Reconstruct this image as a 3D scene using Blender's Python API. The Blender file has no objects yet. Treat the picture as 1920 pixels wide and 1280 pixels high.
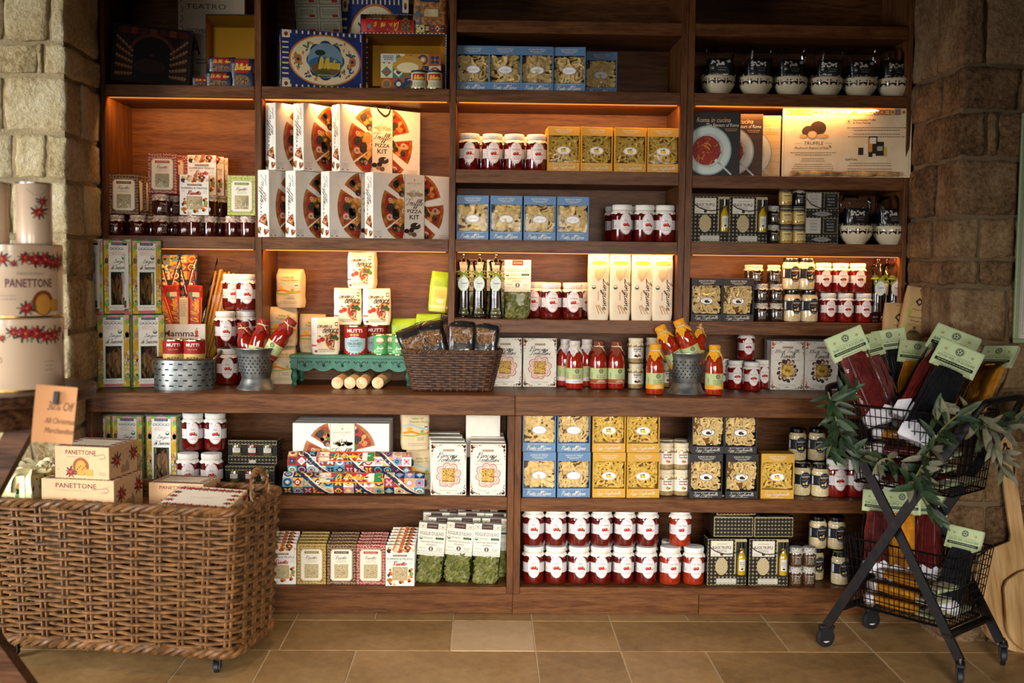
import bpy, bmesh, math, random
from mathutils import Vector, Matrix, noise
sin, cos, pi = math.sin, math.cos, math.pi
SC = bpy.context.scene
COL = SC.collection

# ------------------------------------------------------------------ camera
F = 2100.0
CAM = Vector((0, -4.0, 1.2216))
PITCH, YAW, ROLL = -.067425, .023281, .011606
_f = Vector((sin(YAW)*cos(PITCH), cos(YAW)*cos(PITCH), sin(PITCH)))
_r0 = Vector((cos(YAW), -sin(YAW), 0)); _u0 = _r0.cross(_f)
_r = cos(ROLL)*_r0 + sin(ROLL)*_u0; _u = -sin(ROLL)*_r0 + cos(ROLL)*_u0
cam = bpy.data.cameras.new('camera'); camo = bpy.data.objects.new('camera', cam)
COL.objects.link(camo); SC.camera = camo
camo.matrix_world = Matrix(((_r.x, _u.x, -_f.x, CAM.x), (_r.y, _u.y, -_f.y, CAM.y), (_r.z, _u.z, -_f.z, CAM.z), (0, 0, 0, 1)))
cam.sensor_width = 36; cam.lens = F/1920*36; cam.clip_start = .05
cam.dof.use_dof = True; cam.dof.focus_distance = 4.0; cam.dof.aperture_fstop = 2.8

def ray(px, py): return (px-960)/F*_r - (py-640)/F*_u + _f
def at(px, py, Y):
    v = ray(px, py); return CAM + v*((Y-CAM.y)/v.y)
def onz(px, py, Z):
    v = ray(px, py); return CAM + v*((Z-CAM.z)/v.z)
def X(px, Y, Z):
    "world x of picture column px on the line of depth Y and height Z"
    x = 0.
    for _ in range(6):
        d = Vector((x, Y, Z))-CAM
        x += (px-960-F*d.dot(_r)/d.dot(_f))*d.dot(_f)/F
    return x

# ------------------------------------------------------------------ world, lights, exposure
W = bpy.data.worlds.new('world'); SC.world = W; W.use_nodes = True
W.node_tree.nodes['Background'].inputs[0].default_value = (.75, .8, 1, 1)
W.node_tree.nodes['Background'].inputs[1].default_value = .002
SC.view_settings.view_transform = 'Standard'; SC.view_settings.look = 'None'
SC.view_settings.exposure = -.22; SC.view_settings.gamma = 1
SC.view_settings.use_curve_mapping = False

def area(name, loc, target, sx, sy, power, col, spread=180):
    l = bpy.data.lights.new(name, 'AREA'); l.shape = 'RECTANGLE'; l.size = sx; l.size_y = sy
    l.energy = power; l.color = col; l.spread = math.radians(spread)
    o = bpy.data.objects.new(name, l); COL.objects.link(o); o.location = loc
    o.rotation_euler = (Vector(target)-Vector(loc)).to_track_quat('-Z', 'Y').to_euler()
    return o
area('window_daylight', (-3.4, -2.9, .95), (.0, 0, .15), 1.5, 1.1, 30, (.97, .98, 1), 66)
area('pillar_fill_light', (-3.0, -1.9, 1.9), (-1.75, -.3, 1.45), .9, 1.2, 10, (1, .97, .9), 60)  # added fill that brightens the left pillar face; no window known here
area('front_fill_light', (.5, -5.2, 1.2), (.35, 0, -.05), 1.9, 1.0, 26, (1, .95, .89), 46)  # added frontal fill from behind the camera, not a known window
area('front_fill_light', (-1.9, -5.2, 1.2), (-1.0, 0, .1), 1.3, 1.0, 11, (1, .96, .91), 44)  # second added fill, brightens the left end and the box spines
def spot(name, loc, target, power, col, ang, blend=.6, r=.06):
    l = bpy.data.lights.new(name, 'SPOT'); l.energy = power; l.color = col; l.spot_size = math.radians(ang)
    l.spot_blend = blend; l.shadow_soft_size = r
    o = bpy.data.objects.new(name, l); COL.objects.link(o); o.location = loc
    o.rotation_euler = (Vector(target)-Vector(loc)).to_track_quat('-Z', 'Y').to_euler()
spot('ceiling_downlight', (-.3, -1.15, 2.9), (-.25, -.95, 0), 60, (1, .72, .42), 60, .8)

# ------------------------------------------------------------------ materials
def H(h):
    h = h.lstrip('#')
    return tuple((c/12.92 if c <= .04045 else ((c+.055)/1.055)**2.4) for c in (int(h[i:i+2], 16)/255 for i in (0, 2, 4)))
MATS = {}
def mat(key, hexc, rough=.55, metal=0, coat=0, var=.08, scale=90, bump=0, bscale=None, alpha=1, trans=0, ior=1.45, emit=0, spec=.5, hex2=None, stretch=None):
    if key in MATS: return MATS[key]
    m = bpy.data.materials.new(key); m.use_nodes = True; MATS[key] = m
    nt = m.node_tree; N = nt.nodes; L = nt.links
    b = N['Principled BSDF']
    c = H(hexc)
    b.inputs['Roughness'].default_value = rough; b.inputs['Metallic'].default_value = metal
    b.inputs['Coat Weight'].default_value = coat; b.inputs['Coat Roughness'].default_value = .06
    b.inputs['Alpha'].default_value = alpha; b.inputs['Transmission Weight'].default_value = trans
    b.inputs['IOR'].default_value = ior; b.inputs['Specular IOR Level'].default_value = spec
    b.inputs['Base Color'].default_value = (*c, 1)
    if emit:
        b.inputs['Emission Color'].default_value = (*c, 1); b.inputs['Emission Strength'].default_value = emit
    if var or hex2 or bump:
        tc = N.new('ShaderNodeTexCoord'); out = tc.outputs['Object']
        if stretch:
            mp = N.new('ShaderNodeMapping'); mp.inputs['Scale'].default_value = stretch
            L.new(out, mp.inputs[0]); out = mp.outputs[0]
        n = N.new('ShaderNodeTexNoise'); n.inputs['Scale'].default_value = scale; n.inputs['Detail'].default_value = 3
        L.new(out, n.inputs['Vector'])
        if var or hex2:
            r = N.new('ShaderNodeValToRGB')
            c2 = H(hex2) if hex2 else tuple(x*(1-2*var) for x in c)
            r.color_ramp.elements[0].position = .35; r.color_ramp.elements[1].position = .65
            r.color_ramp.elements[0].color = (*c2, 1); r.color_ramp.elements[1].color = (*c, 1)
            L.new(n.outputs['Fac'], r.inputs[0]); L.new(r.outputs[0], b.inputs['Base Color'])
        if bump:
            bn = n
            if bscale:
                bn = N.new('ShaderNodeTexNoise'); bn.inputs['Scale'].default_value = bscale; bn.inputs['Detail'].default_value = 4
                L.new(out, bn.inputs['Vector'])
            bp = N.new('ShaderNodeBump'); bp.inputs['Strength'].default_value = bump; bp.inputs['Distance'].default_value = .01
            L.new(bn.outputs['Fac'], bp.inputs['Height']); L.new(bp.outputs[0], b.inputs['Normal'])
    return m
def pm(h): return mat('print_'+h.lstrip('#'), h, rough=.6, var=.03, scale=40, spec=.3)

def wood(key, c1, c2, c3, axis, rough=.42, sc=1.0):
    "long grain along an axis: stretched noise warped into rings"
    m = bpy.data.materials.new(key); m.use_nodes = True; MATS[key] = m
    nt = m.node_tree; N = nt.nodes; L = nt.links; b = N['Principled BSDF']
    tc = N.new('ShaderNodeTexCoord'); mp = N.new('ShaderNodeMapping')
    s = [9*sc, 9*sc, 9*sc]; s[axis] = .9*sc; mp.inputs['Scale'].default_value = s
    oi = N.new('ShaderNodeObjectInfo'); mu = N.new('ShaderNodeVectorMath'); mu.operation = 'SCALE'; mu.inputs[0].default_value = (3.1, 5.7, 9.3)
    L.new(oi.outputs['Random'], mu.inputs['Scale'])
    ad = N.new('ShaderNodeVectorMath'); ad.operation = 'ADD'
    L.new(tc.outputs['Object'], ad.inputs[0]); L.new(mu.outputs[0], ad.inputs[1]); L.new(ad.outputs[0], mp.inputs[0])
    n1 = N.new('ShaderNodeTexNoise'); n1.inputs['Scale'].default_value = 1.3; n1.inputs['Detail'].default_value = 2; L.new(mp.outputs[0], n1.inputs['Vector'])
    ml = N.new('ShaderNodeMath'); ml.operation = 'MULTIPLY'; ml.inputs[1].default_value = 26; L.new(n1.outputs['Fac'], ml.inputs[0])
    sn = N.new('ShaderNodeMath'); sn.operation = 'SINE'; L.new(ml.outputs[0], sn.inputs[0])
    n2 = N.new('ShaderNodeTexNoise'); n2.inputs['Scale'].default_value = 14; n2.inputs['Detail'].default_value = 4; L.new(mp.outputs[0], n2.inputs['Vector'])
    m2 = N.new('ShaderNodeMath'); m2.operation = 'MULTIPLY_ADD'; m2.inputs[1].default_value = .14; L.new(sn.outputs[0], m2.inputs[0]); L.new(n2.outputs['Fac'], m2.inputs[2])
    r = N.new('ShaderNodeValToRGB'); e = r.color_ramp.elements
    e[0].position = .25; e[0].color = (*H(c1), 1); e[1].position = .75; e[1].color = (*H(c3), 1)
    k = e.new(.5); k.color = (*H(c2), 1)
    L.new(m2.outputs[0], r.inputs[0]); L.new(r.outputs[0], b.inputs['Base Color'])
    b.inputs['Roughness'].default_value = rough; b.inputs['Specular IOR Level'].default_value = .14
    bp = N.new('ShaderNodeBump'); bp.inputs['Strength'].default_value = .08; L.new(n2.outputs['Fac'], bp.inputs['Height']); L.new(bp.outputs[0], b.inputs['Normal'])
    return m
def rocky(key, c1, c2, c3, big, fine, bump, rough=.85, dist=.012):
    m = bpy.data.materials.new(key); m.use_nodes = True; MATS[key] = m
    nt = m.node_tree; N = nt.nodes; L = nt.links; b = N['Principled BSDF']
    tc = N.new('ShaderNodeTexCoord'); oi = N.new('ShaderNodeObjectInfo')
    a = N.new('ShaderNodeTexNoise'); a.inputs['Scale'].default_value = big; a.inputs['Detail'].default_value = 5
    c = N.new('ShaderNodeTexNoise'); c.inputs['Scale'].default_value = fine; c.inputs['Detail'].default_value = 6; c.inputs['Roughness'].default_value = .7
    L.new(tc.outputs['Object'], a.inputs['Vector']); L.new(tc.outputs['Object'], c.inputs['Vector'])
    mx = N.new('ShaderNodeMath'); mx.operation = 'MULTIPLY_ADD'; mx.inputs[1].default_value = .55; L.new(a.outputs['Fac'], mx.inputs[0])
    m3 = N.new('ShaderNodeMath'); m3.operation = 'MULTIPLY_ADD'; m3.inputs[1].default_value = .22; L.new(oi.outputs['Random'], m3.inputs[0])
    m4 = N.new('ShaderNodeMath'); m4.operation = 'MULTIPLY'; m4.inputs[1].default_value = .62; L.new(c.outputs['Fac'], m4.inputs[0]); L.new(m4.outputs[0], m3.inputs[2]); L.new(m3.outputs[0], mx.inputs[2])  # fine noise darkens the pits: their shade is put into the colour
    r = N.new('ShaderNodeValToRGB'); e = r.color_ramp.elements
    e[0].position = .5; e[0].color = (*H(c1), 1); e[1].position = .9; e[1].color = (*H(c3), 1); k = e.new(.68); k.color = (*H(c2), 1)
    L.new(mx.outputs[0], r.inputs[0]); L.new(r.outputs[0], b.inputs['Base Color'])
    b.inputs['Roughness'].default_value = rough; b.inputs['Specular IOR Level'].default_value = .3
    bp = N.new('ShaderNodeBump'); bp.inputs['Strength'].default_value = bump; bp.inputs['Distance'].default_value = dist
    L.new(c.outputs['Fac'], bp.inputs['Height']); L.new(bp.outputs[0], b.inputs['Normal'])
    return m
WX = wood('walnut_long', '#4a2912', '#5e391d', '#6c4525', 0, .4, 1.8)
WZ = wood('walnut_upright', '#4a2912', '#5c381d', '#6a4324', 2, .4, 1.8)
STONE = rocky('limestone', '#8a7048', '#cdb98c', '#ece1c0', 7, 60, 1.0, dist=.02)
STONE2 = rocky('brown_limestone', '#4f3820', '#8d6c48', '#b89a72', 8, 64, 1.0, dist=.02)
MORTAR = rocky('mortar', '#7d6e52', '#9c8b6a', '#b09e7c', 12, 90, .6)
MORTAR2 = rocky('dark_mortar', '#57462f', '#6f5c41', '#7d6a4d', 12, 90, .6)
TRAV = rocky('travertine', '#7d6038', '#97764a', '#b08d5e', 3.2, 22, .12, rough=.42, dist=.004)
GROUT = rocky('grout', '#b09a78', '#c4b08d', '#cdbb9a', 20, 120, .3)

# ------------------------------------------------------------------ mesh builder
class B:
    def __init__(s): s.v = []; s.f = []; s.m = []; s.sm = []; s.mats = []
    def mi(s, m):
        if isinstance(m, str): m = pm(m)
        if m not in s.mats: s.mats.append(m)
        return s.mats.index(m)
    def add(s, vs, fs, m, smooth=False, M=None):
        o = len(s.v); k = s.mi(m)
        s.v += [tuple(M @ Vector(p)) for p in vs] if M else [tuple(p) for p in vs]
        for f in fs: s.f.append([i+o for i in f]); s.m.append(k); s.sm.append(smooth)
        return s
    def box(s, x0, x1, y0, y1, z0, z1, m, M=None):
        v = [(x, y, z) for z in (z0, z1) for y in (y0, y1) for x in (x0, x1)]
        return s.add(v, [(0, 2, 3, 1), (4, 5, 7, 6), (0, 1, 5, 4), (2, 6, 7, 3), (0, 4, 6, 2), (1, 3, 7, 5)], m, False, M)
    def cbox(s, x0, x1, y0, y1, z0, z1, m, c=.002, M=None):
        "box with chamfered edges"
        vs = []; idx = {}
        X_ = ((x0, x0+c), (x1, x1-c)); Y_ = ((y0, y0+c), (y1, y1-c)); Z_ = ((z0, z0+c), (z1, z1-c))
        for i in (0, 1):
            for j in (0, 1):
                for k in (0, 1):
                    for a in range(3):
                        idx[i, j, k, a] = len(vs)
                        vs.append((X_[i][a != 0], Y_[j][a != 1], Z_[k][a != 2]))
        fs = []
        for a in range(3):
            for e in (0, 1):
                q = []
                for (p, r) in ((0, 0), (1, 0), (1, 1), (0, 1)):
                    t = [0, 0, 0]; t[a] = e; o = [n for n in range(3) if n != a]; t[o[0]] = p; t[o[1]] = r
                    q.append(idx[(*t, a)])
                fs.append(q)
        for a in range(3):
            o = [n for n in range(3) if n != a]
            for p in (0, 1):
                for r in (0, 1):
                    t0 = [0, 0, 0]; t0[o[0]] = p; t0[o[1]] = r; t1 = t0[:]; t1[a] = 1
                    fs.append([idx[(*t0, o[0])], idx[(*t1, o[0])], idx[(*t1, o[1])], idx[(*t0, o[1])]])
        for i in (0, 1):
            for j in (0, 1):
                for k in (0, 1): fs.append([idx[i, j, k, a] for a in range(3)])
        bm = bmesh.new(); bv = [bm.verts.new(p) for p in vs]
        for f in fs: bm.faces.new([bv[i] for i in f])
        bmesh.ops.recalc_face_normals(bm, faces=bm.faces); bm.verts.index_update()
        fs = [[v.index for v in f.verts] for f in bm.faces]; bm.free()
        return s.add(vs, fs, m, False, M)
    def lathe(s, prof, n, m, c=(0, 0), wob=None, M=None):
        vs = []; fs = []; k = len(prof)
        for i in range(n):
            a = 2*pi*i/n
            for j, (r, z) in enumerate(prof):
                dr, dz = wob(a, j, r, z) if wob else (0, 0)
                vs.append((c[0]+(r+dr)*cos(a), c[1]+(r+dr)*sin(a), z+dz))
        for i in range(n):
            for j in range(k-1):
                a, b_ = i*k+j, ((i+1) % n)*k+j
                if prof[j][0] < 1e-6: fs.append((a, b_+1, a+1))
                elif prof[j+1][0] < 1e-6: fs.append((a, b_, a+1))
                else: fs.append((a, b_, b_+1, a+1))
        return s.add(vs, fs, m, True, M)
    def tube(s, pts, r, n, m, cap=True, M=None, closed=False):
        pts = [Vector(p) for p in pts]; L_ = len(pts); vs = []; fs = []
        up = None
        for i, p in enumerate(pts):
            if closed: t = pts[(i+1) % L_]-pts[i-1]
            else: t = pts[min(i+1, L_-1)]-pts[max(i-1, 0)]
            if t.length < 1e-9: t = Vector((0, 0, 1))
            t.normalize()
            if up is None: up = Vector((0, 0, 1)) if abs(t.z) < .9 else Vector((1, 0, 0))
            a = up-t*up.dot(t)
            if a.length < 1e-6: a = t.orthogonal()
            a.normalize(); b_ = t.cross(a); up = a
            rr = r[i] if isinstance(r, (list, tuple)) else r
            for k in range(n): vs.append(p+rr*(cos(2*pi*k/n)*a+sin(2*pi*k/n)*b_))
        for i in range(L_ if closed else L_-1):
            j = (i+1) % L_
            for k in range(n): fs.append((i*n+k, i*n+(k+1) % n, j*n+(k+1) % n, j*n+k))
        if cap and not closed:
            fs.append(tuple(range(n))[::-1]); fs.append(tuple(range((L_-1)*n, L_*n)))
        return s.add(vs, fs, m, True, M)
    def grid(s, fn, nu, nv, m, smooth=True, wrap=False):
        vs = [fn(i/nu, j/nv) for j in range(nv+1) for i in range(nu+1)]; w = nu+1
        fs = [(j*w+i, j*w+i+1, (j+1)*w+i+1, (j+1)*w+i) for j in range(nv) for i in range(nu)]
        return s.add(vs, fs, m, smooth)
    def ribbon(s, pts, wdt, m, nrm=(0, -1, 0)):
        "flat strip along a path"
        vs = []; fs = []; n = len(pts); nrm = Vector(nrm)
        for i, p in enumerate(pts):
            t = Vector(pts[min(i+1, n-1)])-Vector(pts[max(i-1, 0)])
            d = t.cross(nrm)
            if d.length < 1e-8: d = Vector((1, 0, 0))
            d.normalize(); vs += [Vector(p)-d*wdt/2, Vector(p)+d*wdt/2]
        for i in range(n-1): fs.append((2*i, 2*i+1, 2*i+3, 2*i+2))
        return s.add(vs, fs, m, True)
    def mesh(s, name):
        me = bpy.data.meshes.new(name); me.from_pydata(s.v, [], s.f)
        for m in s.mats: me.materials.append(m)
        me.polygons.foreach_set('material_index', s.m); me.polygons.foreach_set('use_smooth', s.sm)
        me.update()
        if any(s.sm): me.set_sharp_from_angle(angle=.75)
        return me

# ------------------------------------------------------------------ flat print (2-D art laid on a surface)
TXT = {}
def text_mesh(t, shear, bold):
    k = (t, shear, bold)
    if k not in TXT:
        cu = bpy.data.curves.new('t', 'FONT'); cu.body = t; cu.size = 1; cu.shear = shear; cu.offset = bold; cu.resolution_u = 2
        o = bpy.data.objects.new('t', cu); me = bpy.data.meshes.new_from_object(o)
        vs = [(v.co.x, v.co.y) for v in me.vertices]; fs = [tuple(p.vertices) for p in me.polygons]
        bpy.data.objects.remove(o); bpy.data.curves.remove(cu); bpy.data.meshes.remove(me)
        x0, x1 = min(v[0] for v in vs), max(v[0] for v in vs); y0, y1 = min(v[1] for v in vs), max(v[1] for v in vs)
        TXT[k] = ([((x-x0)/(x1-x0)-.5, (y-y0)/(y1-y0)-.5) for x, y in vs], fs)
    return TXT[k]
GL = {  # a hand-written stroke alphabet: advance, strokes (x-height 1)
 'a': (.95, [[(.75, .85), (.4, 1), (.1, .55), (.25, .05), (.6, .25), (.78, .95), (.75, .2), (.95, .1)]]),
 'c': (.75, [[(.65, .8), (.4, 1), (.1, .5), (.3, .02), (.75, .2)]]),
 'd': (1., [[(.7, .85), (.4, 1), (.1, .5), (.25, .02), (.6, .25), (.95, 2)], [(.84, 1.2), (.75, .2), (1, .1)]]),
 'e': (.75, [[(.1, .4), (.5, .6), (.5, .95), (.2, .85), (.1, .35), (.35, 0), (.78, .2)]]),
 'f': (.6, [[(0, .2), (.4, 1), (.75, 1.9), (.5, 2.05), (.35, 1.3), (.1, -.8), (-.1, -.85), (.1, -.2), (.65, .15)]]),
 'g': (.9, [[(.7, .85), (.4, 1), (.1, .5), (.3, .05), (.65, .4), (.75, .95), (.55, -.6), (.2, -.9), (.1, -.6), (.95, .1)]]),
 'h': (.95, [[(0, .2), (.5, 1.7), (.4, 2), (.25, 1.5), (.1, 0), (.4, .9), (.65, .9), (.6, .2), (.95, .1)]]),
 'i': (.45, [[(0, .2), (.28, 1), (.2, .2), (.45, .1)], [(.36, 1.4), (.4, 1.52)]]),
 'k': (.85, [[(0, .2), (.45, 2), (.12, 0), (.3, .6), (.6, 1), (.35, .5), (.85, .1)]]),
 'l': (.5, [[(0, .2), (.5, 1.6), (.45, 2.05), (.25, 1.6), (.15, .2), (.5, .1)]]),
 'm': (1.3, [[(0, .7), (.18, 1), (.1, 0), (.35, .9), (.55, .9), (.5, 0), (.75, .9), (1, .9), (.95, .2), (1.3, .1)]]),
 'n': (.95, [[(0, .7), (.18, 1), (.1, 0), (.4, .9), (.65, .95), (.6, .2), (.95, .1)]]),
 'o': (.85, [[(.45, 1), (.1, .6), (.25, .02), (.65, .3), (.5, 1), (.85, .85)]]),
 'p': (.9, [[(0, .6), (.2, 1), (0, -.9), (.25, .8), (.6, 1), (.7, .5), (.4, 0), (.2, .2), (.9, .15)]]),
 'r': (.65, [[(0, .3), (.2, 1.05), (.3, .85), (.55, .9), (.4, .2), (.65, .1)]]),
 's': (.6, [[(0, .1), (.4, 1.05), (.5, .3), (.2, 0), (.1, .15), (.6, .1)]]),
 't': (.5, [[(0, .3), (.4, 1.7), (.2, .2), (.5, .1)], [(.02, 1.15), (.6, 1.2)]]),
 'u': (.95, [[(0, .6), (.2, 1), (.15, .2), (.35, 0), (.65, .4), (.75, 1), (.7, .2), (.95, .1)]]),
 'v': (.8, [[(0, .7), (.15, 1), (.3, .05), (.65, .9), (.85, .9)]]),
 'B': (1.1, [[(.35, 1.9), (.1, 0)], [(0, 1.5), (.5, 2.05), (.95, 1.7), (.4, 1.05), (.9, .6), (.5, 0), (.1, .2)]]),
 'E': (1., [[(.9, 1.8), (.5, 2.05), (.25, 1.6), (.6, 1.15), (.2, .9), (.05, .3), (.5, -.02), (1, .4)]]),
 'F': (1.1, [[(-.2, 1.6), (0, 2), (.8, 1.95), (1.3, 2.2)], [(.7, 2), (.45, .3), (.1, 0)], [(.3, 1.1), (.9, 1.15)]]),
 'L': (1.1, [[(.2, 1.4), (.6, 2.1), (.78, 1.8), (.3, .2), (0, 0), (.2, .25), (.6, 0), (1.1, .2)]]),
 'M': (1.5, [[(0, 0), (.4, 2), (.6, .2), (1.1, 2), (1.1, .2), (1.5, .1)]]),
 'P': (1., [[(.35, 1.9), (.1, 0)], [(0, 1.5), (.5, 2.05), (1, 1.7), (.7, 1.1), (.3, 1.)]]),
 'R': (1.1, [[(.35, 1.9), (.1, 0)], [(0, 1.5), (.5, 2.05), (1, 1.7), (.7, 1.1), (.3, 1.), (.7, .4), (1.1, .1)]]),
 'S': (1., [[(.9, 1.8), (.6, 2.1), (.35, 1.6), (.75, .7), (.4, 0), (.05, .3)]]),
 'T': (1.05, [[(-.3, 1.5), (-.1, 2), (.8, 1.95), (1.5, 2.25)], [(.75, 2), (.5, .3), (.2, 0), (0, .3)]]),
 'U': (1.2, [[(0, 1.7), (.3, 2), (.2, .6), (.5, 0), (.85, .7), (1, 2), (.95, .3), (1.2, .1)]]),
 'D': (1.2, [[(.4, 1.9), (.15, .1), (.7, .1), (1.1, 1), (.7, 1.95), (.1, 1.6)]]),
 ' ': (.6, []), "'": (.25, [[(.1, 1.9), (.05, 1.5)]]),
}
def smooth_path(p, k=4):
    if len(p) < 3: return p
    o = []
    for i in range(len(p)-1):
        a, b_, c, d = p[max(i-1, 0)], p[i], p[i+1], p[min(i+2, len(p)-1)]
        for j in range(k):
            t = j/k
            o.append(tuple(.5*((2*b_[n])+(-a[n]+c[n])*t+(2*a[n]-5*b_[n]+4*c[n]-d[n])*t*t+(-a[n]+3*b_[n]-3*c[n]+d[n])*t**3) for n in range(len(b_))))
    o.append(tuple(p[-1])); return o
class Art:
    def __init__(s): s.i = []
    def q(s, vs, fs, m, l): s.i.append((vs, fs, m, l)); return s
    def rect(s, x0, y0, x1, y1, m, l=1, n=1):
        vs = [(x0+(x1-x0)*i/n, y) for y in (y0, y1) for i in range(n+1)]
        return s.q(vs, [(i, i+1, n+2+i, n+1+i) for i in range(n)], m, l)
    def frame(s, x0, y0, x1, y1, a0, b0, a1, b1, m, l=1):
        s.rect(x0, y0, x1, b0, m, l); s.rect(x0, b1, x1, y1, m, l); s.rect(x0, b0, a0, b1, m, l); return s.rect(a1, b0, x1, b1, m, l)
    def border(s, x0, y0, x1, y1, t, m, l=1): return s.frame(x0, y0, x1, y1, x0+t, y0+t, x1-t, y1-t, m, l)
    def ell(s, cx, cy, a, b, m, l=1, n=12, rot=0):
        vs = []
        for i in range(n+1):
            t = -cos(pi*i/n); h = sin(pi*i/n)
            vs += [(t*a, -h*b), (t*a, h*b)]
        c, d = cos(rot), sin(rot)
        vs = [(cx+x*c-y*d, cy+x*d+y*c) for x, y in vs]
        return s.q(vs, [(2*i, 2*i+2, 2*i+3, 2*i+1) for i in range(n)], m, l)
    def ring(s, cx, cy, a, b, t, m, l=1, n=20, a0=0, a1=2*pi):
        vs = []
        for i in range(n+1):
            g = a0+(a1-a0)*i/n; vs += [(cx+(a-t)*cos(g), cy+(b-t)*sin(g)), (cx+a*cos(g), cy+b*sin(g))]
        return s.q(vs, [(2*i, 2*i+1, 2*i+3, 2*i+2) for i in range(n)], m, l)
    def poly(s, pts, m, l=1): return s.q(list(pts), [tuple(range(len(pts)))], m, l)
    def sector(s, cx, cy, r, a0, a1, m, l=1, n=8):
        return s.poly([(cx, cy)]+[(cx+r*cos(a0+(a1-a0)*i/n), cy+r*sin(a0+(a1-a0)*i/n)) for i in range(n+1)], m, l)
    def text(s, t, cx, cy, w, h, m, l=2, shear=0, bold=0, rot=0):
        vs, fs = text_mesh(t, shear, bold); c, d = cos(rot), sin(rot)
        return s.q([(cx+x*w*c-y*h*d, cy+x*w*d+y*h*c) for x, y in vs], fs, m, l)
    def line(s, pts, th, m, l=1, sm=True, cal=0):
        p = smooth_path(pts) if sm else pts; n = len(p); vs = []
        for i in range(n):
            a, b_ = p[max(i-1, 0)], p[min(i+1, n-1)]; dx, dy = b_[0]-a[0], b_[1]-a[1]; d = math.hypot(dx, dy) or 1
            t = th*(1 if not cal else .45+.8*abs(dy)/d)/2
            vs += [(p[i][0]-dy/d*t, p[i][1]+dx/d*t), (p[i][0]+dy/d*t, p[i][1]-dx/d*t)]
        return s.q(vs, [(2*i, 2*i+1, 2*i+3, 2*i+2) for i in range(n-1)], m, l)
    def script(s, t, cx, cy, w, h, m, l=2, th=.2, shear=.3, rot=0):
        st = []; x = 0
        for ch in t:
            adv, ss = GL.get(ch, GL['o'])
            for k in ss: st.append([(x+a+shear*b_, b_) for a, b_ in k])
            x += adv
        xs = [p[0] for k in st for p in k]; ys = [p[1] for k in st for p in k]
        x0, x1, y0, y1 = min(xs), max(xs), min(ys), max(ys); sx, sy = w/(x1-x0), h/(y1-y0); c, d = cos(rot), sin(rot)
        for k in st:
            pts = [((a-(x0+x1)/2)*sx, (b_-(y0+y1)/2)*sy) for a, b_ in k]
            s.line([(cx+a*c-b_*d, cy+a*d+b_*c) for a, b_ in pts], th*sy, m, l, True, 1)
        return s
    def lines(s, cx, cy, w, dy, n, m, l=2, th=.0016, seed=0):
        "rows of print too small to read"
        r = random.Random(seed)
        for i in range(n):
            ww = w*r.uniform(.7, 1); x = cx-ww/2; y = cy-i*dy
            while x < cx+ww/2-.002:
                k = min(r.uniform(.003, .009), cx+ww/2-x); s.rect(x, y-th/2, x+k, y+th/2, m, l); x += k+.0016
        return s
    def put(s, b, fn):
        for vs, fs, m, l in s.i: b.add([fn(x, y, l) for x, y in vs], fs, m)
        return b
EPS = .00035
def front(y): return lambda u, v, l: (u, y-l*EPS, v)                      # faces -y
def right_side(x): return lambda u, v, l: (x+l*EPS, u, v)                 # faces +x, u runs along +y
def left_side(x): return lambda u, v, l: (x-l*EPS, -u, v)                 # faces -x
def topside(z): return lambda u, v, l: (u, v, z+l*EPS)
def cyl(R, z0=0): return lambda u, v, l: ((R+l*EPS)*sin(u/R), -(R+l*EPS)*cos(u/R), v+z0)

# ------------------------------------------------------------------ objects
LABELS = {}
def tag(o, label, cat, group=None, kind=None):
    if label: o['label'] = label; LABELS.setdefault(label, []).append(group)
    if cat: o['category'] = cat
    if group: o['group'] = group
    if kind: o['kind'] = kind
    return o
def obj(name, me, parent=None, M=None):
    if isinstance(me, B): me = me.mesh(name)
    o = bpy.data.objects.new(name, me); COL.objects.link(o)
    if parent: o.parent = parent
    if M is not None: o.matrix_local = M
    return o
def empty(name, M=None):
    o = bpy.data.objects.new(name, None); COL.objects.link(o); o.empty_display_size = .03
    if M is not None: o.matrix_local = M
    return o
def TR(x, y, z, rz=0, rx=0, ry=0, s=1):
    return Matrix.Translation((x, y, z)) @ Matrix.Rotation(rz, 4, 'Z') @ Matrix.Rotation(ry, 4, 'Y') @ Matrix.Rotation(rx, 4, 'X') @ Matrix.Scale(s, 4)
KIND = {}
def kind(key, name, cat, parts):
    "parts: (part name, builder or mesh, index of parent part or -1)"
    KIND[key] = (name, cat, [(n, p.mesh(n) if isinstance(p, B) else p, k) for n, p, k in parts])
def put(key, M, label, group=None, skip=()):
    name, cat, parts = KIND[key]
    if len(parts) == 1:
        return tag(obj(name, parts[0][1], None, M), label, cat, group)
    r = tag(empty(name, M), label, cat, group); os = []
    for n, me, k in parts:
        if n in skip: os.append(None); continue
        os.append(obj(n, me, r if k < 0 else os[k]))
        if n.startswith('printed_') and 'cake' in name: os[-1]['kind'] = 'stuff'
    return r
ORD = ['first', 'second', 'third', 'fourth', 'fifth', 'sixth', 'seventh', 'eighth', 'ninth', 'tenth', 'eleventh', 'twelfth']
def row(key, pxs, Y, Z, label, group=None, rz=0, jit=0, seed=1, ref=None, drz=0):
    "a row of like products at picture columns pxs, standing at height Z, front to depth Y"
    r = random.Random(seed); n = len(pxs); out = []
    for i, p in enumerate(pxs):
        o = ORD[i] if n > 2 else ('left' if i == 0 else 'right')
        lb = label.replace('{o}', o).replace('{s}', 'left' if i == 0 else 'right')
        a = rz[i] if isinstance(rz, (list, tuple)) else rz+r.uniform(-jit, jit)
        k = key[i] if isinstance(key, (list, tuple)) else key
        lb = lb.replace('{c}', k.rstrip('0123456789'))
        out.append(put(k, TR(X(p, Y, Z+.05), Y, Z, a), lb, group))
    return out
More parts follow.
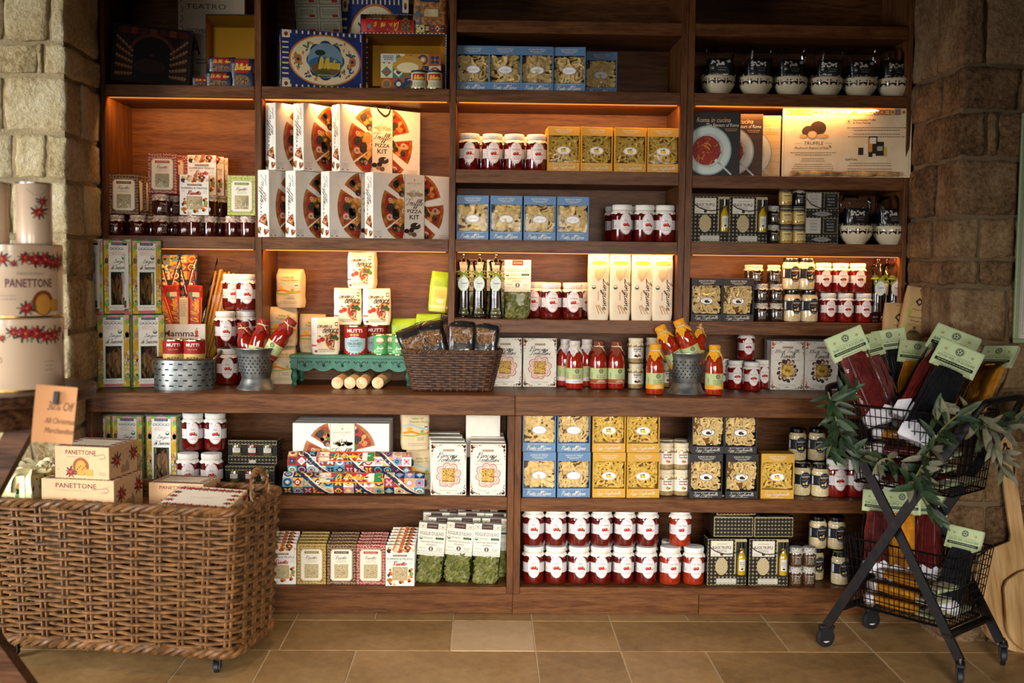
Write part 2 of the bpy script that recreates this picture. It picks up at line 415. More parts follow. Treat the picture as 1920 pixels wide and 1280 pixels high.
# ================================================================== the setting
floor = obj('floor', B().box(-3.2, 3.2, -6, .6, -.08, -.0018, GROUT)); tag(floor, None, None, None, 'structure')
TRAVP = rocky('pale_travertine', '#a98a66', '#bb9d78', '#c7ab88', 3.2, 22, .12, rough=.42, dist=.004)
U = .2715; g = .0022
rt = random.Random(4)
def tile_row(y0, y1, joints):
    for a, c in zip(joints, joints[1:]):
        pale = abs(a+.1035) < .02 and abs(y0+.515) < .02
        me = B().cbox(-(c-a)/2+g, (c-a)/2-g, -(y1-y0)/2+g, (y1-y0)/2-g, -.02, rt.uniform(-.0003, .0003), TRAVP if pale else TRAV, .0016)
        obj('tile', me, floor, TR((a+c)/2, (y0+y1)/2, 0))
J = lambda ks: [.168+U*k for k in ks]
tile_row(-.212, .093, J(range(-9, 9)))
tile_row(-.515, -.212, J([-9, -7, -6, -5, -3, -1, 0, 1, 3, 4, 6, 7, 8]))
tile_row(-.82, -.515, J([-9, -8, -6, -4, -3.1, -2.1, 0, 1, 2, 4, 5, 7, 8]))
y = -.82
for k in range(9):
    ks = [-9+rt.choice((0, .5))]
    while ks[-1] < 7.5: ks.append(ks[-1]+rt.choice((1, 2, 2)))
    tile_row(y-.305, y, J(ks)); y -= .305

def stone_mesh(sx, sy, sz, seed, m, nx=12, ny=12, nz=12, amp=.008):
    "rough-hewn block, centred"
    b = B(); off = Vector((seed*7.3, seed*3.1, seed*1.7)); rr = min(.012, .3*min(sx, sz))
    def dis(p):
        q = Vector(p); s = Vector((sx, sy, sz))/2
        e = [s[i]-abs(q[i]) for i in range(3)]
        # round the arrises
        o = sorted(e); k = max(0, 1-o[1]/rr)
        c = Vector([q[i]*(1-k*.35*rr/max(s[i], .01)) for i in range(3)])
        n = noise.noise_vector(c*9+off)*amp + noise.noise_vector(c*34+off)*amp*.55
        return c+n
    h = Vector((sx, sy, sz))/2
    n = (nx, ny, nz)
    for a in range(3):
        u, w = [i for i in range(3) if i != a]
        for sgn in (-1, 1):
            vs = []; 
            for j in range(n[w]+1):
                for i in range(n[u]+1):
                    p = [0, 0, 0]; p[a] = sgn*h[a]; p[u] = (2*i/n[u]-1)*h[u]; p[w] = (2*j/n[w]-1)*h[w]; vs.append(dis(p))
            k = n[u]+1
            fs = [(j*k+i, j*k+i+1, (j+1)*k+i+1, (j+1)*k+i) for j in range(n[w]) for i in range(n[u])]
            flip = (sgn > 0) == (a == 1)
            b.add(vs, [f[::-1] for f in fs] if flip else fs, m, True)
    me = b.mesh('stone')
    bm = bmesh.new(); bm.from_mesh(me); bmesh.ops.remove_doubles(bm, verts=bm.verts, dist=.0004)
    bmesh.ops.recalc_face_normals(bm, faces=bm.faces); bm.to_mesh(me); bm.free()
    return me
def pillar(name, side, xf, yf, core, m, mm, rows, cx, far):
    "side -1: stands left (return faces right); +1: stands right"
    w = obj(name, core); tag(w, None, None, None, 'structure')
    rs = random.Random(9+side)
    g = .005
    for k, (p0, p1, c1, split) in enumerate(rows):
        z1, z0 = at(cx, p0, yf).z, at(cx, p1, yf).z
        if z0 < .01: z0 = .004
        xs = [xf]+[at(c, (p0+p1)/2, yf).x for c in c1]+[far]
        pr = rs.uniform(0, .009)
        ret = .03 if split is None else split                                # how far back the corner block reaches
        # corner block
        def block(xa, xb, ya, yb):
            xa, xb = min(xa, xb), max(xa, xb)
            me = stone_mesh(xb-xa-g, yb-ya-g, z1-z0-2*g, rs.random()*50, m)
            obj('stone', me, w, TR((xa+xb)/2, (ya+yb)/2, (z0+z1)/2))
        block(xf-side*pr, xs[1]-side*0, yf-pr, ret)
        if ret < -.02: block(xf-side*rs.uniform(0, .008), xf+side*.12, ret, .03)
        for a, c in zip(xs[1:], xs[2:]): block(a, c, yf-rs.uniform(.001, .009), yf+.12)
LX, LY, RX, RY = -1.362, -.31, 1.512, -.41
pillar('wall_left', -1, LX, LY, B().box(-3.1, LX-.01, LY+.01, .55, 0, 2.8, MORTAR), STONE, MORTAR,
  [(-190, -90, [70], None), (-90, 80, [91, 4], None), (80, 142, [82, 70], None), (142, 250, [6], -.17), (250, 338, [86, 24], None), (338, 442, [20], -.16),
   (442, 522, [40], None), (522, 624, [62], -.15), (624, 725, [34], None), (725, 806, [80, 20], -.17), (806, 900, [60], None), (900, 985, [30], -.16), (985, 1090, [80], None), (1090, 1230, [50], None)], 135, -2.2)
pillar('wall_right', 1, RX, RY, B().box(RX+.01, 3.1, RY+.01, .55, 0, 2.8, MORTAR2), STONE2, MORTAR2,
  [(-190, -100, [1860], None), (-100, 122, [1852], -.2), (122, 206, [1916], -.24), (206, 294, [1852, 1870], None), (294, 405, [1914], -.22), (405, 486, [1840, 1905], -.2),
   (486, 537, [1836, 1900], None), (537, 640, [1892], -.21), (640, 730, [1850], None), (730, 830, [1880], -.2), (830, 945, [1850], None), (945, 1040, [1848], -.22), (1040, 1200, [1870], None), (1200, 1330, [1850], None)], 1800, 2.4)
wb = obj('wall_back', B().box(-3.1, 3.1, .34, .5, 0, 2.8, mat('plaster', '#6b5138', .9))); tag(wb, None, None, None, 'structure')

# ------------------------------------------------------------------ built-in shelving
S0, S1, S2B, S2R, S3, S4 = 2.082, 1.840, 1.560, 1.551, 1.313, 1.030
CT, L2, L1 = .776, .425, .109
BY = .30
XA, XB, XC, XL, XR = -.8085, -.125, .7045, -1.357, 1.505
LEDM = mat('led_diffuser', '#ff9a3c', .4, emit=.7, var=0)
def board(n, p, x0, x1, y0, y1, z0, z1, m, c=.0015): return obj(n, B().cbox(x0, x1, y0, y1, z0, z1, m, c), p)
def led(p, x0, x1, z, power):
    s = obj('led_strip', B().box(x0+.01, x1-.01, .012, .018, z-.003, z+.001, LEDM), p)
    l = bpy.data.lights.new('led_light', 'AREA'); l.shape = 'RECTANGLE'; l.size = x1-x0-.03; l.size_y = .008
    l.energy = power; l.color = (1, .46, .13)
    o = bpy.data.objects.new('led_light', l); COL.objects.link(o); o.parent = s
    o.location = ((x0+x1)/2, .02, z-.004); o.rotation_euler = (math.radians(60), 0, 0)
TOPZ = 2.45
up = tag(empty('shelving_unit', TR(0, 0, 0)), 'dark walnut wall shelving with three lit bays left of the double upright', 'shelving')
board('back_panel', up, XL, XC, BY, BY+.02, CT, TOPZ, WX)
board('side_panel', up, XL-.0, XL+.015, 0, BY, CT, TOPZ, WZ)
for a, c in ((XA-.0118, XA+.0118), (XB-.0115, XB+.0115), (XC-.0235, XC-.0006)): board('upright', up, a, c, -.001, BY, CT, TOPZ, WZ)
up2 = tag(empty('shelving_unit', TR(0, 0, 0)), 'dark walnut wall shelving bay with the cookbooks, beside the right stone pillar', 'shelving')
board('back_panel', up2, XC, XR, BY, BY+.02, CT, TOPZ, WX)
board('side_panel', up2, XR-.015, XR, 0, BY, CT, TOPZ, WZ)
board('upright', up2, XC+.0006, XC+.0235, -.001, BY, CT, TOPZ, WZ)
bays = [(XL+.015, XA-.0118, up), (XA+.0118, XB-.0115, up), (XB+.0115, XC-.0235, up), (XC+.0235, XR-.015, up2)]
LEDP = [[2.7, 2.1], [3.0, 3.3], [3.9, 3.1], [3.3, 3.3]]
for i, (a, c, p) in enumerate(bays):
    zs = [(S1, 1.797), (S3, 1.269)]
    if i >= 2: zs += [(S0, 2.038), (S4, .983)]
    if i == 2: zs += [(S2B, 1.513)]
    if i == 3: zs += [(S2R, 1.506)]
    if i < 2: zs += [(2.40, 2.35)]
    for t, z in zs: board('shelf', p, a+.0006, c-.0006, 0, BY, z, t, WX)
    led(p, a, c, 1.797, LEDP[i][0]); led(p, a, c, 1.269, LEDP[i][1])
# worktop and the deeper base units
for a, c, lb in ((LX+.004, .1022, 'walnut counter board left of the joint, under the wicker basket of black packets'), (.1028, XR, 'walnut counter board right of the joint, under the sauce bottles')):
    wt = tag(empty('worktop', TR(0, 0, 0)), lb, 'worktop')
    board('top_board', wt, a, c, -.157, BY, .75, CT, WX, .0008); board('front_nosing', wt, a, c, -.18, -.1571, .708, CT, WX, .0025)
for nm, a, c, lb in (('l', LX+.004, .1022, 'walnut base shelving with risotto packs, half hidden by the wicker hamper'), ('r', .1028, XR, 'walnut base shelving with the red sauce jars in two tiers')):
    u = tag(empty('base_unit', TR(0, 0, 0)), lb, 'shelving')
    board('back_panel', u, a, c, BY-.02, BY, .084, .7495, WX)
    board('side_panel', u, a, a+.0228, -.156, BY-.02, .084, .7495, WZ); board('side_panel', u, c-.0228, c, -.156, BY-.02, .084, .7495, WZ)
    board('face_stile', u, a, a+.0228, -.179, -.1562, .084, .7075, WZ); board('face_stile', u, c-.0228, c, -.179, -.1562, .084, .7075, WZ)
    z = L2 if nm == 'l' else L2-.004
    board('shelf', u, a+.0234, c-.0234, -.157, BY-.02, z-.02, z, WX, .0008); board('front_nosing', u, a+.0234, c-.0234, -.178, -.1571, z-.046, z, WX)
    board('shelf', u, a+.0234, c-.0234, -.178, BY-.02, .084, L1, WX)
    board('toe_kick', u, a, c if nm == 'l' else .76, -.13, -.11, 0, .084, WX)
    if nm == 'r': board('toe_kick', u, .7615, c, -.13, -.11, 0, .084, WX)
    board('floor_bearer', u, a+.02, c-.02, .1, .12, 0, .084, WX)
# ================================================================== products
def film(key='clear_film', ior=1.22, bump=.9):
    m = bpy.data.materials.new(key); m.use_nodes = True; N = m.node_tree.nodes; L = m.node_tree.links; N.remove(N['Principled BSDF'])
    t = N.new('ShaderNodeBsdfTransparent'); g_ = N.new('ShaderNodeBsdfGlossy'); g_.inputs['Roughness'].default_value = .05
    f = N.new('ShaderNodeFresnel'); f.inputs['IOR'].default_value = ior; n = N.new('ShaderNodeTexNoise'); n.inputs['Scale'].default_value = 55
    tc = N.new('ShaderNodeTexCoord'); L.new(tc.outputs['Object'], n.inputs['Vector']); bp = N.new('ShaderNodeBump'); bp.inputs['Strength'].default_value = bump; L.new(n.outputs['Fac'], bp.inputs['Height']); L.new(bp.outputs[0], g_.inputs['Normal']); L.new(bp.outputs[0], f.inputs['Normal'])
    x = N.new('ShaderNodeMixShader'); L.new(f.outputs[0], x.inputs[0]); L.new(t.outputs[0], x.inputs[1]); L.new(g_.outputs[0], x.inputs[2]); L.new(x.outputs[0], N['Material Output'].inputs[0]); return m
FILM = film(); ACRYL = film('clear_acrylic', 1.5, .15)

CLOTH = mat('lid_cloth', '#e9e4dc', .8, var=.06, scale=120, bump=.25, bscale=300)
CREAMC = mat('cream_cloth', '#e3d3b0', .8, var=.06, scale=120, bump=.25, bscale=300)
BLACKL = mat('black_enamel', '#0d0d0e', .25, var=0, coat=.6)
PASTA = mat('dried_pasta', '#e6c47e', .6, var=.14, scale=60)
PASTAY = mat('lemon_pasta', '#e4bb50', .6, var=.14, scale=60)
RICE = mat('rice_grains', '#e0cfa4', .6, scale=420, hex2='#8f7a4e', bump=.5)
OLIVEP = mat('olive_leaf_pasta', '#75742c', .55, scale=60, hex2='#53561c')
TWINE = mat('raffia', '#e0cfa0', .8, var=.1)
def sauce(k, c, c2): return mat('sauce_'+k, c, .12, coat=1, scale=70, hex2=c2, spec=.6)
SA = {'basil': sauce('basil', '#651009', '#470a06'), 'arrabbiata': sauce('arrabbiata', '#620e09', '#420906'), 'ricotta': sauce('ricotta', '#9a2c10', '#7c200c'), 'truffle': sauce('truffle', '#80110b', '#5e0c08')}

def lid_cloth(b, R, z, h, m, seed=0, n=48, fl=1.03, drop=.011):
    "cloth or paper cap tied over a jar lid, with a frilled skirt"
    r_ = random.Random(seed); ph = [r_.uniform(0, 6) for _ in range(3)]
    def wob(a, j, r, zz):
        if j == 0: return (.0014*sin(9*a+ph[0])+.0012*sin(17*a+ph[1]), .0016*sin(7*a+ph[2])+.0012*sin(13*a))
        if j == 1: return (.0007*sin(9*a+ph[0])+.0006*sin(17*a+ph[1]), 0)
        if j in (4, 5): return (.0004*sin(15*a), 0)
        return (0, 0)
    b.lathe([(R*fl, z-drop), (R*.96, z-drop*.4), (R*.86, z), (R*.88, z+h*.15), (R*.93, z+h*.3), (R*.93, z+h*.85), (R*.88, z+h), (R*.4, z+h*1.04), (0, z+h*1.05)], n, m, wob=wob)
    b.tube([(R*.885*cos(t*2*pi/24), R*.885*sin(t*2*pi/24), z+.001) for t in range(24)], .0009, 5, TWINE, closed=True)

def sauce_jar(key, var, name1):
    R, Hh = .0385, .128
    b = B(); b.lathe([(0, .002), (R*.7, 0), (R*.93, .003), (R, .012), (R, .086), (R*.96, .094), (R*.88, .1), (R*.86, .112), (0, .112)], 32, SA[var])
    l = B(); lid_cloth(l, R, .106, .0195, CLOTH, hash(key) % 7)
    a = Art(); W_ = '#e9e2de'; BD = '#cfc6c4'; red = '#a8483f'
    a.rect(-.056, .042, .056, .074, BD, 1, 22)
    a.ell(0, .061, .024, .0365, W_, 2, 16); a.ring(0, .061, .0227, .0348, .0011, '#a5706c', 3, 30)
    a.rect(-.052, .044, -.0475, .073, '#3a3436', 2, 2); a.rect(-.045, .05, -.0355, .052, '#9a8c8c', 2, 2); a.rect(-.045, .055, -.036, .0565, '#9a8c8c', 2, 2)
    a.ell(0, .0893, .0014, .0016, red, 3); a.text("BORGO DE' MEDICI", 0, .0848, .024, .0026, red, 3); a.text('MADE IN ITALY', 0, .0795, .014, .0018, '#8d8080', 3)
    nm = {'basil': 'Basil', 'arrabbiata': 'Arrabbiata', 'ricotta': 'Ricotta Cheese', 'truffle': 'Black Truffle'}[var]
    a.text(nm, 0, .0735, {'basil': .012, 'arrabbiata': .028, 'ricotta': .033, 'truffle': .03}[var], .0058, '#4a4245', 3)
    a.rect(-.017, .0685, .017, .0692, '#a99c9c', 3, 6)
    a.ell(-.0055, .0575, .0058, .0055, '#a31614', 3); a.ell(.0035, .0585, .006, .006, '#b81f1a', 4); a.ell(-.0065, .0592, .0016, .0012, '#f1c8b8', 5); a.ell(.002, .061, .0018, .0013, '#f1c8b8', 5)
    if var == 'basil':
        for dx, dz, t in ((.009, .0545, .4), (.0125, .056, 1.1), (.0118, .0525, -.3)): a.ell(dx, dz, .0032, .002, '#3f7a2c', 5, 8, t)
    elif var == 'arrabbiata': a.line([(.008, .056), (.0115, .0535), (.015, .0545), (.0165, .057)], .002, '#a31614', 5)
    elif var == 'ricotta': a.ell(.012, .057, .004, .0045, '#d8d2c8', 4); a.ell(.012, .061, .0042, .0018, '#f5f1ea', 5)
    else: a.ell(-.0115, .0555, .0038, .0034, '#1a1513', 5); a.ell(-.004, .0515, .0034, .0024, '#b9873c', 5); a.ell(.0095, .056, .0045, .0046, '#9b1512', 5)
    a.rect(-.013, .0468, .013, .0478, '#8d8080', 3, 5); a.text('POMODORO', 0, .0408, .024, .005, '#c0584a', 3)
    lb = B(); a.put(lb, cyl(R))
    for q in (b, l, lb): q.v = [(x, y_, z*1.055) for x, y_, z in q.v]
    kind(key, 'sauce_jar', 'jar', [('jar_body', b, -1), ('cloth_lid', l, -1), ('paper_label', lb, -1)])
for v in SA: sauce_jar('jar_'+v, v, v)

# ---- cream sauce jar, black screw lid
R = .0315
b = B(); b.lathe([(0, .002), (R*.75, 0), (R*.96, .003), (R, .01), (R, .036), (R*.985, .04), (R*.985, .078), (R, .083), (R*.98, .09), (R*.86, .097), (R*.84, .102), (0, .102)], 32, mat('alfredo_cream', '#d9c79a', .12, coat=1, scale=120, hex2='#c4b083', spec=.6))
l = B(); l.lathe([(0, .116), (R*.84, .1158), (R*.9, .114), (R*.91, .103), (R*.88, .1), (R*.8, .1)], 32, BLACKL)
a = Art(); a.rect(-.05, .042, .05, .077, '#131417', 1, 20); a.ell(.003, .058, .0215, .029, '#0e1013', 2, 16); a.ring(.003, .058, .0205, .0278, .001, '#8d9196', 3, 30)
a.rect(-.047, .045, -.038, .074, '#c9ced2', 2, 3); a.text("BORGO DE' MEDICI", .003, .0775, .018, .0022, '#b9bcc0', 3); a.text('ALFREDO', .003, .0695, .03, .0058, '#e4e2da', 3, 0, .01)
a.script('truffle', .003, .0625, .016, .005, '#b4571e', 3, .3); a.text('GOURMET SAUCE', .003, .057, .026, .0024, '#b9bcc0', 3)
a.ell(-.004, .0445, .0042, .0034, '#d9c14c', 3); a.ell(.0055, .046, .0038, .0055, '#c9c6bd', 3); a.ell(.0085, .051, .002, .0022, '#c9c6bd', 4); a.ell(.012, .0435, .0018, .0018, '#c8702c', 3); a.lines(.003, .0365, .018, .003, 2, '#9a9ea2', 3, .001)
lb = B(); a.put(lb, cyl(R))
kind('alfredo', 'cream_sauce_jar', 'jar', [('jar_body', b, -1), ('screw_lid', l, -1), ('paper_label', lb, -1)])

# ---- pale pesto jars
def pesto(key, head, name, blob):
    R = .029; b = B()
    b.lathe([(0, .002), (R*.75, 0), (R*.95, .003), (R, .01), (R, .064), (R*.93, .07), (R*.84, .074), (R*.84, .084), (0, .084)], 28, mat('pesto_'+key, '#a98d5e', .14, coat=1, scale=130, hex2='#8d7448'))
    l = B(); lid_cloth(l, R, .077, .0155, CREAMC, 3, 40, 1.0, .012)
    a = Art(); a.rect(-.042, .018, .042, .058, '#d9cfb8', 1, 16); a.rect(-.0195, .02, .0195, .0575, '#ece6d8', 2, 8); a.rect(-.0145, .05, .0145, .0548, head, 3, 6); a.text("BORGO DE' MEDICI", 0, .0524, .024, .0022, '#e8dccb', 4)
    a.script(name, 0, .0445, .03, .0075, head, 3, .24, .2); a.lines(0, .0375, .02, .003, 2, '#8d8070', 3, .0009)
    for dx, dz, r_, c in blob: a.ell(dx, dz, r_, r_*.8, c, 4)
    lb = B(); a.put(lb, cyl(R)); kind(key, 'pesto_jar', 'jar', [('jar_body', b, -1), ('cloth_lid', l, -1), ('paper_label', lb, -1)])
pesto('pesto_truffle', '#3a3030', 'Truffle Pesto', [(-.006, .028, .0055, '#2a2424'), (.005, .0295, .005, '#a5553c'), (.0095, .027, .003, '#7d2c22'), (-.0005, .0255, .004, '#51463f')])
pesto('pesto_porcini', '#8d3a2c', 'Porcini Mousse', [(-.001, .03, .005, '#c17a24'), (.006, .0285, .004, '#8d4a1c'), (.001, .0255, .004, '#d9a84c')])

# ---- small jars
def small_jar(key, c, c2, lidm, style, R=.0245, Hh=.068):
    b = B(); k = Hh/.068
    b.lathe([(0, .0015), (R*.75, 0), (R*.95, .002), (R, .007), (R, .046*k), (R*.93, .051*k), (R*.86, .054*k), (R*.86, .06*k), (0, .06*k)], 26, mat('small_'+key, c, .14, coat=1, scale=160, hex2=c2))
    l = B(); lid_cloth(l, R, .056*k, .0115*k, lidm, 5, 36, 1.03, .009*k)
    a = Art()
    if style == 'white':
        a.script('Tartufo', 0, .036*k, .026, .009*k, '#cfcac0', 1, .2); a.lines(0, .0285*k, .028, .0042*k, 5, '#b7b2a8', 1, .0011, 3)
    else:
        a.rect(-.02, .014*k, .02, .043*k, '#cdb274', 1, 8); a.script('Gourmet', 0, .036*k, .028, .007*k, '#2c261c', 2, .22); a.lines(0, .0285*k, .022, .004*k, 3, '#4a4030', 2, .001); 
    lb = B(); a.put(lb, cyl(R)); kind(key, 'preserve_jar', 'jar', [('jar_body', b, -1), ('cloth_lid', l, -1), ('paper_label', lb, -1)])
GREYC = mat('mottled_cloth', '#cfcabf', .8, scale=260, hex2='#6f6a66', bump=.25, bscale=300)
FLORC = mat('flowered_cloth', '#e3dac8', .8, scale=120, hex2='#9a6a62', bump=.25, bscale=300)
BLKC = mat('black_dotted_cloth', '#17171a', .7, scale=420, hex2='#5c5a58', bump=.25, bscale=300)
small_jar('tartufo', '#2a2019', '#1a130e', GREYC, 'white'); small_jar('pate', '#5a3c22', '#2c1d10', GREYC, 'white'); small_jar('mustard', '#b89550', '#a07f3f', BLKC, 'tan')
small_jar('jam', '#4a130a', '#2c0a06', FLORC, 'white', .0305, .074)

# ---- sauce bottle with tied kerchief
def bottle(key, capc, strip, l1, l2, sc):
    R = .0315; b = B(); cm = mat('kerchief_'+capc, capc, .8, var=.1, scale=120, bump=.25, bscale=300)
    b.lathe([(0, .002), (R*.7, 0), (R*.94, .003), (R, .01), (R, .093), (R*.97, .106), (R*.85, .122), (R*.66, .137), (R*.55, .147), (R*.52, .158), (R*.56, .166), (0, .166)], 32, sauce('bottle_'+key, sc, '#7c1e0c' if sc != '#5a1408' else '#44100a'))
    l = B()
    def wob(a, j, r, z):
        c = max(0, cos(2*(a+.35)))**2*.5+.5*max(0, cos(2*a+.7))
        k = (abs(cos(2*(a+.35)))**3)
        if j == 0: return (.003*sin(8*a)+.006*k, -.017*k+.003*sin(11*a))
        if j == 1: return (.0018*sin(8*a)+.003*k, -.006*k)
        return (.0006*sin(12*a), 0)
    l.lathe([(R*.82, .138), (R*.7, .147), (R*.575, .156), (R*.6, .159), (R*.64, .163), (R*.64, .174), (R*.58, .1765), (0, .178)], 48, cm, wob=wob)
    s = B(); rr = R*.6
    s.tube([(rr*cos(t*pi/12), rr*sin(t*pi/12), .1565) for t in range(24)], .0016, 6, TWINE, closed=True)
    for q in ((.008, -.003), (-.009, .001), (.011, -.012), (-.004, .01)): s.tube(smooth_path([(0, -rr, .1565), (q[0]*.7, -rr-.004, .1565+q[1]*.6+.003), (q[0]*1.5, -rr-.003, .1565+q[1]*1.3)]), .0011, 5, TWINE)
    a = Art(); a.rect(-.062, .022, .062, .078, '#b3bd84', 1, 24); a.rect(-.062, .0765, .062, .078, '#c9a14a', 2, 24); a.rect(-.062, .022, .062, .0385, strip, 2, 24); a.rect(-.062, .0375, .062, .0388, '#c9a14a', 3, 24); a.rect(-.062, .022, .062, .0232, '#c9a14a', 3, 24)
    a.ell(.004, .067, .0085, .0085, '#1c1f1c', 2); a.ring(.004, .067, .0068, .0068, .0008, '#b3bd84', 3, 18)
    for t in range(5): a.ell(.004+.0032*cos(t*2*pi/5+.3), .067+.0032*sin(t*2*pi/5+.3), .0016, .0016, '#b3bd84', 3, 6)
    a.text(l1, .004, .0525, .036, .0055, '#2a2c20', 2); a.text(l2, .004, .0455, .034, .0052, '#2a2c20', 2); a.rect(-.012, .0405, .02, .0416, '#5a5f40', 2, 6)
    tc = '#f1ead9' if strip != '#d8cfd0' else '#7a6f70'
    a.rect(-.008, .0325, .016, .0336, tc, 3, 4); a.rect(-.012, .0278, .02, .0292, tc, 3, 5)
    a.rect(-.034, .04, -.0325, .062, '#6a7050', 2, 1); a.rect(-.031, .042, -.0298, .06, '#6a7050', 2, 1)
    lb = B(); a.put(lb, cyl(R)); kind(key, 'sauce_bottle', 'bottle', [('bottle_body', b, -1), ('kerchief', l, -1), ('raffia_bow', s, -1), ('paper_label', lb, -1)])
bottle('bot_vodka', '#d6cbc6', '#d8cfd0', 'SUGO ALLA', 'VODKA', '#a3210e')
bottle('bot_porcini', '#7c3a26', '#8d4a2c', 'SUGO AI', 'PORCINI', '#8f1d0d')
bottle('bot_formaggi', '#e2a018', '#dc9a1c', 'DUE FORMAGGI', 'SUGO AL POMODORO', '#a8320f')
bottle('bot_barolo', '#8d2418', '#7c2c34', 'SUGO AL', 'BAROLO', '#8a160c')

# ---- pasta ribbons
def nest(W_, Hh, D, m, n, seed, wd=.006):
    r_ = random.Random(seed); b = B()
    for i in range(n):
        cx, cz = r_.uniform(-.5, .5)*W_, r_.uniform(.04, .96)*Hh
        e = max(0, 1-(2*abs(cx)/W_)**4); cy = -D/2*e*r_.uniform(.3, 1)
        ln = r_.uniform(.02, .05); th = r_.uniform(0, pi); cu = r_.uniform(-1.5, 1.5)
        pts = []
        for k in range(7):
            t = (k/6-.5); an = th+cu*t*2.2
            x, z = cx+cos(an)*ln*t*1.6, cz+sin(an)*ln*t*1.6
            x = max(-W_/2, min(W_/2, x)); z = max(.002, min(Hh, z))
            pts.append((x, min(D/2, cy+.006*sin(3*t+i)+.004*cos(5*t*cu)), z))
        b.ribbon(pts, wd*r_.uniform(.7, 1.1), m, (r_.uniform(-.5, .5), -1, r_.uniform(-.6, .6)))
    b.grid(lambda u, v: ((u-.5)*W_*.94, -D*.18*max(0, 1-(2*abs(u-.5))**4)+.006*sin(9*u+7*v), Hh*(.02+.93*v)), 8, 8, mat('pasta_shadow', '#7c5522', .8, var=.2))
    return b.mesh('pasta_nest')
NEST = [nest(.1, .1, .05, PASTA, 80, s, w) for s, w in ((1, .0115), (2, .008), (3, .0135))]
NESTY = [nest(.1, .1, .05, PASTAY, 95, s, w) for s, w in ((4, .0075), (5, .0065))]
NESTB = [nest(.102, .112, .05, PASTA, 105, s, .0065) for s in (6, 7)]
def stripes(key, c1, c2):
    m = mat(key, c1, .5, var=0, scale=10); nt = m.node_tree; N = nt.nodes; L = nt.links
    tc = N.new('ShaderNodeTexCoord'); w = N.new('ShaderNodeTexWave'); w.inputs['Scale'].default_value = 70; L.new(tc.outputs['Object'], w.inputs['Vector'])
    r = N.new('ShaderNodeValToRGB'); r.color_ramp.elements[0].color = (*H(c1), 1); r.color_ramp.elements[1].color = (*H(c2), 1); r.color_ramp.elements[0].position = .55
    L.new(w.outputs['Fac'], r.inputs[0]); L.new(r.outputs[0], N['Principled BSDF'].inputs['Base Color']); return m
def pasta_box(key, m, bot, nst, tall, stk):
    W_, Hh, D = .115, .158 if not tall else .156, .07; w = W_/2; z0, z1 = .0315, Hh-.031
    if tall: z0, z1 = .026, Hh-.027
    b = B(); t = .0015
    b.cbox(-w, w, 0, t, 0, z0, m, .0006); b.cbox(-w, w, 0, t, z1, Hh, m, .0006)
    b.cbox(-w, -w+.004, 0, t, z0, z1, m, .0006); b.cbox(w-.004, w, 0, t, z0, z1, m, .0006)
    inn = m
    b.box(-w, -w+t, t, D, 0, Hh, m); b.box(w-t, w, t, D, 0, Hh, m); b.box(-w, w, D-t, D, 0, Hh, m); b.box(-w, w, t, D, 0, t, m); b.box(-w, w, t, D, Hh-t, Hh, m)
    a = Art(); c = '#d8d4c8'
    a.text("BORGO DE' MEDICI", 0, Hh-.0105, .06, .0055, c, 1); a.line([(-.026, Hh-.0165), (-.012, Hh-.0178), (.012, Hh-.0178), (.026, Hh-.0165)], .0012, c, 1); a.ell(-.021, Hh-.0175, .002, .0014, c, 1); a.ell(.021, Hh-.0175, .002, .0014, c, 1); a.lines(0, Hh-.0225, .034, .003, 1, c, 1, .0011)
    p = B(); a.put(p, front(0)); a = Art()
    a.lines(0, z0-.005, .085, .003, 1, c, 1, .0011); a.script(bot, 0, z0*.46, .085, .0155, c, 1, .17); a.lines(0, .0042, .045, .003, 1, c, 1, .0011)
    p2 = B(); a.put(p2, front(0))
    s = Art(); s.ell(0, 0, .0255, .0145, '#efe9de', 1, 18)
    if stk == 'blue': s.ring(0, 0, .0245, .0137, .0012, '#4a6a9a', 2, 28); s.text('PAPPARDELLE', 0, 0, .028, .0032, '#8a94a8', 2)
    elif stk == 'yellow': s.ring(0, 0, .024, .0133, .0014, '#a8802c', 2, 28); s.ell(-.006, -.002, .0045, .0045, '#d6b01c', 2); s.ell(.004, -.003, .0055, .0055, '#e0bd22', 3); s.ell(.001, .005, .006, .0022, '#3c5c20', 4); s.ell(-.008, .004, .003, .0018, '#3c5c20', 4)
    else: s.ring(0, 0, .0245, .0137, .0022, '#15120f', 2, 28); s.ell(0, -.002, .008, .0055, '#241a14', 2); s.ell(.007, -.004, .005, .0035, '#4a3626', 3); s.text('BLACK TRUFFLE', 0, .006, .028, .003, '#15120f', 2)
    sk = B(); s.put(sk, lambda u, v, l: (u, .004-l*EPS, v+z0+(z1-z0)*.5-.004))
    f = B(); f.grid(lambda u, v: (-w+.004+(W_-.008)*u, .0062-.0025*sin(pi*u)*sin(pi*v)+.0012*sin(23*u+11*v)*sin(17*v), z0+(z1-z0)*v), 12, 12, FILM)
    n = nst
    k = (z1-z0)/.1
    nm = n.copy(); nm.transform(Matrix.Translation((0, .033, z0+.002)) @ Matrix.Diagonal((1.02, 1, k*.97, 1)))
    kind(key, 'pasta_box', 'box', [('carton', b, -1), ('brand_lettering', p, 0), ('foot_lettering', p2, 0), ('pasta_nest', nm, -1), ('oval_sticker', sk, -1), ('film_window', f, -1)])
BLUE = stripes('blue_pinstripe_card', '#4d7196', '#6485a6'); YEL = stripes('yellow_pinstripe_card', '#bd8a16', '#cf9f30'); BLK = stripes('black_pinstripe_card', '#100e0c', '#1e1c1a')
for i in range(3): pasta_box('blue%d' % i, BLUE, "Pasta all'Uovo", NEST[i], 0, 'blue')
for i in range(2): pasta_box('yellow%d' % i, YEL, 'Egg Tagliatelle', NESTY[i], 0, 'yellow'); pasta_box('black%d' % i, BLK, 'Egg Tagliatelle', NESTB[i], 1, 'black')
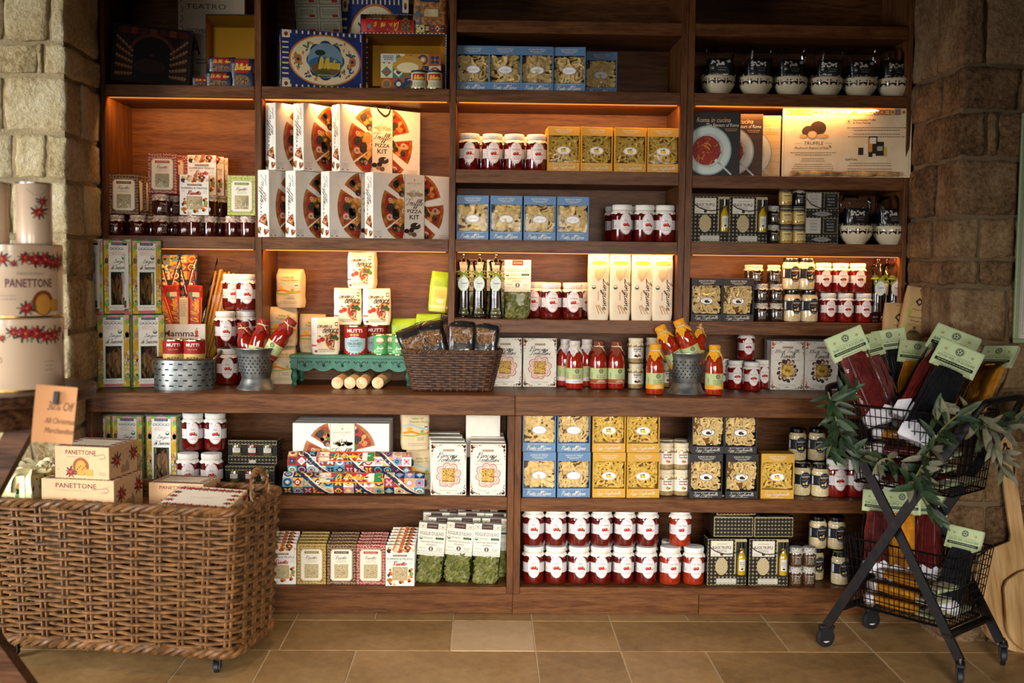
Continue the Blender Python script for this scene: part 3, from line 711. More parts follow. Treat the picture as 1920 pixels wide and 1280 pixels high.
def cyc(p, n): return [p+str(k) for k in n]
# ---- risotto wedge packs
def wedge(W_, Hh, D, m, z0=0):
    "carton pack, deep at the foot and folded flat at the top; front face at y=0"
    w = W_/2; t = .004; b = B(); zc = Hh*.78
    p = [(0, 0), (D, 0), (D, Hh*.3), (D*.45, zc), (t, Hh), (0, Hh)]
    vs = [(x, y, z) for x in (-w, w) for y, z in p]; n = len(p)
    fs = [tuple(range(n)), tuple(range(2*n-1, n-1, -1))]+[(i, i+n, (i+1) % n+n, (i+1) % n) for i in range(n)]
    return b.add(vs, fs, m)
def damask(a, W_, Hh, c, seed, inner):
    r_ = random.Random(seed); x0, y0, x1, y1 = inner
    for j in range(14):
        for i in range(10):
            cx, cy = (i-4.5)*W_/10, (j+.5)*Hh/14
            if x0-.002 < cx < x1+.002 and y0-.002 < cy < y1+.002: continue
            s = .0044; k = r_.randint(0, 3)
            a.ring(cx, cy, s, s*.9, .0014, c, 1, 8, k*pi/2, k*pi/2+4.2); a.ell(cx+.002*cos(k), cy+.002*sin(k), .0014, .001, c, 1, 4)
def risotto(key, bg, sc, head, sub, body=None):
    W_, Hh = .1, .142; b = wedge(W_, Hh, .042, pm(bg)); a = Art(); P = '#e6dcc6'
    inner = (-.036, .014, .036, .122); damask(a, W_, Hh, sc, hash(key) % 99, inner)
    x0, y0, x1, y1 = inner; c = .007
    def oct_(d, m, l): a.poly([(x0+c-d*.4, y0-d), (x1-c+d*.4, y0-d), (x1+d, y0+c-d*.4), (x1+d, y1-c+d*.4), (x1-c+d*.4, y1+d), (x0+c-d*.4, y1+d), (x0-d, y1-c+d*.4), (x0-d, y0+c-d*.4)], m, l)
    oct_(.0035, bg, 2); oct_(.0022, '#d9c9a0', 3); oct_(.0008, head, 4); oct_(-.0002, P, 5)
    a.rect(-.025, .108, .025, .1165, head, 6); a.text("BORGO DE' MEDICI", 0, .1122, .04, .0035, '#e8dcc4', 7)
    a.script('Risotto', 0, .0945, .04, .012, '#3a322c', 6, .16); a.text('RICE WITH', 0, .0845, .026, .0028, head, 6); a.text(sub, 0, .0795, .036, .0028, head, 6)
    a.rect(-.024, .022, .024, .071, '#b59b6a', 6); a.text('NET WT 7 OZ (200g)', 0, .0075, .045, .0032, P, 3)
    p = B(); a.put(p, front(0)); r = B(); r.grid(lambda u, v: (-.023+.046*u, -7*EPS-.0014*sin(pi*u)*sin(pi*v), .023+.047*v), 6, 6, RICE)
    f = B(); f.grid(lambda u, v: (-.0235+.047*u, -8*EPS-.0024*sin(pi*u)*sin(pi*v)-.0004*sin(40*u+20*v), .0225+.048*v), 8, 8, FILM)
    kind(key, 'risotto_pack', 'pack', [('carton', b, -1), ('printed_front', p, 0), ('rice_window', r, -1), ('film_window', f, -1)])
risotto('ris_red', '#8a2c2c', '#e0c9b0', '#a8382c', 'RADICCHIO'); risotto('ris_brown', '#4a2c1c', '#c9a874', '#3a281c', 'MUSHROOM'); risotto('ris_gold', '#8d6a20', '#e0cf90', '#7a7030', 'ARTICHOKE'); risotto('ris_green', '#94a030', '#ece3b8', '#6f8432', 'ARTICHOKE')
W_, Hh = .1, .142; b = wedge(W_, Hh, .042, pm('#e6dfd2')); a = Art(); r_ = random.Random(8)
for side in (0, 1):
    for k in range(26):
        cx = r_.uniform(-.046, .046); cy = r_.uniform(.118, .139) if side else r_.uniform(.004, .058)
        if not side and abs(cx) < .03 and cy > .016: cx = math.copysign(r_.uniform(.032, .046), cx)
        c = r_.choice(['#c9641c', '#d07c22', '#c9641c', '#8d9a3c', '#2c221c', '#a83c22', '#d9b98a']); s = r_.uniform(.004, .0085)
        a.ell(cx, cy, s, s*.85, c, 1+k % 4, 8, r_.uniform(0, 3)); a.line([(cx-s*.3, cy-s*.6), (cx-s*.45, cy), (cx-s*.2, cy+s*.6)], .0008, '#7a3c14', 5)
        if k % 5 == 0: a.ell(cx+s, cy-s, s*.6, s*.5, '#f1e6d2', 5, 8); 
a.rect(-.024, .103, .024, .109, '#7a5a3c', 6); a.text("BORGO DE' MEDICI", 0, .106, .04, .003, '#e8dcc4', 7); a.text('PUMPKIN & TRUFFLE', 0, .0945, .088, .0068, '#2c2624', 6)
a.script('Risotto', 0, .079, .048, .0165, '#a8281c', 6, .24); a.lines(-.036, .086, .014, .004, 2, '#9a8d80', 6, .001, 2); a.lines(.036, .086, .014, .004, 3, '#9a8d80', 6, .001, 4)
a.rect(-.026, .02, .026, .066, '#b08a4a', 6)
p = B(); a.put(p, front(0)); r = B(); r.grid(lambda u, v: (-.024+.048*u, -7*EPS-.0014*sin(pi*u)*sin(pi*v), .022+.042*v), 6, 6, RICE)
f = B(); f.grid(lambda u, v: (-.0245+.049*u, -8*EPS-.0024*sin(pi*u)*sin(pi*v), .0215+.043*v), 8, 8, FILM)
kind('ris_pumpkin', 'risotto_pack', 'pack', [('carton', b, -1), ('printed_front', p, 0), ('rice_window', r, -1), ('film_window', f, -1)])

# ---- stuffed pasta cartons (tortellini, ravioli)
def stuffed(key, l1, l2, mush, D=.045):
    W_, Hh = .123, .18; w = W_/2; b = B(); cw = '#ddd6c6'
    b.cbox(-w, w, .001, D, 0, Hh, pm(cw), .001)
    a = Art(); hx, hy, hw, hh = 0, .071, .0205, .0225
    a.frame(-w+.0008, .0008, w-.0008, Hh-.0008, -hw, hy-hh, hw, hy+hh, cw, 1)
    r_ = random.Random(3); cols = ['#a83028', '#c98a1c', '#2c3a4a', '#4a6a3c', '#c9501c', '#1f2c22']
    for sx in (-1, 1):
        for sy in (0, 1):
            for k in range(46):
                t = r_.random()**1.6; u = r_.random()
                if r_.random() < .5: dx, dy = .003+.008*u*(1-t), .005+.062*t*.9
                else: dx, dy = .004+.042*t*.9, .004+.012*u*(1-t)
                a.ell(sx*(w-dx), (Hh-dy) if sy else dy, .0024*(1-.6*t), .002*(1-.6*t), r_.choice(cols), 2, 6)
    a.rect(-.0195, Hh-.0265, .0195, Hh-.0195, '#8d6a44', 2); a.text("BORGO DE' MEDICI", 0, Hh-.023, .034, .0032, '#e8dcc4', 3)
    a.script(l1, -.002, Hh-.039, .072 if len(l1) < 9 else .092, .019, '#1f1a18', 2, .19); a.script(l2, .002, Hh-.053, .08 if len(l2) > 7 else .056, .019, '#1f1a18', 2, .19)
    a.text('STUFFED PASTA WITH', 0, Hh-.0645, .048, .0034, '#b8584a', 2); a.text('CREAMY RICOTTA & '+('PORCINI MUSHROOMS' if not mush else 'BLACK TRUFFLE'), 0, Hh-.0705, .094, .0036, '#b8584a', 2)
    if not mush:
        for k in range(8):
            t = 2*pi*k/8+.2; cx, cy = hx+.031*cos(t), hy+.031*sin(t); rr = .0135+.002*sin(3*k)
            a.ell(cx, cy, rr, rr, '#a8504a', 2); a.ell(cx*.97, hy+(cy-hy)*.97, rr*.88, rr*.88, '#e3c3b2', 3); a.ring(cx*.9, hy+(cy-hy)*.9, rr*.55, rr*.6, .0016, '#b8685c', 4, 12, t-1, t+2.4)
        for k in range(3): a.ell(.012-.02*k, hy-.034-.004*(k % 2), .004, .005, '#cf9a86', 5)
    else:
        for k in range(13):
            t = 2*pi*k/13; rr = .009+.002*sin(5*k); d = .034+.003*sin(4*k); cx, cy = d*cos(t)*.95, hy+d*sin(t)*1.05
            a.ell(cx, cy, rr, rr*.75, '#201815', 2, 10, t+.6); a.ell(cx*.93, hy+(cy-hy)*.93, rr*.62, rr*.5, ('#c99a7a', '#4a342a', '#d9b494')[k % 3], 3, 8, t+.6)
    a.border(-hw-.0012, hy-hh-.0012, hw+.0012, hy+hh+.0012, .0014, '#8d6a2c', 6)
    # keep the art out of the window
    a.text('Net Weight 8.81 oz (250g)', 0, .0165, .06, .0038, '#3a322c', 2); a.rect(-.006, .008, -.001, .0105, '#2c6a3a', 3); a.rect(.001, .008, .006, .0105, '#a8282c', 3)
    p = B(); a.put(p, front(.001))
    n = B(); n.box(-hw, hw, -.0012, .0006, hy-hh, hy+hh, mat('window_gold', '#9a6c1c', .7))
    r_ = random.Random(5)
    for k in range(16):
        x, z = r_.uniform(-.8, .8)*hw, hy+r_.uniform(-.8, .8)*hh
        if not mush: n.tube([(x+.0055*cos(t*2*pi/9), -.0035-.0015*sin(t+k), z+.0055*sin(t*2*pi/9)) for t in range(9)], .0024, 6, mat('tortellini', '#d9b45c', .55, var=.1), closed=True)
        else:
            t = r_.uniform(0, 3); q = [(x+.0075*cos(t+pi/2*i), -.0028-.0004*k, z+.0075*sin(t+pi/2*i)) for i in range(4)]; n.add(q, [(0, 1, 2, 3)], mat('ravioli', '#dbb24a', .55, var=.1))
    f = B(); f.grid(lambda u, v: (-hw+2*hw*u, -.0105, hy-hh+2*hh*v), 2, 2, FILM)
    kind(key, 'stuffed_pasta_box', 'box', [('carton', b, -1), ('printed_front', p, 0), ('pasta_window', n, -1), ('film_window', f, -1)])
stuffed('tortellini', 'Porcini', 'Tortellini', 0); stuffed('ravioli', 'Black Truffle', 'Ravioli', 1, .07)
b = B().cbox(-.06, .06, 0, .045, 0, .18, pm('#ddd6c6'), .001)
kind('tort_plain', 'stuffed_pasta_box', 'box', [('carton', b, -1)])

# ---- tall cartons of striped vegetable pasta
def vegbox():
    W_, Hh, D = .112, .26, .098; w = W_/2; G_ = '#1c5a3a'; Wt = '#e9e6da'
    hx, h0, h1 = .0255, .03, .15
    b = B(); fr = pm('#d9cf9a'); y1 = .0008
    b.box(-w, w, .02, D, 0, Hh, fr); b.box(-w, w, y1, .02, 0, h0, fr); b.box(-w, w, y1, .02, h1, Hh, fr); b.box(-w, -hx-.004, y1, .02, h0, h1, fr); b.box(hx+.004, w, y1, .02, h0, h1, fr)
    def pattern(a, x0, x1, z0, z1, seed, l):
        r_ = random.Random(seed)
        n = int((x1-x0)*(z1-z0)*9000)
        for k in range(n):
            cx, cz = r_.uniform(x0, x1), r_.uniform(z0, z1); s = r_.uniform(.006, .014)
            s = min(s, cx-x0, x1-cx) if min(cx-x0, x1-cx) > .002 else .002
            s2 = min(s*1.5, cz-z0, z1-cz) if min(cz-z0, z1-cz) > .002 else .002
            a.ell(cx, cz, s, s2, r_.choice(['#c99a1c', '#d9c95c', '#d99aa8', '#7fae4c', '#b8d98a', '#cfa0b8', '#d0a024']), l+k % 3, 8)
            if k % 2: a.ring(cx, cz, s, s2, .0012, r_.choice(['#a8283a', '#f1ead2', '#4a9a4a']), l+3, 12)
    a = Art()
    a.frame(-w, 0, w, Hh, -hx-.004, h0, hx+.004, h1, '#c9b03a', 1)
    for q in ((-w+.003, -.0345, .004, Hh-.004), (.0345, w-.003, .004, Hh-.004)): pattern(a, q[0], q[1], q[2], q[3], 5, 2)
    a.rect(-.0345, Hh-.02, .0345, Hh-.003, '#86b35c', 2); a.sector(0, Hh-.018, .02, .1, pi-.1, '#d99aa8', 3, 10); a.rect(-.03, .003, .03, .013, '#c8707c', 2)
    a.frame(-.034, .014, .034, Hh-.012, -hx, h0+.004, hx, h1-.004, Wt, 6)
    a.rect(-.024, Hh-.02, .024, Hh-.0115, '#1f2c52', 7); a.text("BORGO DE' MEDICI", 0, Hh-.0157, .042, .0044, '#c9ccd8', 8); a.text('ORGANIC', 0, Hh-.0235, .018, .0028, '#3a8a5a', 7)
    for k in range(5): a.ring(-.024+.012*k, Hh-.0315, .0062, .0048, .0014, '#4a5670', 7, 12)
    a.rect(-.028, Hh-.0335, .028, Hh-.0325, '#4a5670', 7)
    for k, tw in enumerate((.036, .05, .044)): a.text(('DURUM WHEAT', 'SEMOLINA PASTA WITH', 'VEGETABLES AND SPICES')[k], 0, Hh-.0415-.0052*k, tw, .0034, '#c8786c', 7)
    a.ell(.022, Hh-.062, .0075, .0075, '#2c6a44', 7); a.ell(.022, Hh-.0595, .0058, .0036, '#e9e6da', 8); a.text('USDA', .022, Hh-.0595, .008, .0028, '#2c6a44', 9)
    a.script('Lingue', .006, Hh-.077, .042, .0185, '#23283a', 7, .17); a.script('di Suocera', .003, Hh-.095, .054, .0165, '#23283a', 7, .17)
    a.text('Net Weight 8.8 oz (250g)', 0, .0245, .058, .0042, '#3a3a3a', 7); a.text('MADE IN ITALY', 0, .0185, .034, .0032, '#6a6a6a', 7)
    a.border(-w, 0, w, Hh, .003, G_, 8); a.border(-hx-.0016, h0+.0024, hx+.0016, h1-.0024, .0026, G_, 8)
    p = B(); a.put(p, front(y1))
    s = Art(); d = D/2; s.rect(-d, 0, d, Hh, '#d8cf9a', 1)
    pattern(s, -d+.001, d-.001, .004, Hh-.004, 9, 2); s.rect(-.032, .02, .032, Hh-.012, Wt, 6); s.rect(-.024, Hh-.02, .024, Hh-.0125, '#1f2c52', 7); s.rect(-d, 0, d, .01, '#c8707c', 6)
    s.script('Lingue di Suocera', .002, .16, .11, .02, '#4a5670', 7, .14, .3, -pi/2); s.lines(-.006, .2, .006, .004, 18, '#c8a49a', 7, .0012)
    for k, c in enumerate(('#3f7a34', '#a8302c', '#5a2c4a', '#3f8a3c', '#c97a2c', '#2c6a2c', '#a82c2c')): s.ell(-.008+.008*(k % 3), .03+.011*(k//3), .0068, .0075, c, 7+k % 2)
    for fn in (left_side(-w), right_side(w)):
        s.put(p, (lambda f: lambda u, v, l: tuple(Vector(f(u, v, l))+Vector((0, d, 0))))(fn))
    p.box(-w, w, y1, D, Hh, Hh+.0004, pm('#cfcab8'))
    n = B(); r_ = random.Random(2); ms = [mat('veg_pasta_%d' % i, c, .6, var=.15, scale=50, stretch=(6, 1, .6), hex2=c2) for i, (c, c2) in enumerate((('#8d6a3c', '#6a3c34'), ('#a8742c', '#7c4a3a'), ('#7a5a3a', '#4a4a2c')))]
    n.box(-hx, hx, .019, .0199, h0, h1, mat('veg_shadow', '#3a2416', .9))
    for k in range(16):
        cx, cz = r_.uniform(-.8, .8)*hx, h0+(h1-h0)*r_.uniform(.22, .78); ln = r_.uniform(.045, .07); an = r_.gauss(pi/2, .18); wd = r_.uniform(.009, .014); tw = r_.uniform(-1, 1)
        vs = []; fs = []
        for i in range(11):
            t = i/10-.5; q = (1-(2*t)**2)**.6*wd/2*(1+.1*sin(17*t)); x = cx+cos(an)*ln*t+.004*sin(6*t+k); z = cz+sin(an)*ln*t; yy = .014-.007*r_.random()*0-k*.0004+.003*sin(5*t+k)
            for e in (-1, 1):
                xx = max(-hx, min(hx, x+e*q*cos(tw*t*2))); vs.append((xx, yy+e*q*.4*sin(3*tw*t+1), max(h0+.001, min(h1-.001, z))))
        for i in range(10): fs.append((2*i, 2*i+1, 2*i+3, 2*i+2))
        n.add(vs, fs, ms[k % 3], True)
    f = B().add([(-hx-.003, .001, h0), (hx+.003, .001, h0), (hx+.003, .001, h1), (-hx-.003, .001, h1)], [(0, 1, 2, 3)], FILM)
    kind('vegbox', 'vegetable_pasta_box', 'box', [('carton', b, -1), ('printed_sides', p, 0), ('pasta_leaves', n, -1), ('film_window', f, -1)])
vegbox()

# ---- pizza kit carton
TRUF = mat('truffle_print', '#1c1512', .7, scale=160, hex2='#453629'); CRUST = mat('crust_print', '#b5702a', .6, scale=40, hex2='#7a3c14'); TOM = mat('tomato_print', '#a8301a', .6, scale=45, hex2='#7c1c10'); CHEESE = mat('cheese_print', '#d9a04a', .6, scale=40, hex2='#b8682c')
def slice_(a, cx, cy, r, a0, a1, l, seed, dense=1):
    r_ = random.Random(seed); n = max(5, int((a1-a0)*9))
    a.sector(cx, cy, r, a0, a1, CRUST, l, n); a.sector(cx+.004*cos((a0+a1)/2), cy+.004*sin((a0+a1)/2), r*.9-.004, a0+.03, a1-.03, TOM, l+1, n)
    for k in range(int(9*(a1-a0)*dense)):
        d = r*r_.uniform(.25, .82); t = r_.uniform(a0+.12, a1-.12); x, y_ = cx+d*cos(t), cy+d*sin(t); s = r*r_.uniform(.05, .1); q = k % 5
        if q in (0, 3): a.ell(x, y_, s*1.5, s*1.2, CHEESE, l+2, 8, t)
        elif q == 1: a.ell(x, y_, s*1.35, s*1.25, TRUF, l+4, 9, t)
        elif q == 2: a.ell(x, y_, s, s*.95, '#c9a884', l+3, 8); a.ell(x, y_, s*.75, s*.7, '#d9b8a0', l+4, 8); a.ell(x, y_, s*.45, s*.4, '#a8604a', l+5, 8)
        else: a.ell(x, y_, s*1.2, s*.5, '#4a6a24', l+3, 8, t+1)
W_, Hh, D = .34, .235, .056
PWH = '#e7dfd2'
b = B().cbox(0, W_, 0, D, 0, Hh, pm(PWH), .0012)
a = Art(); q = .02
# left half wheel and right wedges of pizza around the name panel
def clip_art(fn):
    t = Art(); fn(t); return t
slice_(a, .168, .112, .134, 2.66, 3.72, 1, 3, 2.2); slice_(a, .152, .136, .104, 1.85, 2.6, 1, 5, 2.2)
slice_(a, .15, .1, .112, 3.78, 4.5, 1, 9, 2)
slice_(a, .18, .13, .114, .24, 1.3, 1, 11, 2.2); slice_(a, .17, .112, .135, -.55, .14, 1, 13, 2.2); slice_(a, .178, .088, .112, -1.4, -.64, 1, 15, 2)
a.rect(.131, .0006, .219, Hh-.0006, '#dcd2bf', 8); a.rect(.131, .0006, .1325, Hh-.0006, '#6a645a', 9); a.rect(.2175, .0006, .219, Hh-.0006, '#6a645a', 9)
a.text("BORGO DE' MEDICI", .175, .203, .062, .006, '#8d8272', 9); a.text('CUCINA', .175, .195, .018, .0035, '#8d8272', 9); a.ell(.175, .2155, .0035, .0045, '#a89c88', 9)
r_ = random.Random(6)
for k in range(26): a.ell(.175+r_.uniform(-.036, .036), .162+r_.uniform(-.006, .008), r_.uniform(.003, .009), r_.uniform(.002, .006), r_.choice(['#b5a88e', '#a39678', '#c4b99f']), 9, 6)
for k in range(5): a.rect(.155+.008*k, .166, .159+.008*k, .174+.003*(k % 3), '#a09274', 9)
a.script('Truffle', .175, .131, .075, .036, '#191614', 10, .15); a.text('PIZZA', .175, .102, .062, .0125, '#191614', 10, 0, .012); a.text('KIT', .175, .081, .042, .0165, '#191614', 10, 0, .012)
a.ell(.179, .042, .024, .02, '#cfc4b2', 9); a.ell(.18, .049, .022, .0125, TRUF, 10); a.line([(.183, .051), (.2, .062), (.214, .069)], .004, '#e3ddd2', 11)
for k, (x, z) in enumerate(((.142, .03), (.158, .022), (.174, .018), (.163, .034))): a.ell(x, z, .011, .0085, ('#2a1e18', '#8d6a50', '#6f4f3c', '#2c221c')[k], 11)
a.border(.006, .012, .038, .03, .0006, '#b8ad9c', 1); a.text('MADE', .022, .0245, .018, .004, '#8d8272', 2); a.text('IN ITALY', .022, .0175, .024, .004, '#8d8272', 2); a.rect(.008, .0055, .016, .0085, '#2c6a3a', 1); a.rect(.028, .0055, .036, .0085, '#9a2c2c', 1); a.lines(.305, .018, .05, .005, 3, '#a89c88', 12, .0016)
p = B(); a.put(p, front(0))
p = B(); 
for vs, fs, m, l in a.i: p.add([(min(max(x, .0006), W_-.0006), -l*EPS*.6, min(max(z, .0006), Hh-.0006)) for x, z in vs], fs, m)
s = Art(); s.script('Truffle', .0, .17, .1, .034, '#191614', 1, .15, .3, -pi/2); s.text('PIZZA KIT', -.008, .105, .082, .0095, '#2c2825', 1, 0, .012, -pi/2); s.text("BORGO DE' MEDICI", .014, .115, .08, .004, '#b5ab9c', 1, 0, 0, -pi/2)
slice_(s, .024, .036, .048, 1.75, 2.75, 1, 4, 2); slice_(s, -.008, .036, .026, 3.2, 4.6, 1, 5, 2); slice_(s, .006, .03, .024, 4.7, 6.1, 1, 6, 2)
for vs, fs, m, l in s.i: p.add([(-l*EPS*.6, D/2-min(max(x, -D/2+.001), D/2-.001), min(max(z, .001), Hh)) for x, z in vs], fs, m)
h = B(); h.tube(smooth_path([(.135, .01, Hh-.004), (.15, .004, Hh+.004), (.16, -.004, Hh-.012), (.18, -.008, Hh-.026), (.2, -.005, Hh-.018), (.21, .004, Hh+.006), (.203, .012, Hh+.012), (.198, .014, Hh-.002)], 5), .0032, 8, mat('black_rope', '#171412', .8, var=.2, bump=.4, bscale=400))
kind('pizza', 'pizza_kit_box', 'box', [('carton', b, -1), ('printed_sides', p, 0), ('rope_handle', h, -1)])

# ---- soft paper bags
def softbag(W_, Hh, D, m, seed, amp=.003, top=.35, nx=16, nz=18, fold=True):
    """paper sack: squarish foot, pinched top. Returns builder and a mapping for print on the front"""
    off = Vector((seed*3.3, seed*1.9, 0))
    def sect(v):
        k = max(0, (v-.8)/.2); w = W_/2*(1-.03*k); d = D/2*(1-(1-top)*k**1.4)
        e = .92+.08*min(1, v*8); return w*e, d*e
    def pt(t, v, o=0):
        w, d = sect(v); c, s_ = cos(t), sin(t); n = 4.5
        x = w*math.copysign(abs(c)**(2/n), c); y_ = d*math.copysign(abs(s_)**(2/n), s_)
        q = noise.noise(Vector((x*22, y_*22, v*Hh*22))+off)*amp + noise.noise(Vector((x*60, y_*60, v*Hh*60))+off)*amp*.35
        L_ = math.hypot(x, y_) or 1
        return (x*(1+(q+o)/L_), y_*(1+(q+o)/L_), v*Hh+noise.noise(Vector((x*15, y_*15, 3))+off)*amp*v)
    b = B(); n = nx*4
    vs = [pt(2*pi*i/n, j/nz) for j in range(nz+1) for i in range(n)]
    fs = [(j*n+i, j*n+(i+1) % n, (j+1)*n+(i+1) % n, (j+1)*n+i) for j in range(nz) for i in range(n)]
    fs.append(tuple(range(n))[::-1]); c = len(vs); vs.append((0, 0, Hh*1.005))
    fs += [(nz*n+i, nz*n+(i+1) % n, c) for i in range(n)]
    b.add(vs, fs, m, True)
    if fold:
        w, d = sect(1); b.add([(-w*.98, -d*.6, Hh*1.003), (w*.98, -d*.6, Hh*1.0), (w*.96, d*.9, Hh*1.012), (-w*.96, d*.9, Hh*1.014)], [(0, 1, 2, 3)], m)
    def fm(u, v, l):
        vv = min(max(v/Hh, 0), 1); w, d = sect(vv); x = max(-.97, min(.97, u/w)); 
        t = math.acos(math.copysign(abs(x)**(4.5/2), x)); p_ = pt(-t, vv, .0006+l*EPS)
        return (p_[0], p_[1], p_[2])
    return b, fm
def subdiv(a, n=8):
    "split big rects so that print follows a bulging bag"
    o = Art()
    for vs, fs, m, l in a.i:
        if len(vs) == 4 and len(fs) == 1 and len(fs[0]) == 4:
            p = [Vector((*vs[i], 0)) for i in fs[0]]
            g_ = [tuple((p[0].lerp(p[1], i/n)).lerp(p[3].lerp(p[2], i/n), j/n))[:2] for j in range(n+1) for i in range(n+1)]
            o.q(g_, [(j*(n+1)+i, j*(n+1)+i+1, (j+1)*(n+1)+i+1, (j+1)*(n+1)+i) for j in range(n) for i in range(n)], m, l)
        else: o.q(vs, fs, m, l)
    return o
KRAFT = mat('cream_paper', '#cfba92', .7, var=.06, scale=30, bump=.15, bscale=60)
def flour(key, seed):
    b, fm = softbag(.1, .141, .07, KRAFT, seed); a = Art()
    a.text('Italian 00', .004, .112, .04, .008, '#7a8a1c', 2, .15, .01); a.text('Organic Flour', .008, .1, .066, .009, '#7a8a1c', 2, .15, .01)
    a.ell(-.024, .074, .0075, .0075, '#d9a01c', 2)
    for k in range(10): a.line([(-.024+.009*cos(k*.63), .074+.009*sin(k*.63)), (-.024+.0125*cos(k*.63), .074+.0125*sin(k*.63))], .0016, '#d9a01c', 2, False)
    a.line([(-.046, .084), (-.02, .09), (.012, .078), (.046, .074)], .006, '#9ab3b5', 1); a.line([(-.046, .06), (-.015, .064), (.015, .056), (.046, .06)], .007, '#c9772c', 1); a.line([(-.046, .052), (-.01, .05), (.02, .056), (.046, .056)], .005, '#93a62c', 2)
    a.ell(.02, .066, .006, .005, '#7fa02c', 2); a.rect(.0194, .058, .0206, .064, '#6a5a2c', 2); a.ell(.034, .082, .008, .008, '#d8d2c0', 2); a.ell(.031, .082, .0025, .004, '#2c6a3a', 3); a.ell(.037, .082, .0025, .004, '#a82c24', 3)
    a.ell(.014, .04, .02, .007, '#cfc3a0', 3); a.text('MOLINO', .014, .0425, .024, .005, '#3a342a', 4); a.text('GRASSI', .014, .036, .024, .005, '#3a342a', 4); a.lines(.004, .022, .07, .006, 2, '#7a705c', 2, .0016)
    p = B(); subdiv(a).put(p, fm); kind(key, 'flour_bag', 'bag', [('paper_sack', b, -1), ('printed_front', p, -1)])
flour('flour0', 1); flour('flour1', 4)
def pizzaflour(key, seed):
    b, fm = softbag(.103, .134, .075, mat('white_paper_sack', '#e4d8c0', .65, var=.04, scale=30, bump=.12, bscale=60), seed, .0025, .6); a = Art()
    a.rect(-.03, .014, .049, .13, '#dccdae', 1); a.rect(-.05, .004, -.031, .132, '#e6e4e0', 2); a.lines(-.0405, .12, .014, .005, 11, '#9a9590', 3, .0012, 2); a.rect(-.049, .03, -.032, .036, '#c8584a', 3)
    slice_(a, .032, .05, .034, 1.2, 4.6, 2, 7, 2.5); a.ell(-.014, .078, .0125, .0105, '#e6dcc8', 6); a.ell(-.012, .056, .009, .0085, '#a82a1c', 5); a.ell(-.024, .05, .0075, .007, '#b8381c', 6); a.ell(.004, .046, .0045, .004, '#a82a1c', 6); a.ell(.01, .036, .004, .004, '#a82a1c', 6)
    a.ell(.03, .064, .009, .0085, '#2c4a1c', 8); a.ell(.038, .058, .006, .007, '#3c5c24', 9); a.ell(.0, .07, .005, .0028, '#4a6a24', 7, 8, .6); a.ell(-.02, .068, .004, .0025, '#4a6a24', 8, 8, -.6)
    a.script('Anima', -.004, .106, .05, .0165, '#1f1a16', 9, .13); a.script('Verace', .016, .088, .05, .0165, '#1f1a16', 9, .13); a.rect(.032, .105, .041, .119, '#1f1a16', 3); a.ell(.0365, .112, .003, .0045, '#e4d8c0', 4)
    a.lines(.004, .02, .066, .0045, 3, '#5a5044', 3, .0016, 5); a.ell(-.034, .012, .005, .0045, '#a82a1c', 4)
    p = B(); subdiv(a).put(p, fm); kind(key, 'pizza_flour_bag', 'bag', [('paper_sack', b, -1), ('printed_front', p, -1)])
pizzaflour('anima0', 2); pizzaflour('anima1', 6)
def semolina(key, seed, Hh):
    b, fm = softbag(.1, Hh, .07, mat('green_paper_sack', '#86a821', .5, var=.06, scale=30, bump=.15, bscale=60), seed, .004, .5); a = Art()
    k = Hh/.15
    a.rect(-.047, .0, .047, .058*k, '#d9c98a', 1); a.text('Organic', .006, .098*k, .045, .01, '#e3ead0', 2, .15, .01); a.text('Semolina', .008, .083*k, .05, .01, '#e3ead0', 2, .15, .01); a.line([(-.046, .062*k), (-.01, .07*k), (.046, .056*k)], .008, '#b8ccc8', 2); a.ell(-.024, .046*k, .008, .008, '#d9a01c', 3); a.ell(.032, .06*k, .008, .008, '#e3e0d0', 3); a.ell(.029, .06*k, .0025, .004, '#2c6a3a', 4); a.ell(.035, .06*k, .0025, .004, '#a82c24', 4)
    p = B(); subdiv(a).put(p, fm); kind(key, 'semolina_bag', 'bag', [('paper_sack', b, -1), ('printed_front', p, -1)])
semolina('semo0', 3, .13)
b, fm = softbag(.072, .15, .06, mat('green_paper_sack', '#8fb81f'), 8, .004, .45); a = Art(); a.rect(-.035, .004, .035, .095, '#cdbb5c', 1); a.lines(0, .08, .04, .006, 5, '#8d8440', 2, .002); a.ell(.004, .042, .014, .006, '#e3ddc0', 2); a.text('GRASSI', .004, .042, .018, .004, '#4a4420', 3); a.rect(-.034, .014, .034, .024, '#d9cf90', 2)
p = B(); subdiv(a).put(p, fm); kind('semo_side', 'semolina_bag', 'bag', [('paper_sack', b, -1), ('printed_front', p, -1)])

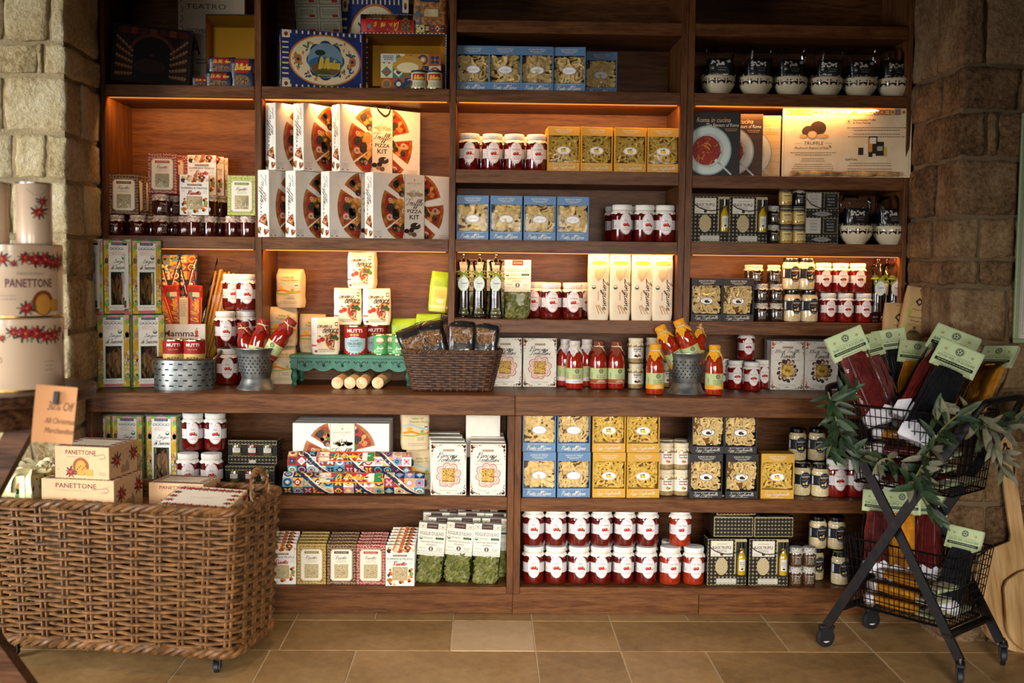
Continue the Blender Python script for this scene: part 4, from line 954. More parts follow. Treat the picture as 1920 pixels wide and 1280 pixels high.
# ---- tins
STEEL = mat('tin_steel', '#c9b88a', .25, metal=1, var=.05)
def can(key, R, Hh, paint, name, cat='can'):
    b = B(); pr = [(0, .001), (R*.94, .001), (R, .0), (R*1.01, .002), (R, .004)]
    n = 9
    for i in range(n): z = .006+(Hh-.012)*i/(n-1); pr.append((R-(.0006 if i % 2 and i < 7 else 0), z))
    pr += [(R*1.01, Hh-.002), (R, Hh), (R*.96, Hh-.001), (R*.95, Hh-.003), (0, Hh-.003)]
    b.lathe(pr, 36, STEEL); a = Art(); paint(a, R, Hh); p = B(); a.put(p, cyl(R+.0004)); kind(key, name, cat, [('can_body', b, -1), ('printed_label', p, -1)])
def p_mutti(a, R, H_):
    a.rect(-R*3.1, .004, R*3.1, H_-.004, '#c4a65c', 1, 40); a.rect(-R*3.1, H_*.56, R*3.1, H_-.004, '#8d1c1a', 2, 40); a.text('MUTTI', .004, H_*.84, R*1.25, H_*.1, '#e6dcc8', 3, 0, .02); a.text('FINELY CHOPPED', .004, H_*.7, R*.9, H_*.04, '#c9a15a', 3); a.text('PIZZA', .004, H_*.42, R*1.15, H_*.09, '#3a2c1c', 3, 0, .015); a.rect(-R*.6, H_*.27, R*.75, H_*.33, '#5c8a5a', 3, 6); a.lines(.004, H_*.22, R*1.1, .004, 2, '#6a5030', 3, .0014); a.ell(.004, H_*.06, R*.6, H_*.08, '#7a1c14', 3, 12)
    a.lines(-R*1.3, H_*.9, R*.4, .004, 7, '#c98a80', 3, .001)
can('can_pizza', .0365, .112, p_mutti, 'tomato_can')
def p_crush(a, R, H_):
    a.rect(-R*3.1, .004, R*3.1, H_-.004, '#8d1a18', 1, 40); a.ell(0, H_*.32, R*1.05, H_*.3, '#9ab9c0', 2, 20); a.rect(-R*1.05, H_*.3, R*1.05, H_*.56, '#9ab9c0', 2, 14); a.text('MUTTI', 0, H_*.82, R*1.35, H_*.12, '#ece3d2', 3, 0, .02)
    for k in range(3): a.ell(-.011+.011*k, H_*.68, .005, .0045, '#c9a044', 3, 8)
    a.text('POLPA', 0, H_*.48, R*.7, H_*.07, '#3a3a44', 4); a.text('CRUSHED', 0, H_*.375, R*1.25, H_*.085, '#23262c', 4, 0, .012); a.text('TOMATOES', 0, H_*.285, R*1.0, H_*.055, '#23262c', 4); a.lines(0, H_*.2, R*.9, .005, 2, '#5a6a70', 4, .0014)
    for k in range(12): a.ell(R*1.1*cos(pi+k*pi/11), H_*.3+H_*.28*sin(pi+k*pi/11), .005, .004, '#a8201a', 3, 6)
can('can_crushed', .0425, .107, p_crush, 'tomato_can')
def p_yeast(a, R, H_):
    a.rect(-R*3.1, .003, R*3.1, H_-.003, '#4f9a5c', 1, 30); a.line([(-R*1.2, .01), (0, H_*.3), (R*1.2, H_*.75)], .01, '#8fc48a', 2); a.ell(0, H_*.72, R*.55, H_*.13, '#d9d0b8', 3, 10); a.ring(0, H_*.72, R*.6, H_*.16, .0016, '#c98a3a', 4, 16); a.text('CAPUTO', 0, H_*.62, R*1.1, H_*.09, '#5a2c24', 5, 0, .015); a.script('Lievito', 0, H_*.35, R*1.0, H_*.13, '#e3ead8', 4, .25); a.lines(0, H_*.2, R*.8, .004, 2, '#cfe0c8', 4, .0012)
can('can_yeast', .0245, .074, p_yeast, 'yeast_can')

# ---- paper linguine packs
def linguine():
    b, fm = softbag(.077, .236, .042, mat('ivory_paper', '#e2d2b4', .6, var=.04, scale=25, bump=.08, bscale=40), 5, .0012, .75, fold=False); a = Art()
    a.rect(-.019, .2, .019, .2125, '#c98f2c', 2); a.ell(-.019, .2062, .0063, .0063, '#c98f2c', 2); a.ell(.019, .2062, .0063, .0063, '#c98f2c', 2)
    for k in range(16): a.rect(-.019+.0025*k, .2, -.018+.0025*k, .2125, '#e0b95a', 3)
    a.ring(0, .2062, .027, .0085, .0008, '#a88a5a', 3, 24)
    a.script('Linguine', .019, .092, .112, .03, '#211a14', 2, .2, .3, -pi/2); a.ell(-.019, .118, .0072, .0072, '#3a5a3a', 2); a.ell(-.019, .1205, .0055, .003, '#e2d8c0', 3); a.ell(-.002, .165, .016, .02, '#d9bd92', 1); 
    for k in range(7): a.line([(-.004, .14), (-.012+.004*k, .16), (-.016+.006*k, .184)], .0014, '#c49a64', 2)
    for k in range(3): a.lines(.026-.006*k, .188, .004, .0032, 13, '#b59c74', 2, .0018, k)
    for k in range(8): a.rect(-.004-.0016*(k % 2), .1-.004*k, -.001, .102-.004*k, ('#7a5a3a', '#a83c2c', '#3a6a3a')[k % 3], 2)
    for dx in (-.012, .0, .01): a.line([(dx*.4-.006, .054), (dx*.7+.002, .04), (dx+.012, .022)], .0022, '#b5772c', 2)
    p = B(); subdiv(a).put(p, fm)
    s = B()
    for x in (-.02, .02): s.lathe([(0, .0), (.0028, .0006), (.0036, 0)], 10, mat('brass_stud', '#b08a3a', .3, metal=1), M=TR(x, -.0185, .224, 0, pi/2))
    kind('linguine', 'linguine_pack', 'pack', [('paper_sack', b, -1), ('printed_front', p, -1), ('stud', s, -1)])
linguine()

# ---- acrylic pepper grinders
b = B(); b.lathe([(0, .001), (.026, .001), (.0275, .004), (.0275, .012), (.025, .016), (.0265, .022), (.024, .03), (.0225, .034), (.021, .09), (.02, .148), (.0205, .158), (.018, .16), (.017, .09), (.0185, .04), (0, .04)], 24, ACRYL)
pp = B(); pp.lathe([(0, .041), (.0155, .041), (.0158, .1), (.0155, .135), (0, .137)], 18, mat('peppercorns', '#5a4d3a', .7, scale=420, hex2='#1f1914', bump=.6))
hd = B(); hd.lathe([(0, .161), (.018, .161), (.019, .165), (.021, .18), (.026, .2), (.0265, .204), (.022, .207), (.018, .212), (.008, .216), (.005, .219), (.005, .223), (.0085, .228), (.0085, .232), (.005, .236), (0, .237)], 10, ACRYL)
rb = B(); GR = mat('green_raffia', '#7f8f2a', .7, var=.15, scale=80)
rb.tube([(.0215*cos(t*pi/10), .0215*sin(t*pi/10), .16) for t in range(20)], .0035, 6, GR, closed=True)
for q in ((.02, .008, -.001), (-.022, .006, .002), (.026, -.012, .0), (-.018, -.014, .002)): rb.ribbon(smooth_path([(0, -.024, .16), (q[0]*.6, -.03, .16+q[1]+.003), (q[0]*1.3, -.027, .16+q[1]*1.4)]), .006, GR)
tg = B(); a = Art(); a.ell(0, 0, .0205, .0275, '#8aa46a', 0, 18); a.ell(0, 0, .019, .026, '#dde0d6', 1, 18); a.ring(0, 0, .0175, .0242, .0006, '#9fb39a', 2, 24); a.script('Fusion', 0, .004, .026, .011, '#5a6a4a', 2, .16); a.lines(0, -.006, .02, .004, 3, '#8d9a80', 2, .001); a.lines(0, .0145, .016, .004, 1, '#8d9a80', 2, .001)
a.put(tg, lambda u, v, l: (u, -.0275-l*EPS-.01*((.0275-v)/.055)*0, v+.126)); tg.box(-.001, .001, -.0275, -.0265, .15, .16, TWINE)
kind('grinder', 'pepper_grinder', 'grinder', [('acrylic_body', b, -1), ('peppercorns', pp, -1), ('acrylic_head', hd, -1), ('raffia_bow', rb, -1), ('hang_tag', tg, -1)])

# ---- clear bags of leaf pasta with a folded header card
def foglie(key, seed):
    r_ = random.Random(seed); b = B(); W_, Hh, D = .092, .105, .055
    for k in range(150):
        x, z = r_.uniform(-.47, .47)*W_, r_.uniform(.05, .97)*Hh; e = (1-(2*abs(x)/W_)**4)**.5*(1-.25*(z/Hh)); y_ = -D/2*e*r_.uniform(.55, 1)
        th = r_.gauss(.9, .7); ln, wd = r_.uniform(.018, .03), r_.uniform(.005, .008); u = Vector((cos(th), r_.uniform(-.35, .35), sin(th))).normalized(); w = u.cross(Vector((r_.uniform(-.5, .5), -1, r_.uniform(-.5, .5)))).normalized(); c = Vector((x, y_, max(.006, z))); vs = []; fs = []
        for i in range(6):
            t = i/5-.5; q = (1-(2*t)**2)*wd/2+.0004; m_ = c+u*ln*t+Vector((0, -.003*(1-4*t*t), 0))
            m_.x = max(-W_/2, min(W_/2, m_.x)); m_.z = max(.002, m_.z); vs += [m_-w*q, m_+w*q]
        for i in range(5): fs.append((2*i, 2*i+1, 2*i+3, 2*i+2))
        b.add(vs, fs, OLIVEP, True)
    core, _ = softbag(W_*.86, Hh*.95, D*.6, mat('olive_pasta_core', '#4a5418', .8), seed, .002, .6, 8, 8, False)
    b.add(core.v, core.f, mat('olive_pasta_core', '#4a5418'))
    f, _ = softbag(W_*1.05, Hh*1.16, D*1.08, FILM, seed+1, .004, .3, 10, 12, False)
    c = B(); cw, ch, z0 = .096, .115, .098
    c.cbox(-cw/2, cw/2, -.021, -.0195, z0, z0+ch, pm('#dcd8c8'), .0004); c.cbox(-cw/2, cw/2, .004, .0055, z0, z0+ch-.004, pm('#c9c4b0'), .0004); c.box(-cw/2, cw/2, -.0205, .005, z0+ch-.003, z0+ch, pm('#dcd8c8'))
    a = Art()
    for j, zz in enumerate((z0+.004, z0+.012, z0+ch-.012, z0+ch-.02)):
        a.line([(-cw/2+cw*i/16, zz+(.0045 if i % 2 else 0)) for i in range(17)], .0022, '#a8a792', 1, False)
    a.rect(-.02, z0+ch-.02, .02, z0+ch-.0008, '#4a3028', 2); a.text("BORGO DE' MEDICI", 0, z0+ch-.011, .028, .003, '#c9b8a8', 3)
    a.text("FOGLIE D'ULIVO", 0, z0+.078, .082, .0125, '#3a3a30', 2); a.text('ORGANIC', -.012, z0+.062, .034, .0065, '#5a7a4a', 2, .1); a.rect(.014, z0+.058, .042, .0+z0+.0655, '#1f3a20', 2); a.text('PUGLIA', .028, z0+.0617, .02, .0045, '#8fae7a', 3); a.ell(-.037, z0+.061, .006, .006, '#3a6a44', 2); a.ell(-.037, z0+.063, .0045, .0026, '#dcd8c8', 3)
    a.text('DURUM WHEAT SEMOLINA PASTA', 0, z0+.048, .078, .006, '#5a584a', 2); a.text('WITH SPINACH', 0, z0+.038, .036, .006, '#5a584a', 2); a.ell(0, z0+.024, .0078, .0078, '#4a2c2c', 2); a.rect(-.0022, z0+.019, .0022, z0+.029, '#dcd8c8', 3); a.lines(-.03, z0+.026, .022, .004, 1, '#7a786a', 2, .0014); a.lines(.03, z0+.028, .024, .004, 3, '#7a786a', 2, .0014)
    for x in (-.034, .036): a.ell(x, z0+ch-.012, .0032, .0032, '#b59a3a', 3, 8)
    a.put(c, front(-.021))
    kind(key, 'leaf_pasta_bag', 'bag', [('leaf_pasta', b, -1), ('film_bag', f, -1), ('header_card', c, -1)])
foglie('foglie0', 3); foglie('foglie1', 8)

# ---- bowls with bow-tie pattern and their wrapped pasta
R = .062
prof = [(0, .004), (.03, .004), (.031, 0), (.034, 0), (.036, .006), (.048, .018), (.058, .034), (.062, .05), (.061, .066), (.0595, .068), (.058, .066), (.059, .05), (.055, .034), (.044, .02), (0, .012)]
b = B().lathe(prof, 40, mat('cream_glaze', '#d6c6a4', .15, coat=.7, var=.03))
def bowlmap(u, v, l):
    z = .047+v; r_ = .062 if z > .05 else .058+(z-.034)/.016*.004
    if z > .05: r_ = .062-(z-.05)/.016*.001
    r_ += .0003+l*EPS; t = u/.062; return (r_*sin(t), -r_*cos(t), z)
a = Art(); n = 11
for k in range(n):
    t = (k-(n-1)/2)*2*pi*.062/n*.98; h = .011
    for sg in (-1, 1):
        pts = [(t, .0018), (t+sg*.0065, .0055), (t+sg*.0135, h), (t+sg*.0145, 0), (t+sg*.0135, -h), (t+sg*.0065, -.0055), (t, -.0018)]
        for i in range(6): a.q([(t, 0), pts[i], pts[i+1]], [(0, 1, 2)], BLACKL, 1)
p = B(); a.put(p, bowlmap)
sh = B(); r_ = random.Random(11)
for k in range(90):
    t = r_.uniform(0, 2*pi); rr = r_.uniform(.02, .062); c = Vector((rr*cos(t), rr*sin(t), .066+r_.uniform(0, .01))); th = r_.uniform(0, 6); pts = [c+Vector((cos(th)*s*.012+.003*sin(9*s+k), sin(th)*s*.012, .004*cos(6*s+k)-.002*s*s)) for s in (-1, -.5, 0, .5, 1)]
    sh.ribbon(pts, .0018, ('#cfc8b4', '#3a3834', '#bdb59f')[k % 3], (0, -.5, 1))
kind('bowl', 'serving_bowl', 'bowl', [('bowl_body', b, -1), ('bow_tie_pattern', p, 0), ('shredded_paper', sh, -1)])
def farf(key, seed):
    bg, fm = softbag(.088, .066, .05, mat('black_foil', '#141214', .35, var=.1, coat=.4, bump=.2, bscale=60), seed, .004, .8, 10, 10, False); a = Art(); r_ = random.Random(seed)
    a.rect(-.034, .026, .034, .058, '#19171a', 1)
    for k in range(16):
        x, z, t = r_.uniform(-.03, .03), r_.uniform(.04, .057), r_.uniform(0, 3); a.ell(x, z, .0052, .003, '#cfc9bd', 2+k % 3, 6, t)
    a.ell(-.026, .031, .0048, .0048, '#c9c4b8', 3); a.ell(-.026, .0325, .0036, .002, '#3a3a3a', 4); a.lines(.006, .034, .034, .0035, 2, '#8d8880', 3, .0011); a.text('FARFALLE', .006, .024, .024, .004, '#b9b3a8', 3)
    p = B(); subdiv(a).put(p, fm)
    fl, _ = softbag(.1, .112, .06, FILM, seed+3, .007, .12, 10, 10, False)
    kind(key, 'farfalle_bag', 'bag', [('foil_bag', bg, -1), ('printed_label', p, -1), ('film_wrap', fl, -1)])
farf('farf0', 2); farf('farf1', 7)

# ---- black and cream truffle gift kits in clear boxes
def circles(a, x0, x1, z0, z1, s, l, hole=()):
    nx, nz = round((x1-x0)/s), round((z1-z0)/s); sx, sz = (x1-x0)/nx, (z1-z0)/nz
    for j in range(nz):
        for i in range(nx):
            cx, cz = x0+(i+.5)*sx, z0+(j+.5)*sz
            if any(h[0] < cx < h[2] and h[1] < cz < h[3] for h in hole): continue
            a.ell(cx, cz, s*.53, s*.53, '#1b1613', l, 8)
    for j in range(nz+1):
        for i in range(nx+1): a.ell(x0+i*sx, z0+j*sz, s*.1, s*.1, '#1b1613', l, 4)
def kit(key, W_, Hh, D, face, nm='gift_kit'):
    b = B().cbox(-W_/2+.002, W_/2-.002, .003, D-.002, .0015, Hh-.002, pm('#b5a676'), .0006); a = Art(); ex = B(); face(a, ex, W_, Hh)
    p = B(); a.put(p, front(.003)); s = Art(); circles(s, -D/2+.003, D/2-.003, .004, Hh-.004, .0125, 1)
    for fn in (left_side(-W_/2+.002), right_side(W_/2-.002)): s.put(p, (lambda f: lambda u, v, l: tuple(Vector(f(u, v, l))+Vector((0, D/2, 0))))(fn))
    t = Art(); circles(t, -W_/2+.004, W_/2-.004, .006, D-.004, .0125, 1); t.put(p, topside(Hh-.002))
    cl = B().box(-W_/2, W_/2, 0, D, 0, Hh, FILM)
    parts = [('inner_carton', b, -1), ('printed_pattern', p, 0), ('clear_cover', cl, -1)]
    if ex.v: parts.append(('contents', ex, -1))
    h = B(); h.tube(smooth_path([(-W_*.47, -.001, Hh*.86), (-W_*.3, -.004, Hh*.74), (0, -.006, Hh*.68), (W_*.3, -.004, Hh*.74), (W_*.47, -.001, Hh*.86)]), .0016, 6, MATS['black_rope'])
    parts.append(('cord_handle', h, -1)); kind(key, nm, 'gift box', parts)
OIL = mat('olive_oil', '#b8940f', .1, coat=1, var=.1); GLS = mat('oil_glass', '#4a4636', .1, coat=1, var=.1)
def f_rice(a, ex, W_, Hh):
    circles(a, -W_/2+.003, W_/2-.003, .003, Hh-.003, .0135, 1, [(W_*.22, .04, W_*.5, Hh)])
    a.rect(-W_*.41, Hh*.62, W_*.14, Hh*.95, '#d9d2c0', 2); a.text("BORGO DE' MEDICI", -W_*.135, Hh*.885, .038, .0034, '#4a443c', 3); a.text('BLACK TRUFFLE', -W_*.135, Hh*.81, .066, .0105, '#1b1613', 3, 0, .012); a.text('RISOTTO', -W_*.135, Hh*.735, .034, .0085, '#3a342c', 3); a.ell(-W_*.135, Hh*.665, .0062, .005, '#3a2a22', 3); a.lines(-W_*.31, Hh*.67, .022, .004, 2, '#8d8578', 3, .0014); a.lines(W_*.05, Hh*.67, .02, .004, 2, '#8d8578', 3, .0014)
    a.ell(-W_*.135, Hh*.41, W_*.155, Hh*.185, RICE, 2, 16); a.rect(-W_*.26, .006, W_*.24, .026, '#c9c4b4', 2); a.border(-W_*.25, .0075, W_*.23, .0245, .0008, '#3a342c', 3); a.text('ITALIAN TRUFFLE RISOTTO KIT', -W_*.01, .0125, .058, .0036, '#3a342c', 3); a.lines(-W_*.01, .02, .05, .004, 1, '#6a6458', 3, .0012)
    cx = W_*.365
    a.rect(W_*.22, .03, W_*.49, Hh*.93, '#2a2620', 1)
    ex.lathe([(0, .04), (.015, .04), (.0158, .045), (.0158, .1), (.012, .112), (.0085, .12), (.0085, .135), (0, .135)], 16, OIL, (cx, -.004+.012)); ex.lathe([(.0095, .134), (.01, .156), (0, .157)], 14, BLACKL, (cx, .008))
    la = Art(); la.rect(-.011, .055, .011, .096, '#c9c4b8', 1, 6); la.text('BLACK', 0, .085, .015, .0045, '#1b1613', 2); la.text('TRUFFLE', 0, .078, .018, .0045, '#1b1613', 2); la.lines(0, .072, .014, .0035, 2, '#5a544c', 2, .0012); la.ell(0, .062, .0042, .0034, '#2a1e18', 2)
    la.put(ex, lambda u, v, l: tuple(Vector(cyl(.0158)(u, v, l))+Vector((cx, .008, 0))))
kit('kit_risotto', .142, .168, .075, f_rice)
def f_quad(a, ex, W_, Hh):
    circles(a, -W_/2+.003, W_/2-.003, .003, Hh-.003, .0135, 1)
    for j, z in enumerate((.085, .182)):
        for i, x in enumerate((-.031, .031)):
            dk = (i+0) % 2; z2 = z-.055
            if j == 0: z2 = .038
            else: z2 = .128
            a.rect(x-.027, z2, x+.027, z2+.056, '#191613' if dk else '#b9b3a8', 2); a.border(x-.0255, z2+.0015, x+.0255, z2+.0545, .001, '#b9a870', 3)
            for k, w in enumerate(('BORGO DE MEDICI', 'BLACK' if dk else 'WHITE', 'TRUFFLE', 'CREAM')): a.text(w, x, z2+.046-.011*k, .026 if k else .03, .0055 if k else .003, '#b9b3a8' if dk else '#2a2622', 3)
    for z in (.012, .104): a.ell(0, z+.005, .03, .0085, '#8d8880', 3); a.text('TRUFFLE', 0, z+.006, .03, .004, '#2a2622', 4); a.ell(-.046, z+.006, .011, .011, '#191613', 3); a.ell(.046, z+.006, .011, .011, '#191613', 3)
kit('kit_quad', .125, .19, .08, f_quad)
def f_trio(a, ex, W_, Hh):
    circles(a, -W_/2+.003, W_/2-.003, .003, .028, .0125, 1); circles(a, -W_/2+.003, W_/2-.003, Hh-.016, Hh-.003, .0125, 1); a.rect(-W_/2+.002, .029, W_/2-.002, Hh-.017, '#15120f', 1); a.rect(-.012, .004, .012, .014, '#b9b3a8', 3)
    for i, c in enumerate(('#6a5c2c', '#7a2c18', '#5c5c2c')):
        x = (i-1)*W_*.31; ex.lathe([(0, .031), (.019, .031), (.0205, .037), (.0205, .06), (.018, .066), (.018, .07), (0, .07)], 18, mat('spread_'+c, c, .15, coat=1), (x, .012))
        la = Art(); la.rect(-.02, .04, .02, .06, '#191613', 1, 8); la.rect(-.014, .042, .014, .0585, '#c9c4b8', 2, 6); la.text(('CREAM', 'TOMATO', 'BASIL')[i], 0, .0535, .02, .0045, ('#2a2622', '#a8382c', '#4a6a3a')[i], 3); la.lines(0, .048, .018, .0034, 2, '#5a544c', 3, .001)
        la.put(ex, (lambda x: lambda u, v, l: tuple(Vector(cyl(.0205)(u, v, l))+Vector((x, .012, 0))))(x))
kit('kit_trio', .176, .086, .08, f_trio)
# ================================================================== products on the shelves
def RZ(d): return math.radians(d)
# --- middle bay
g1 = 'egg pasta cartons'
row(cyc('blue', [1, 0, 2, 1]), [887, 947, 1007, 1067], .03, S1, 'blue egg pasta carton, {o} from left on the shelf above the chili sauce jars', g1, [0, 0, 0, -.12])
put('blue2', TR(X(1127, .11, S1+.05), .11, S1, -.02), 'blue pasta carton set back at the right end of the high row', g1)
row('jar_arrabbiata', [880, 923, 964, 1006], .075, S2B, 'red chili sauce jar, {o} from left beside the lemon tagliatelle cartons', 'chili sauce jars', [.0, .14, .16, .12])
row('jar_arrabbiata', [902, 944, 985], .17, S2B, 'red chili sauce jar behind the four beside the lemon cartons, {o} from left', 'chili sauce jars', .4)
row(cyc('yellow', [0, 1, 0, 1]), [1057, 1119, 1182, 1244], .03, S2B, 'yellow windowed carton of lemon tagliatelle, {o} from left on the orange-lit shelf', 'lemon tagliatelle cartons', [.05, .1, .08, 0])
put('yellow1', TR(X(1052, .12, S2B+.05), .12, S2B, 0), 'yellow tagliatelle carton half hidden behind the leftmost one of the lit shelf', 'lemon tagliatelle cartons')
row(cyc('blue', [0, 2, 1, 0]), [886, 949, 1012, 1074], .03, S3, 'blue egg pasta carton, {o} from left on the shelf with basil jars', g1, [0, .04, .04, .04])
row('jar_basil', [1166, 1208, 1246], .07, S3, 'tomato basil sauce jar, {o} from left beside blue pasta cartons', 'basil sauce jars', [.28, .25, .0])
row('jar_basil', [1152, 1190], .19, S3, 'basil sauce jar in the dark back row behind three others, {s} one', 'basil sauce jars', .3)
row('grinder', [869, 898, 929], .05, S4, 'clear pepper grinder with green raffia, {o} from left beside the leaf pasta', 'pepper grinders')
put('foglie0', TR(X(970, .09, S4+.05), .09, S4, -.03), 'cream-carded bag of green leaf pasta standing between grinders and sauce jars', 'leaf pasta bags')
row('foglie1', [884, 936], .2, S4, 'bag of green leaf pasta behind the pepper grinders, {s} one', 'leaf pasta bags', .05)
row('jar_arrabbiata', [1033, 1073], .075, S4, 'red chili sauce jar beside the ivory linguine packs, {s} one in front', 'chili sauce jars', [.1, .05])
row('jar_arrabbiata', [1009, 1098], .17, S4, 'red chili sauce jar in the rear beside the ivory linguine packs, {s} one', 'chili sauce jars', [-.5, .1])
row('linguine', [1121, 1161, 1202, 1240], .06, S4, 'tall ivory paper pack of linguine, {o} from left', 'linguine packs', [.08, .1, .02, .06])
row('tortellini', [947, 1012], .125, CT, 'white carton of porcini tortellini on the counter, {s} one beside the black packets', 'porcini tortellini cartons', .02)
put('bot_vodka', TR(X(1077, .07, CT+.05), .07, CT, .1), 'vodka tomato sauce bottle with white kerchief, standing in front of two others', 'vodka sauce bottles')
row('bot_vodka', [1060, 1100], .16, CT, 'vodka tomato sauce bottle with white kerchief, {s} one of the two behind', 'vodka sauce bottles', .3)
row('bot_porcini', [1122, 1155], .08, CT, 'porcini tomato sauce bottle with brown kerchief, {s} one on the counter', 'porcini sauce bottles', [.1, .25])
for k, (p, yy) in enumerate(((1192, .1), (1225, .13), (1252, .16))):
    for t in range(2): put('pesto_truffle', TR(X(p, yy, CT+.05+.1*t), yy, CT+.0945*t, .1), 'pale truffle pesto jar, %s tier, %s stack from left behind the colander' % (('lower', 'upper')[t], ORD[k]), 'truffle pesto jars')
row('bot_formaggi', [1228, 1339], -.09, CT, 'two-cheese tomato sauce bottle with yellow kerchief, standing {s} of the grey colander', 'cheese sauce bottles', [.1, .12])
# --- right bay
for k, p in enumerate([1346, 1417, 1482, 1548, 1612, 1676]):
    put('bowl', TR(X(p, .075, S1+.05), .075, S1, .25*k), 'cream bowl with black bow-tie band, %s from left on the highest shelf' % ORD[k], 'bow-tie bowls')
    x = X(p+(3, 4, 0, 6, 2, 0)[k], .075, S1+.1); put(('farf0', 'farf1')[k % 2], TR(x, .07, S1+.066, .1*(k % 3)-.1), 'black farfalle bag inside the %s bowl from left on the highest shelf' % ORD[k], 'farfalle bags')
for k, p in enumerate([1604, 1668]):
    put('bowl', TR(X(p, .075, S3+.05), .075, S3, .3*k+.1), 'cream bow-tie bowl beside the truffle gift boxes, %s one' % ('left', 'right')[k], 'bow-tie bowls')
    put(('farf1', 'farf0')[k], TR(X(p, .075, S3+.1), .07, S3+.066, .1), 'black farfalle bag in the %s bowl beside the truffle gift boxes' % ('left', 'right')[k], 'farfalle bags')
row('kit_risotto', [1332, 1403], .03, S3, 'black dotted truffle risotto gift box under the cookbooks, {s} one', 'truffle risotto gift boxes', [.05, .02])
put('kit_quad', TR(X(1541, .05, S3+.05), .05, S3, 0), 'black and cream gift box of four truffle tins with a cord, beside a bowl', None)
for k, (p, key, n) in enumerate(((1449, 'tartufo', 2), (1473, 'mustard', 3), (1497, 'mustard', 2))):
    for t in range(n): put(key, TR(X(p, .07, S3+.05+.07*t), .07, S3+.0688*t, .1), ('small dark truffle jar' if k == 0 else 'small tan preserve jar')+', %s of the %s stack between the truffle gift boxes' % (('bottom', 'second', 'top')[t], ORD[k]), 'small jars between gift boxes')
put('tartufo', TR(X(1497, .09, S3+.18), .09, S3+2*.0688, .1), 'small dark truffle jar on top of the third stack between the truffle gift boxes', 'small jars between gift boxes')
row(cyc('black', [0, 1]), [1325, 1384], .03, S4, 'black windowed carton of truffle tagliatelle above the colander, {s} one', 'truffle tagliatelle cartons', [.06, .05])
for k, (p, yy) in enumerate(((1428, .06), (1455, .06), (1408, .12))):
    for t in range(3):
        q = p if t < 2 or k == 2 else p-6*(k == 0)-4
        put('tartufo', TR(X(q, yy, S4+.05+.07*t), yy, S4+.0688*t, .15*k), 'small dark truffle jar beside the cream sauce jars, %s tier, %s' % (('bottom', 'middle', 'top')[t], ('front left', 'front right', 'rear')[k]), 'small truffle jars on the lit shelf')
for t, ps in enumerate(([1485, 1517], [1482, 1511])):
    for k, p in enumerate(ps): put('alfredo', TR(X(p, .06, S4+.05+.1*t), .06, S4+.1165*t, .25), 'black-labelled cream sauce jar on the lit shelf, %s tier, %s' % (('lower', 'upper')[t], ('left', 'right')[k]), 'cream sauce jars')
for t, ps in enumerate(([1552, 1584, 1618], [1543, 1575, 1607])):
    for k, p in enumerate(ps): put('jar_truffle', TR(X(p, .06, S4+.05+.1*t), .06, S4+.1085*t, .12, s=.8), 'truffle tomato sauce jar on the lit shelf, %s tier, %s from left' % (('lower', 'upper')[t], ORD[k]), 'truffle tomato sauce jars')
for k, (p, yy) in enumerate(((1645, .05), (1676, .06), (1661, .12))): put('grinder', TR(X(p, yy, S4+.1), yy, S4, 0), 'clear acrylic pepper grinder beside the right stone pillar, %s' % ('left', 'right', 'rear')[k], 'pepper grinders')
put('jar_truffle', TR(X(1400, .12, CT+.15), .13, CT+.1085, .1, s=.8), 'truffle tomato sauce jar on top of the counter trio', 'truffle tomato sauce jars')
for k, (p, yy) in enumerate(((1379, .12), (1409, .06), (1430, .16), (1352, .2))): put('jar_truffle', TR(X(p, yy, CT+.05), yy, CT, .05, s=.8), 'truffle tomato sauce jar on the counter beside ravioli cartons, %s' % ('left front', 'nearest', 'right rear', 'behind the cheese sauce bottle')[k], 'truffle tomato sauce jars')
row('ravioli', [1476, 1540], .1, CT, 'white carton of black truffle ravioli on the counter, {s} one', 'truffle ravioli cartons', [.0, .0])
row('ravioli', [1471, 1534], .175, CT, 'white ravioli carton in the second rank on the counter, {s} one', 'truffle ravioli cartons', .0)

# --- pizza kits
for k, (p, ang, yy) in enumerate(((504, 58, -.028), (554, 49, -.015), (617, 39, -.006), (699, 37, .006))):
    put('pizza', TR(X(p, yy, S3+.1), yy, S3, RZ(ang)), 'white pizza kit carton with red slices, %s from left in the lower row' % ORD[k], 'pizza kit cartons', ('rope_handle',))
for k, (p, ang, yy) in enumerate(((516.5, 49, -.005), (569, 49, -.004), (637, 37, .01))):
    put('pizza', TR(X(p, yy, S3+.34), yy, S3+.2362, RZ(ang)), 'white pizza kit carton with red slices, %s from left in the upper row' % ORD[k], 'pizza kit cartons', () if k == 2 else ('rope_handle',))
for k in range(3): put('pizza', TR(X(549, -.06, L2+.1), -.062+.0575*k, L2, 0), ('white pizza kit carton facing straight out on the lower shelf', 'white pizza kit carton second in the file on the lower shelf', 'white pizza kit carton last in the file on the lower shelf')[k], 'pizza kit cartons', ('rope_handle',))

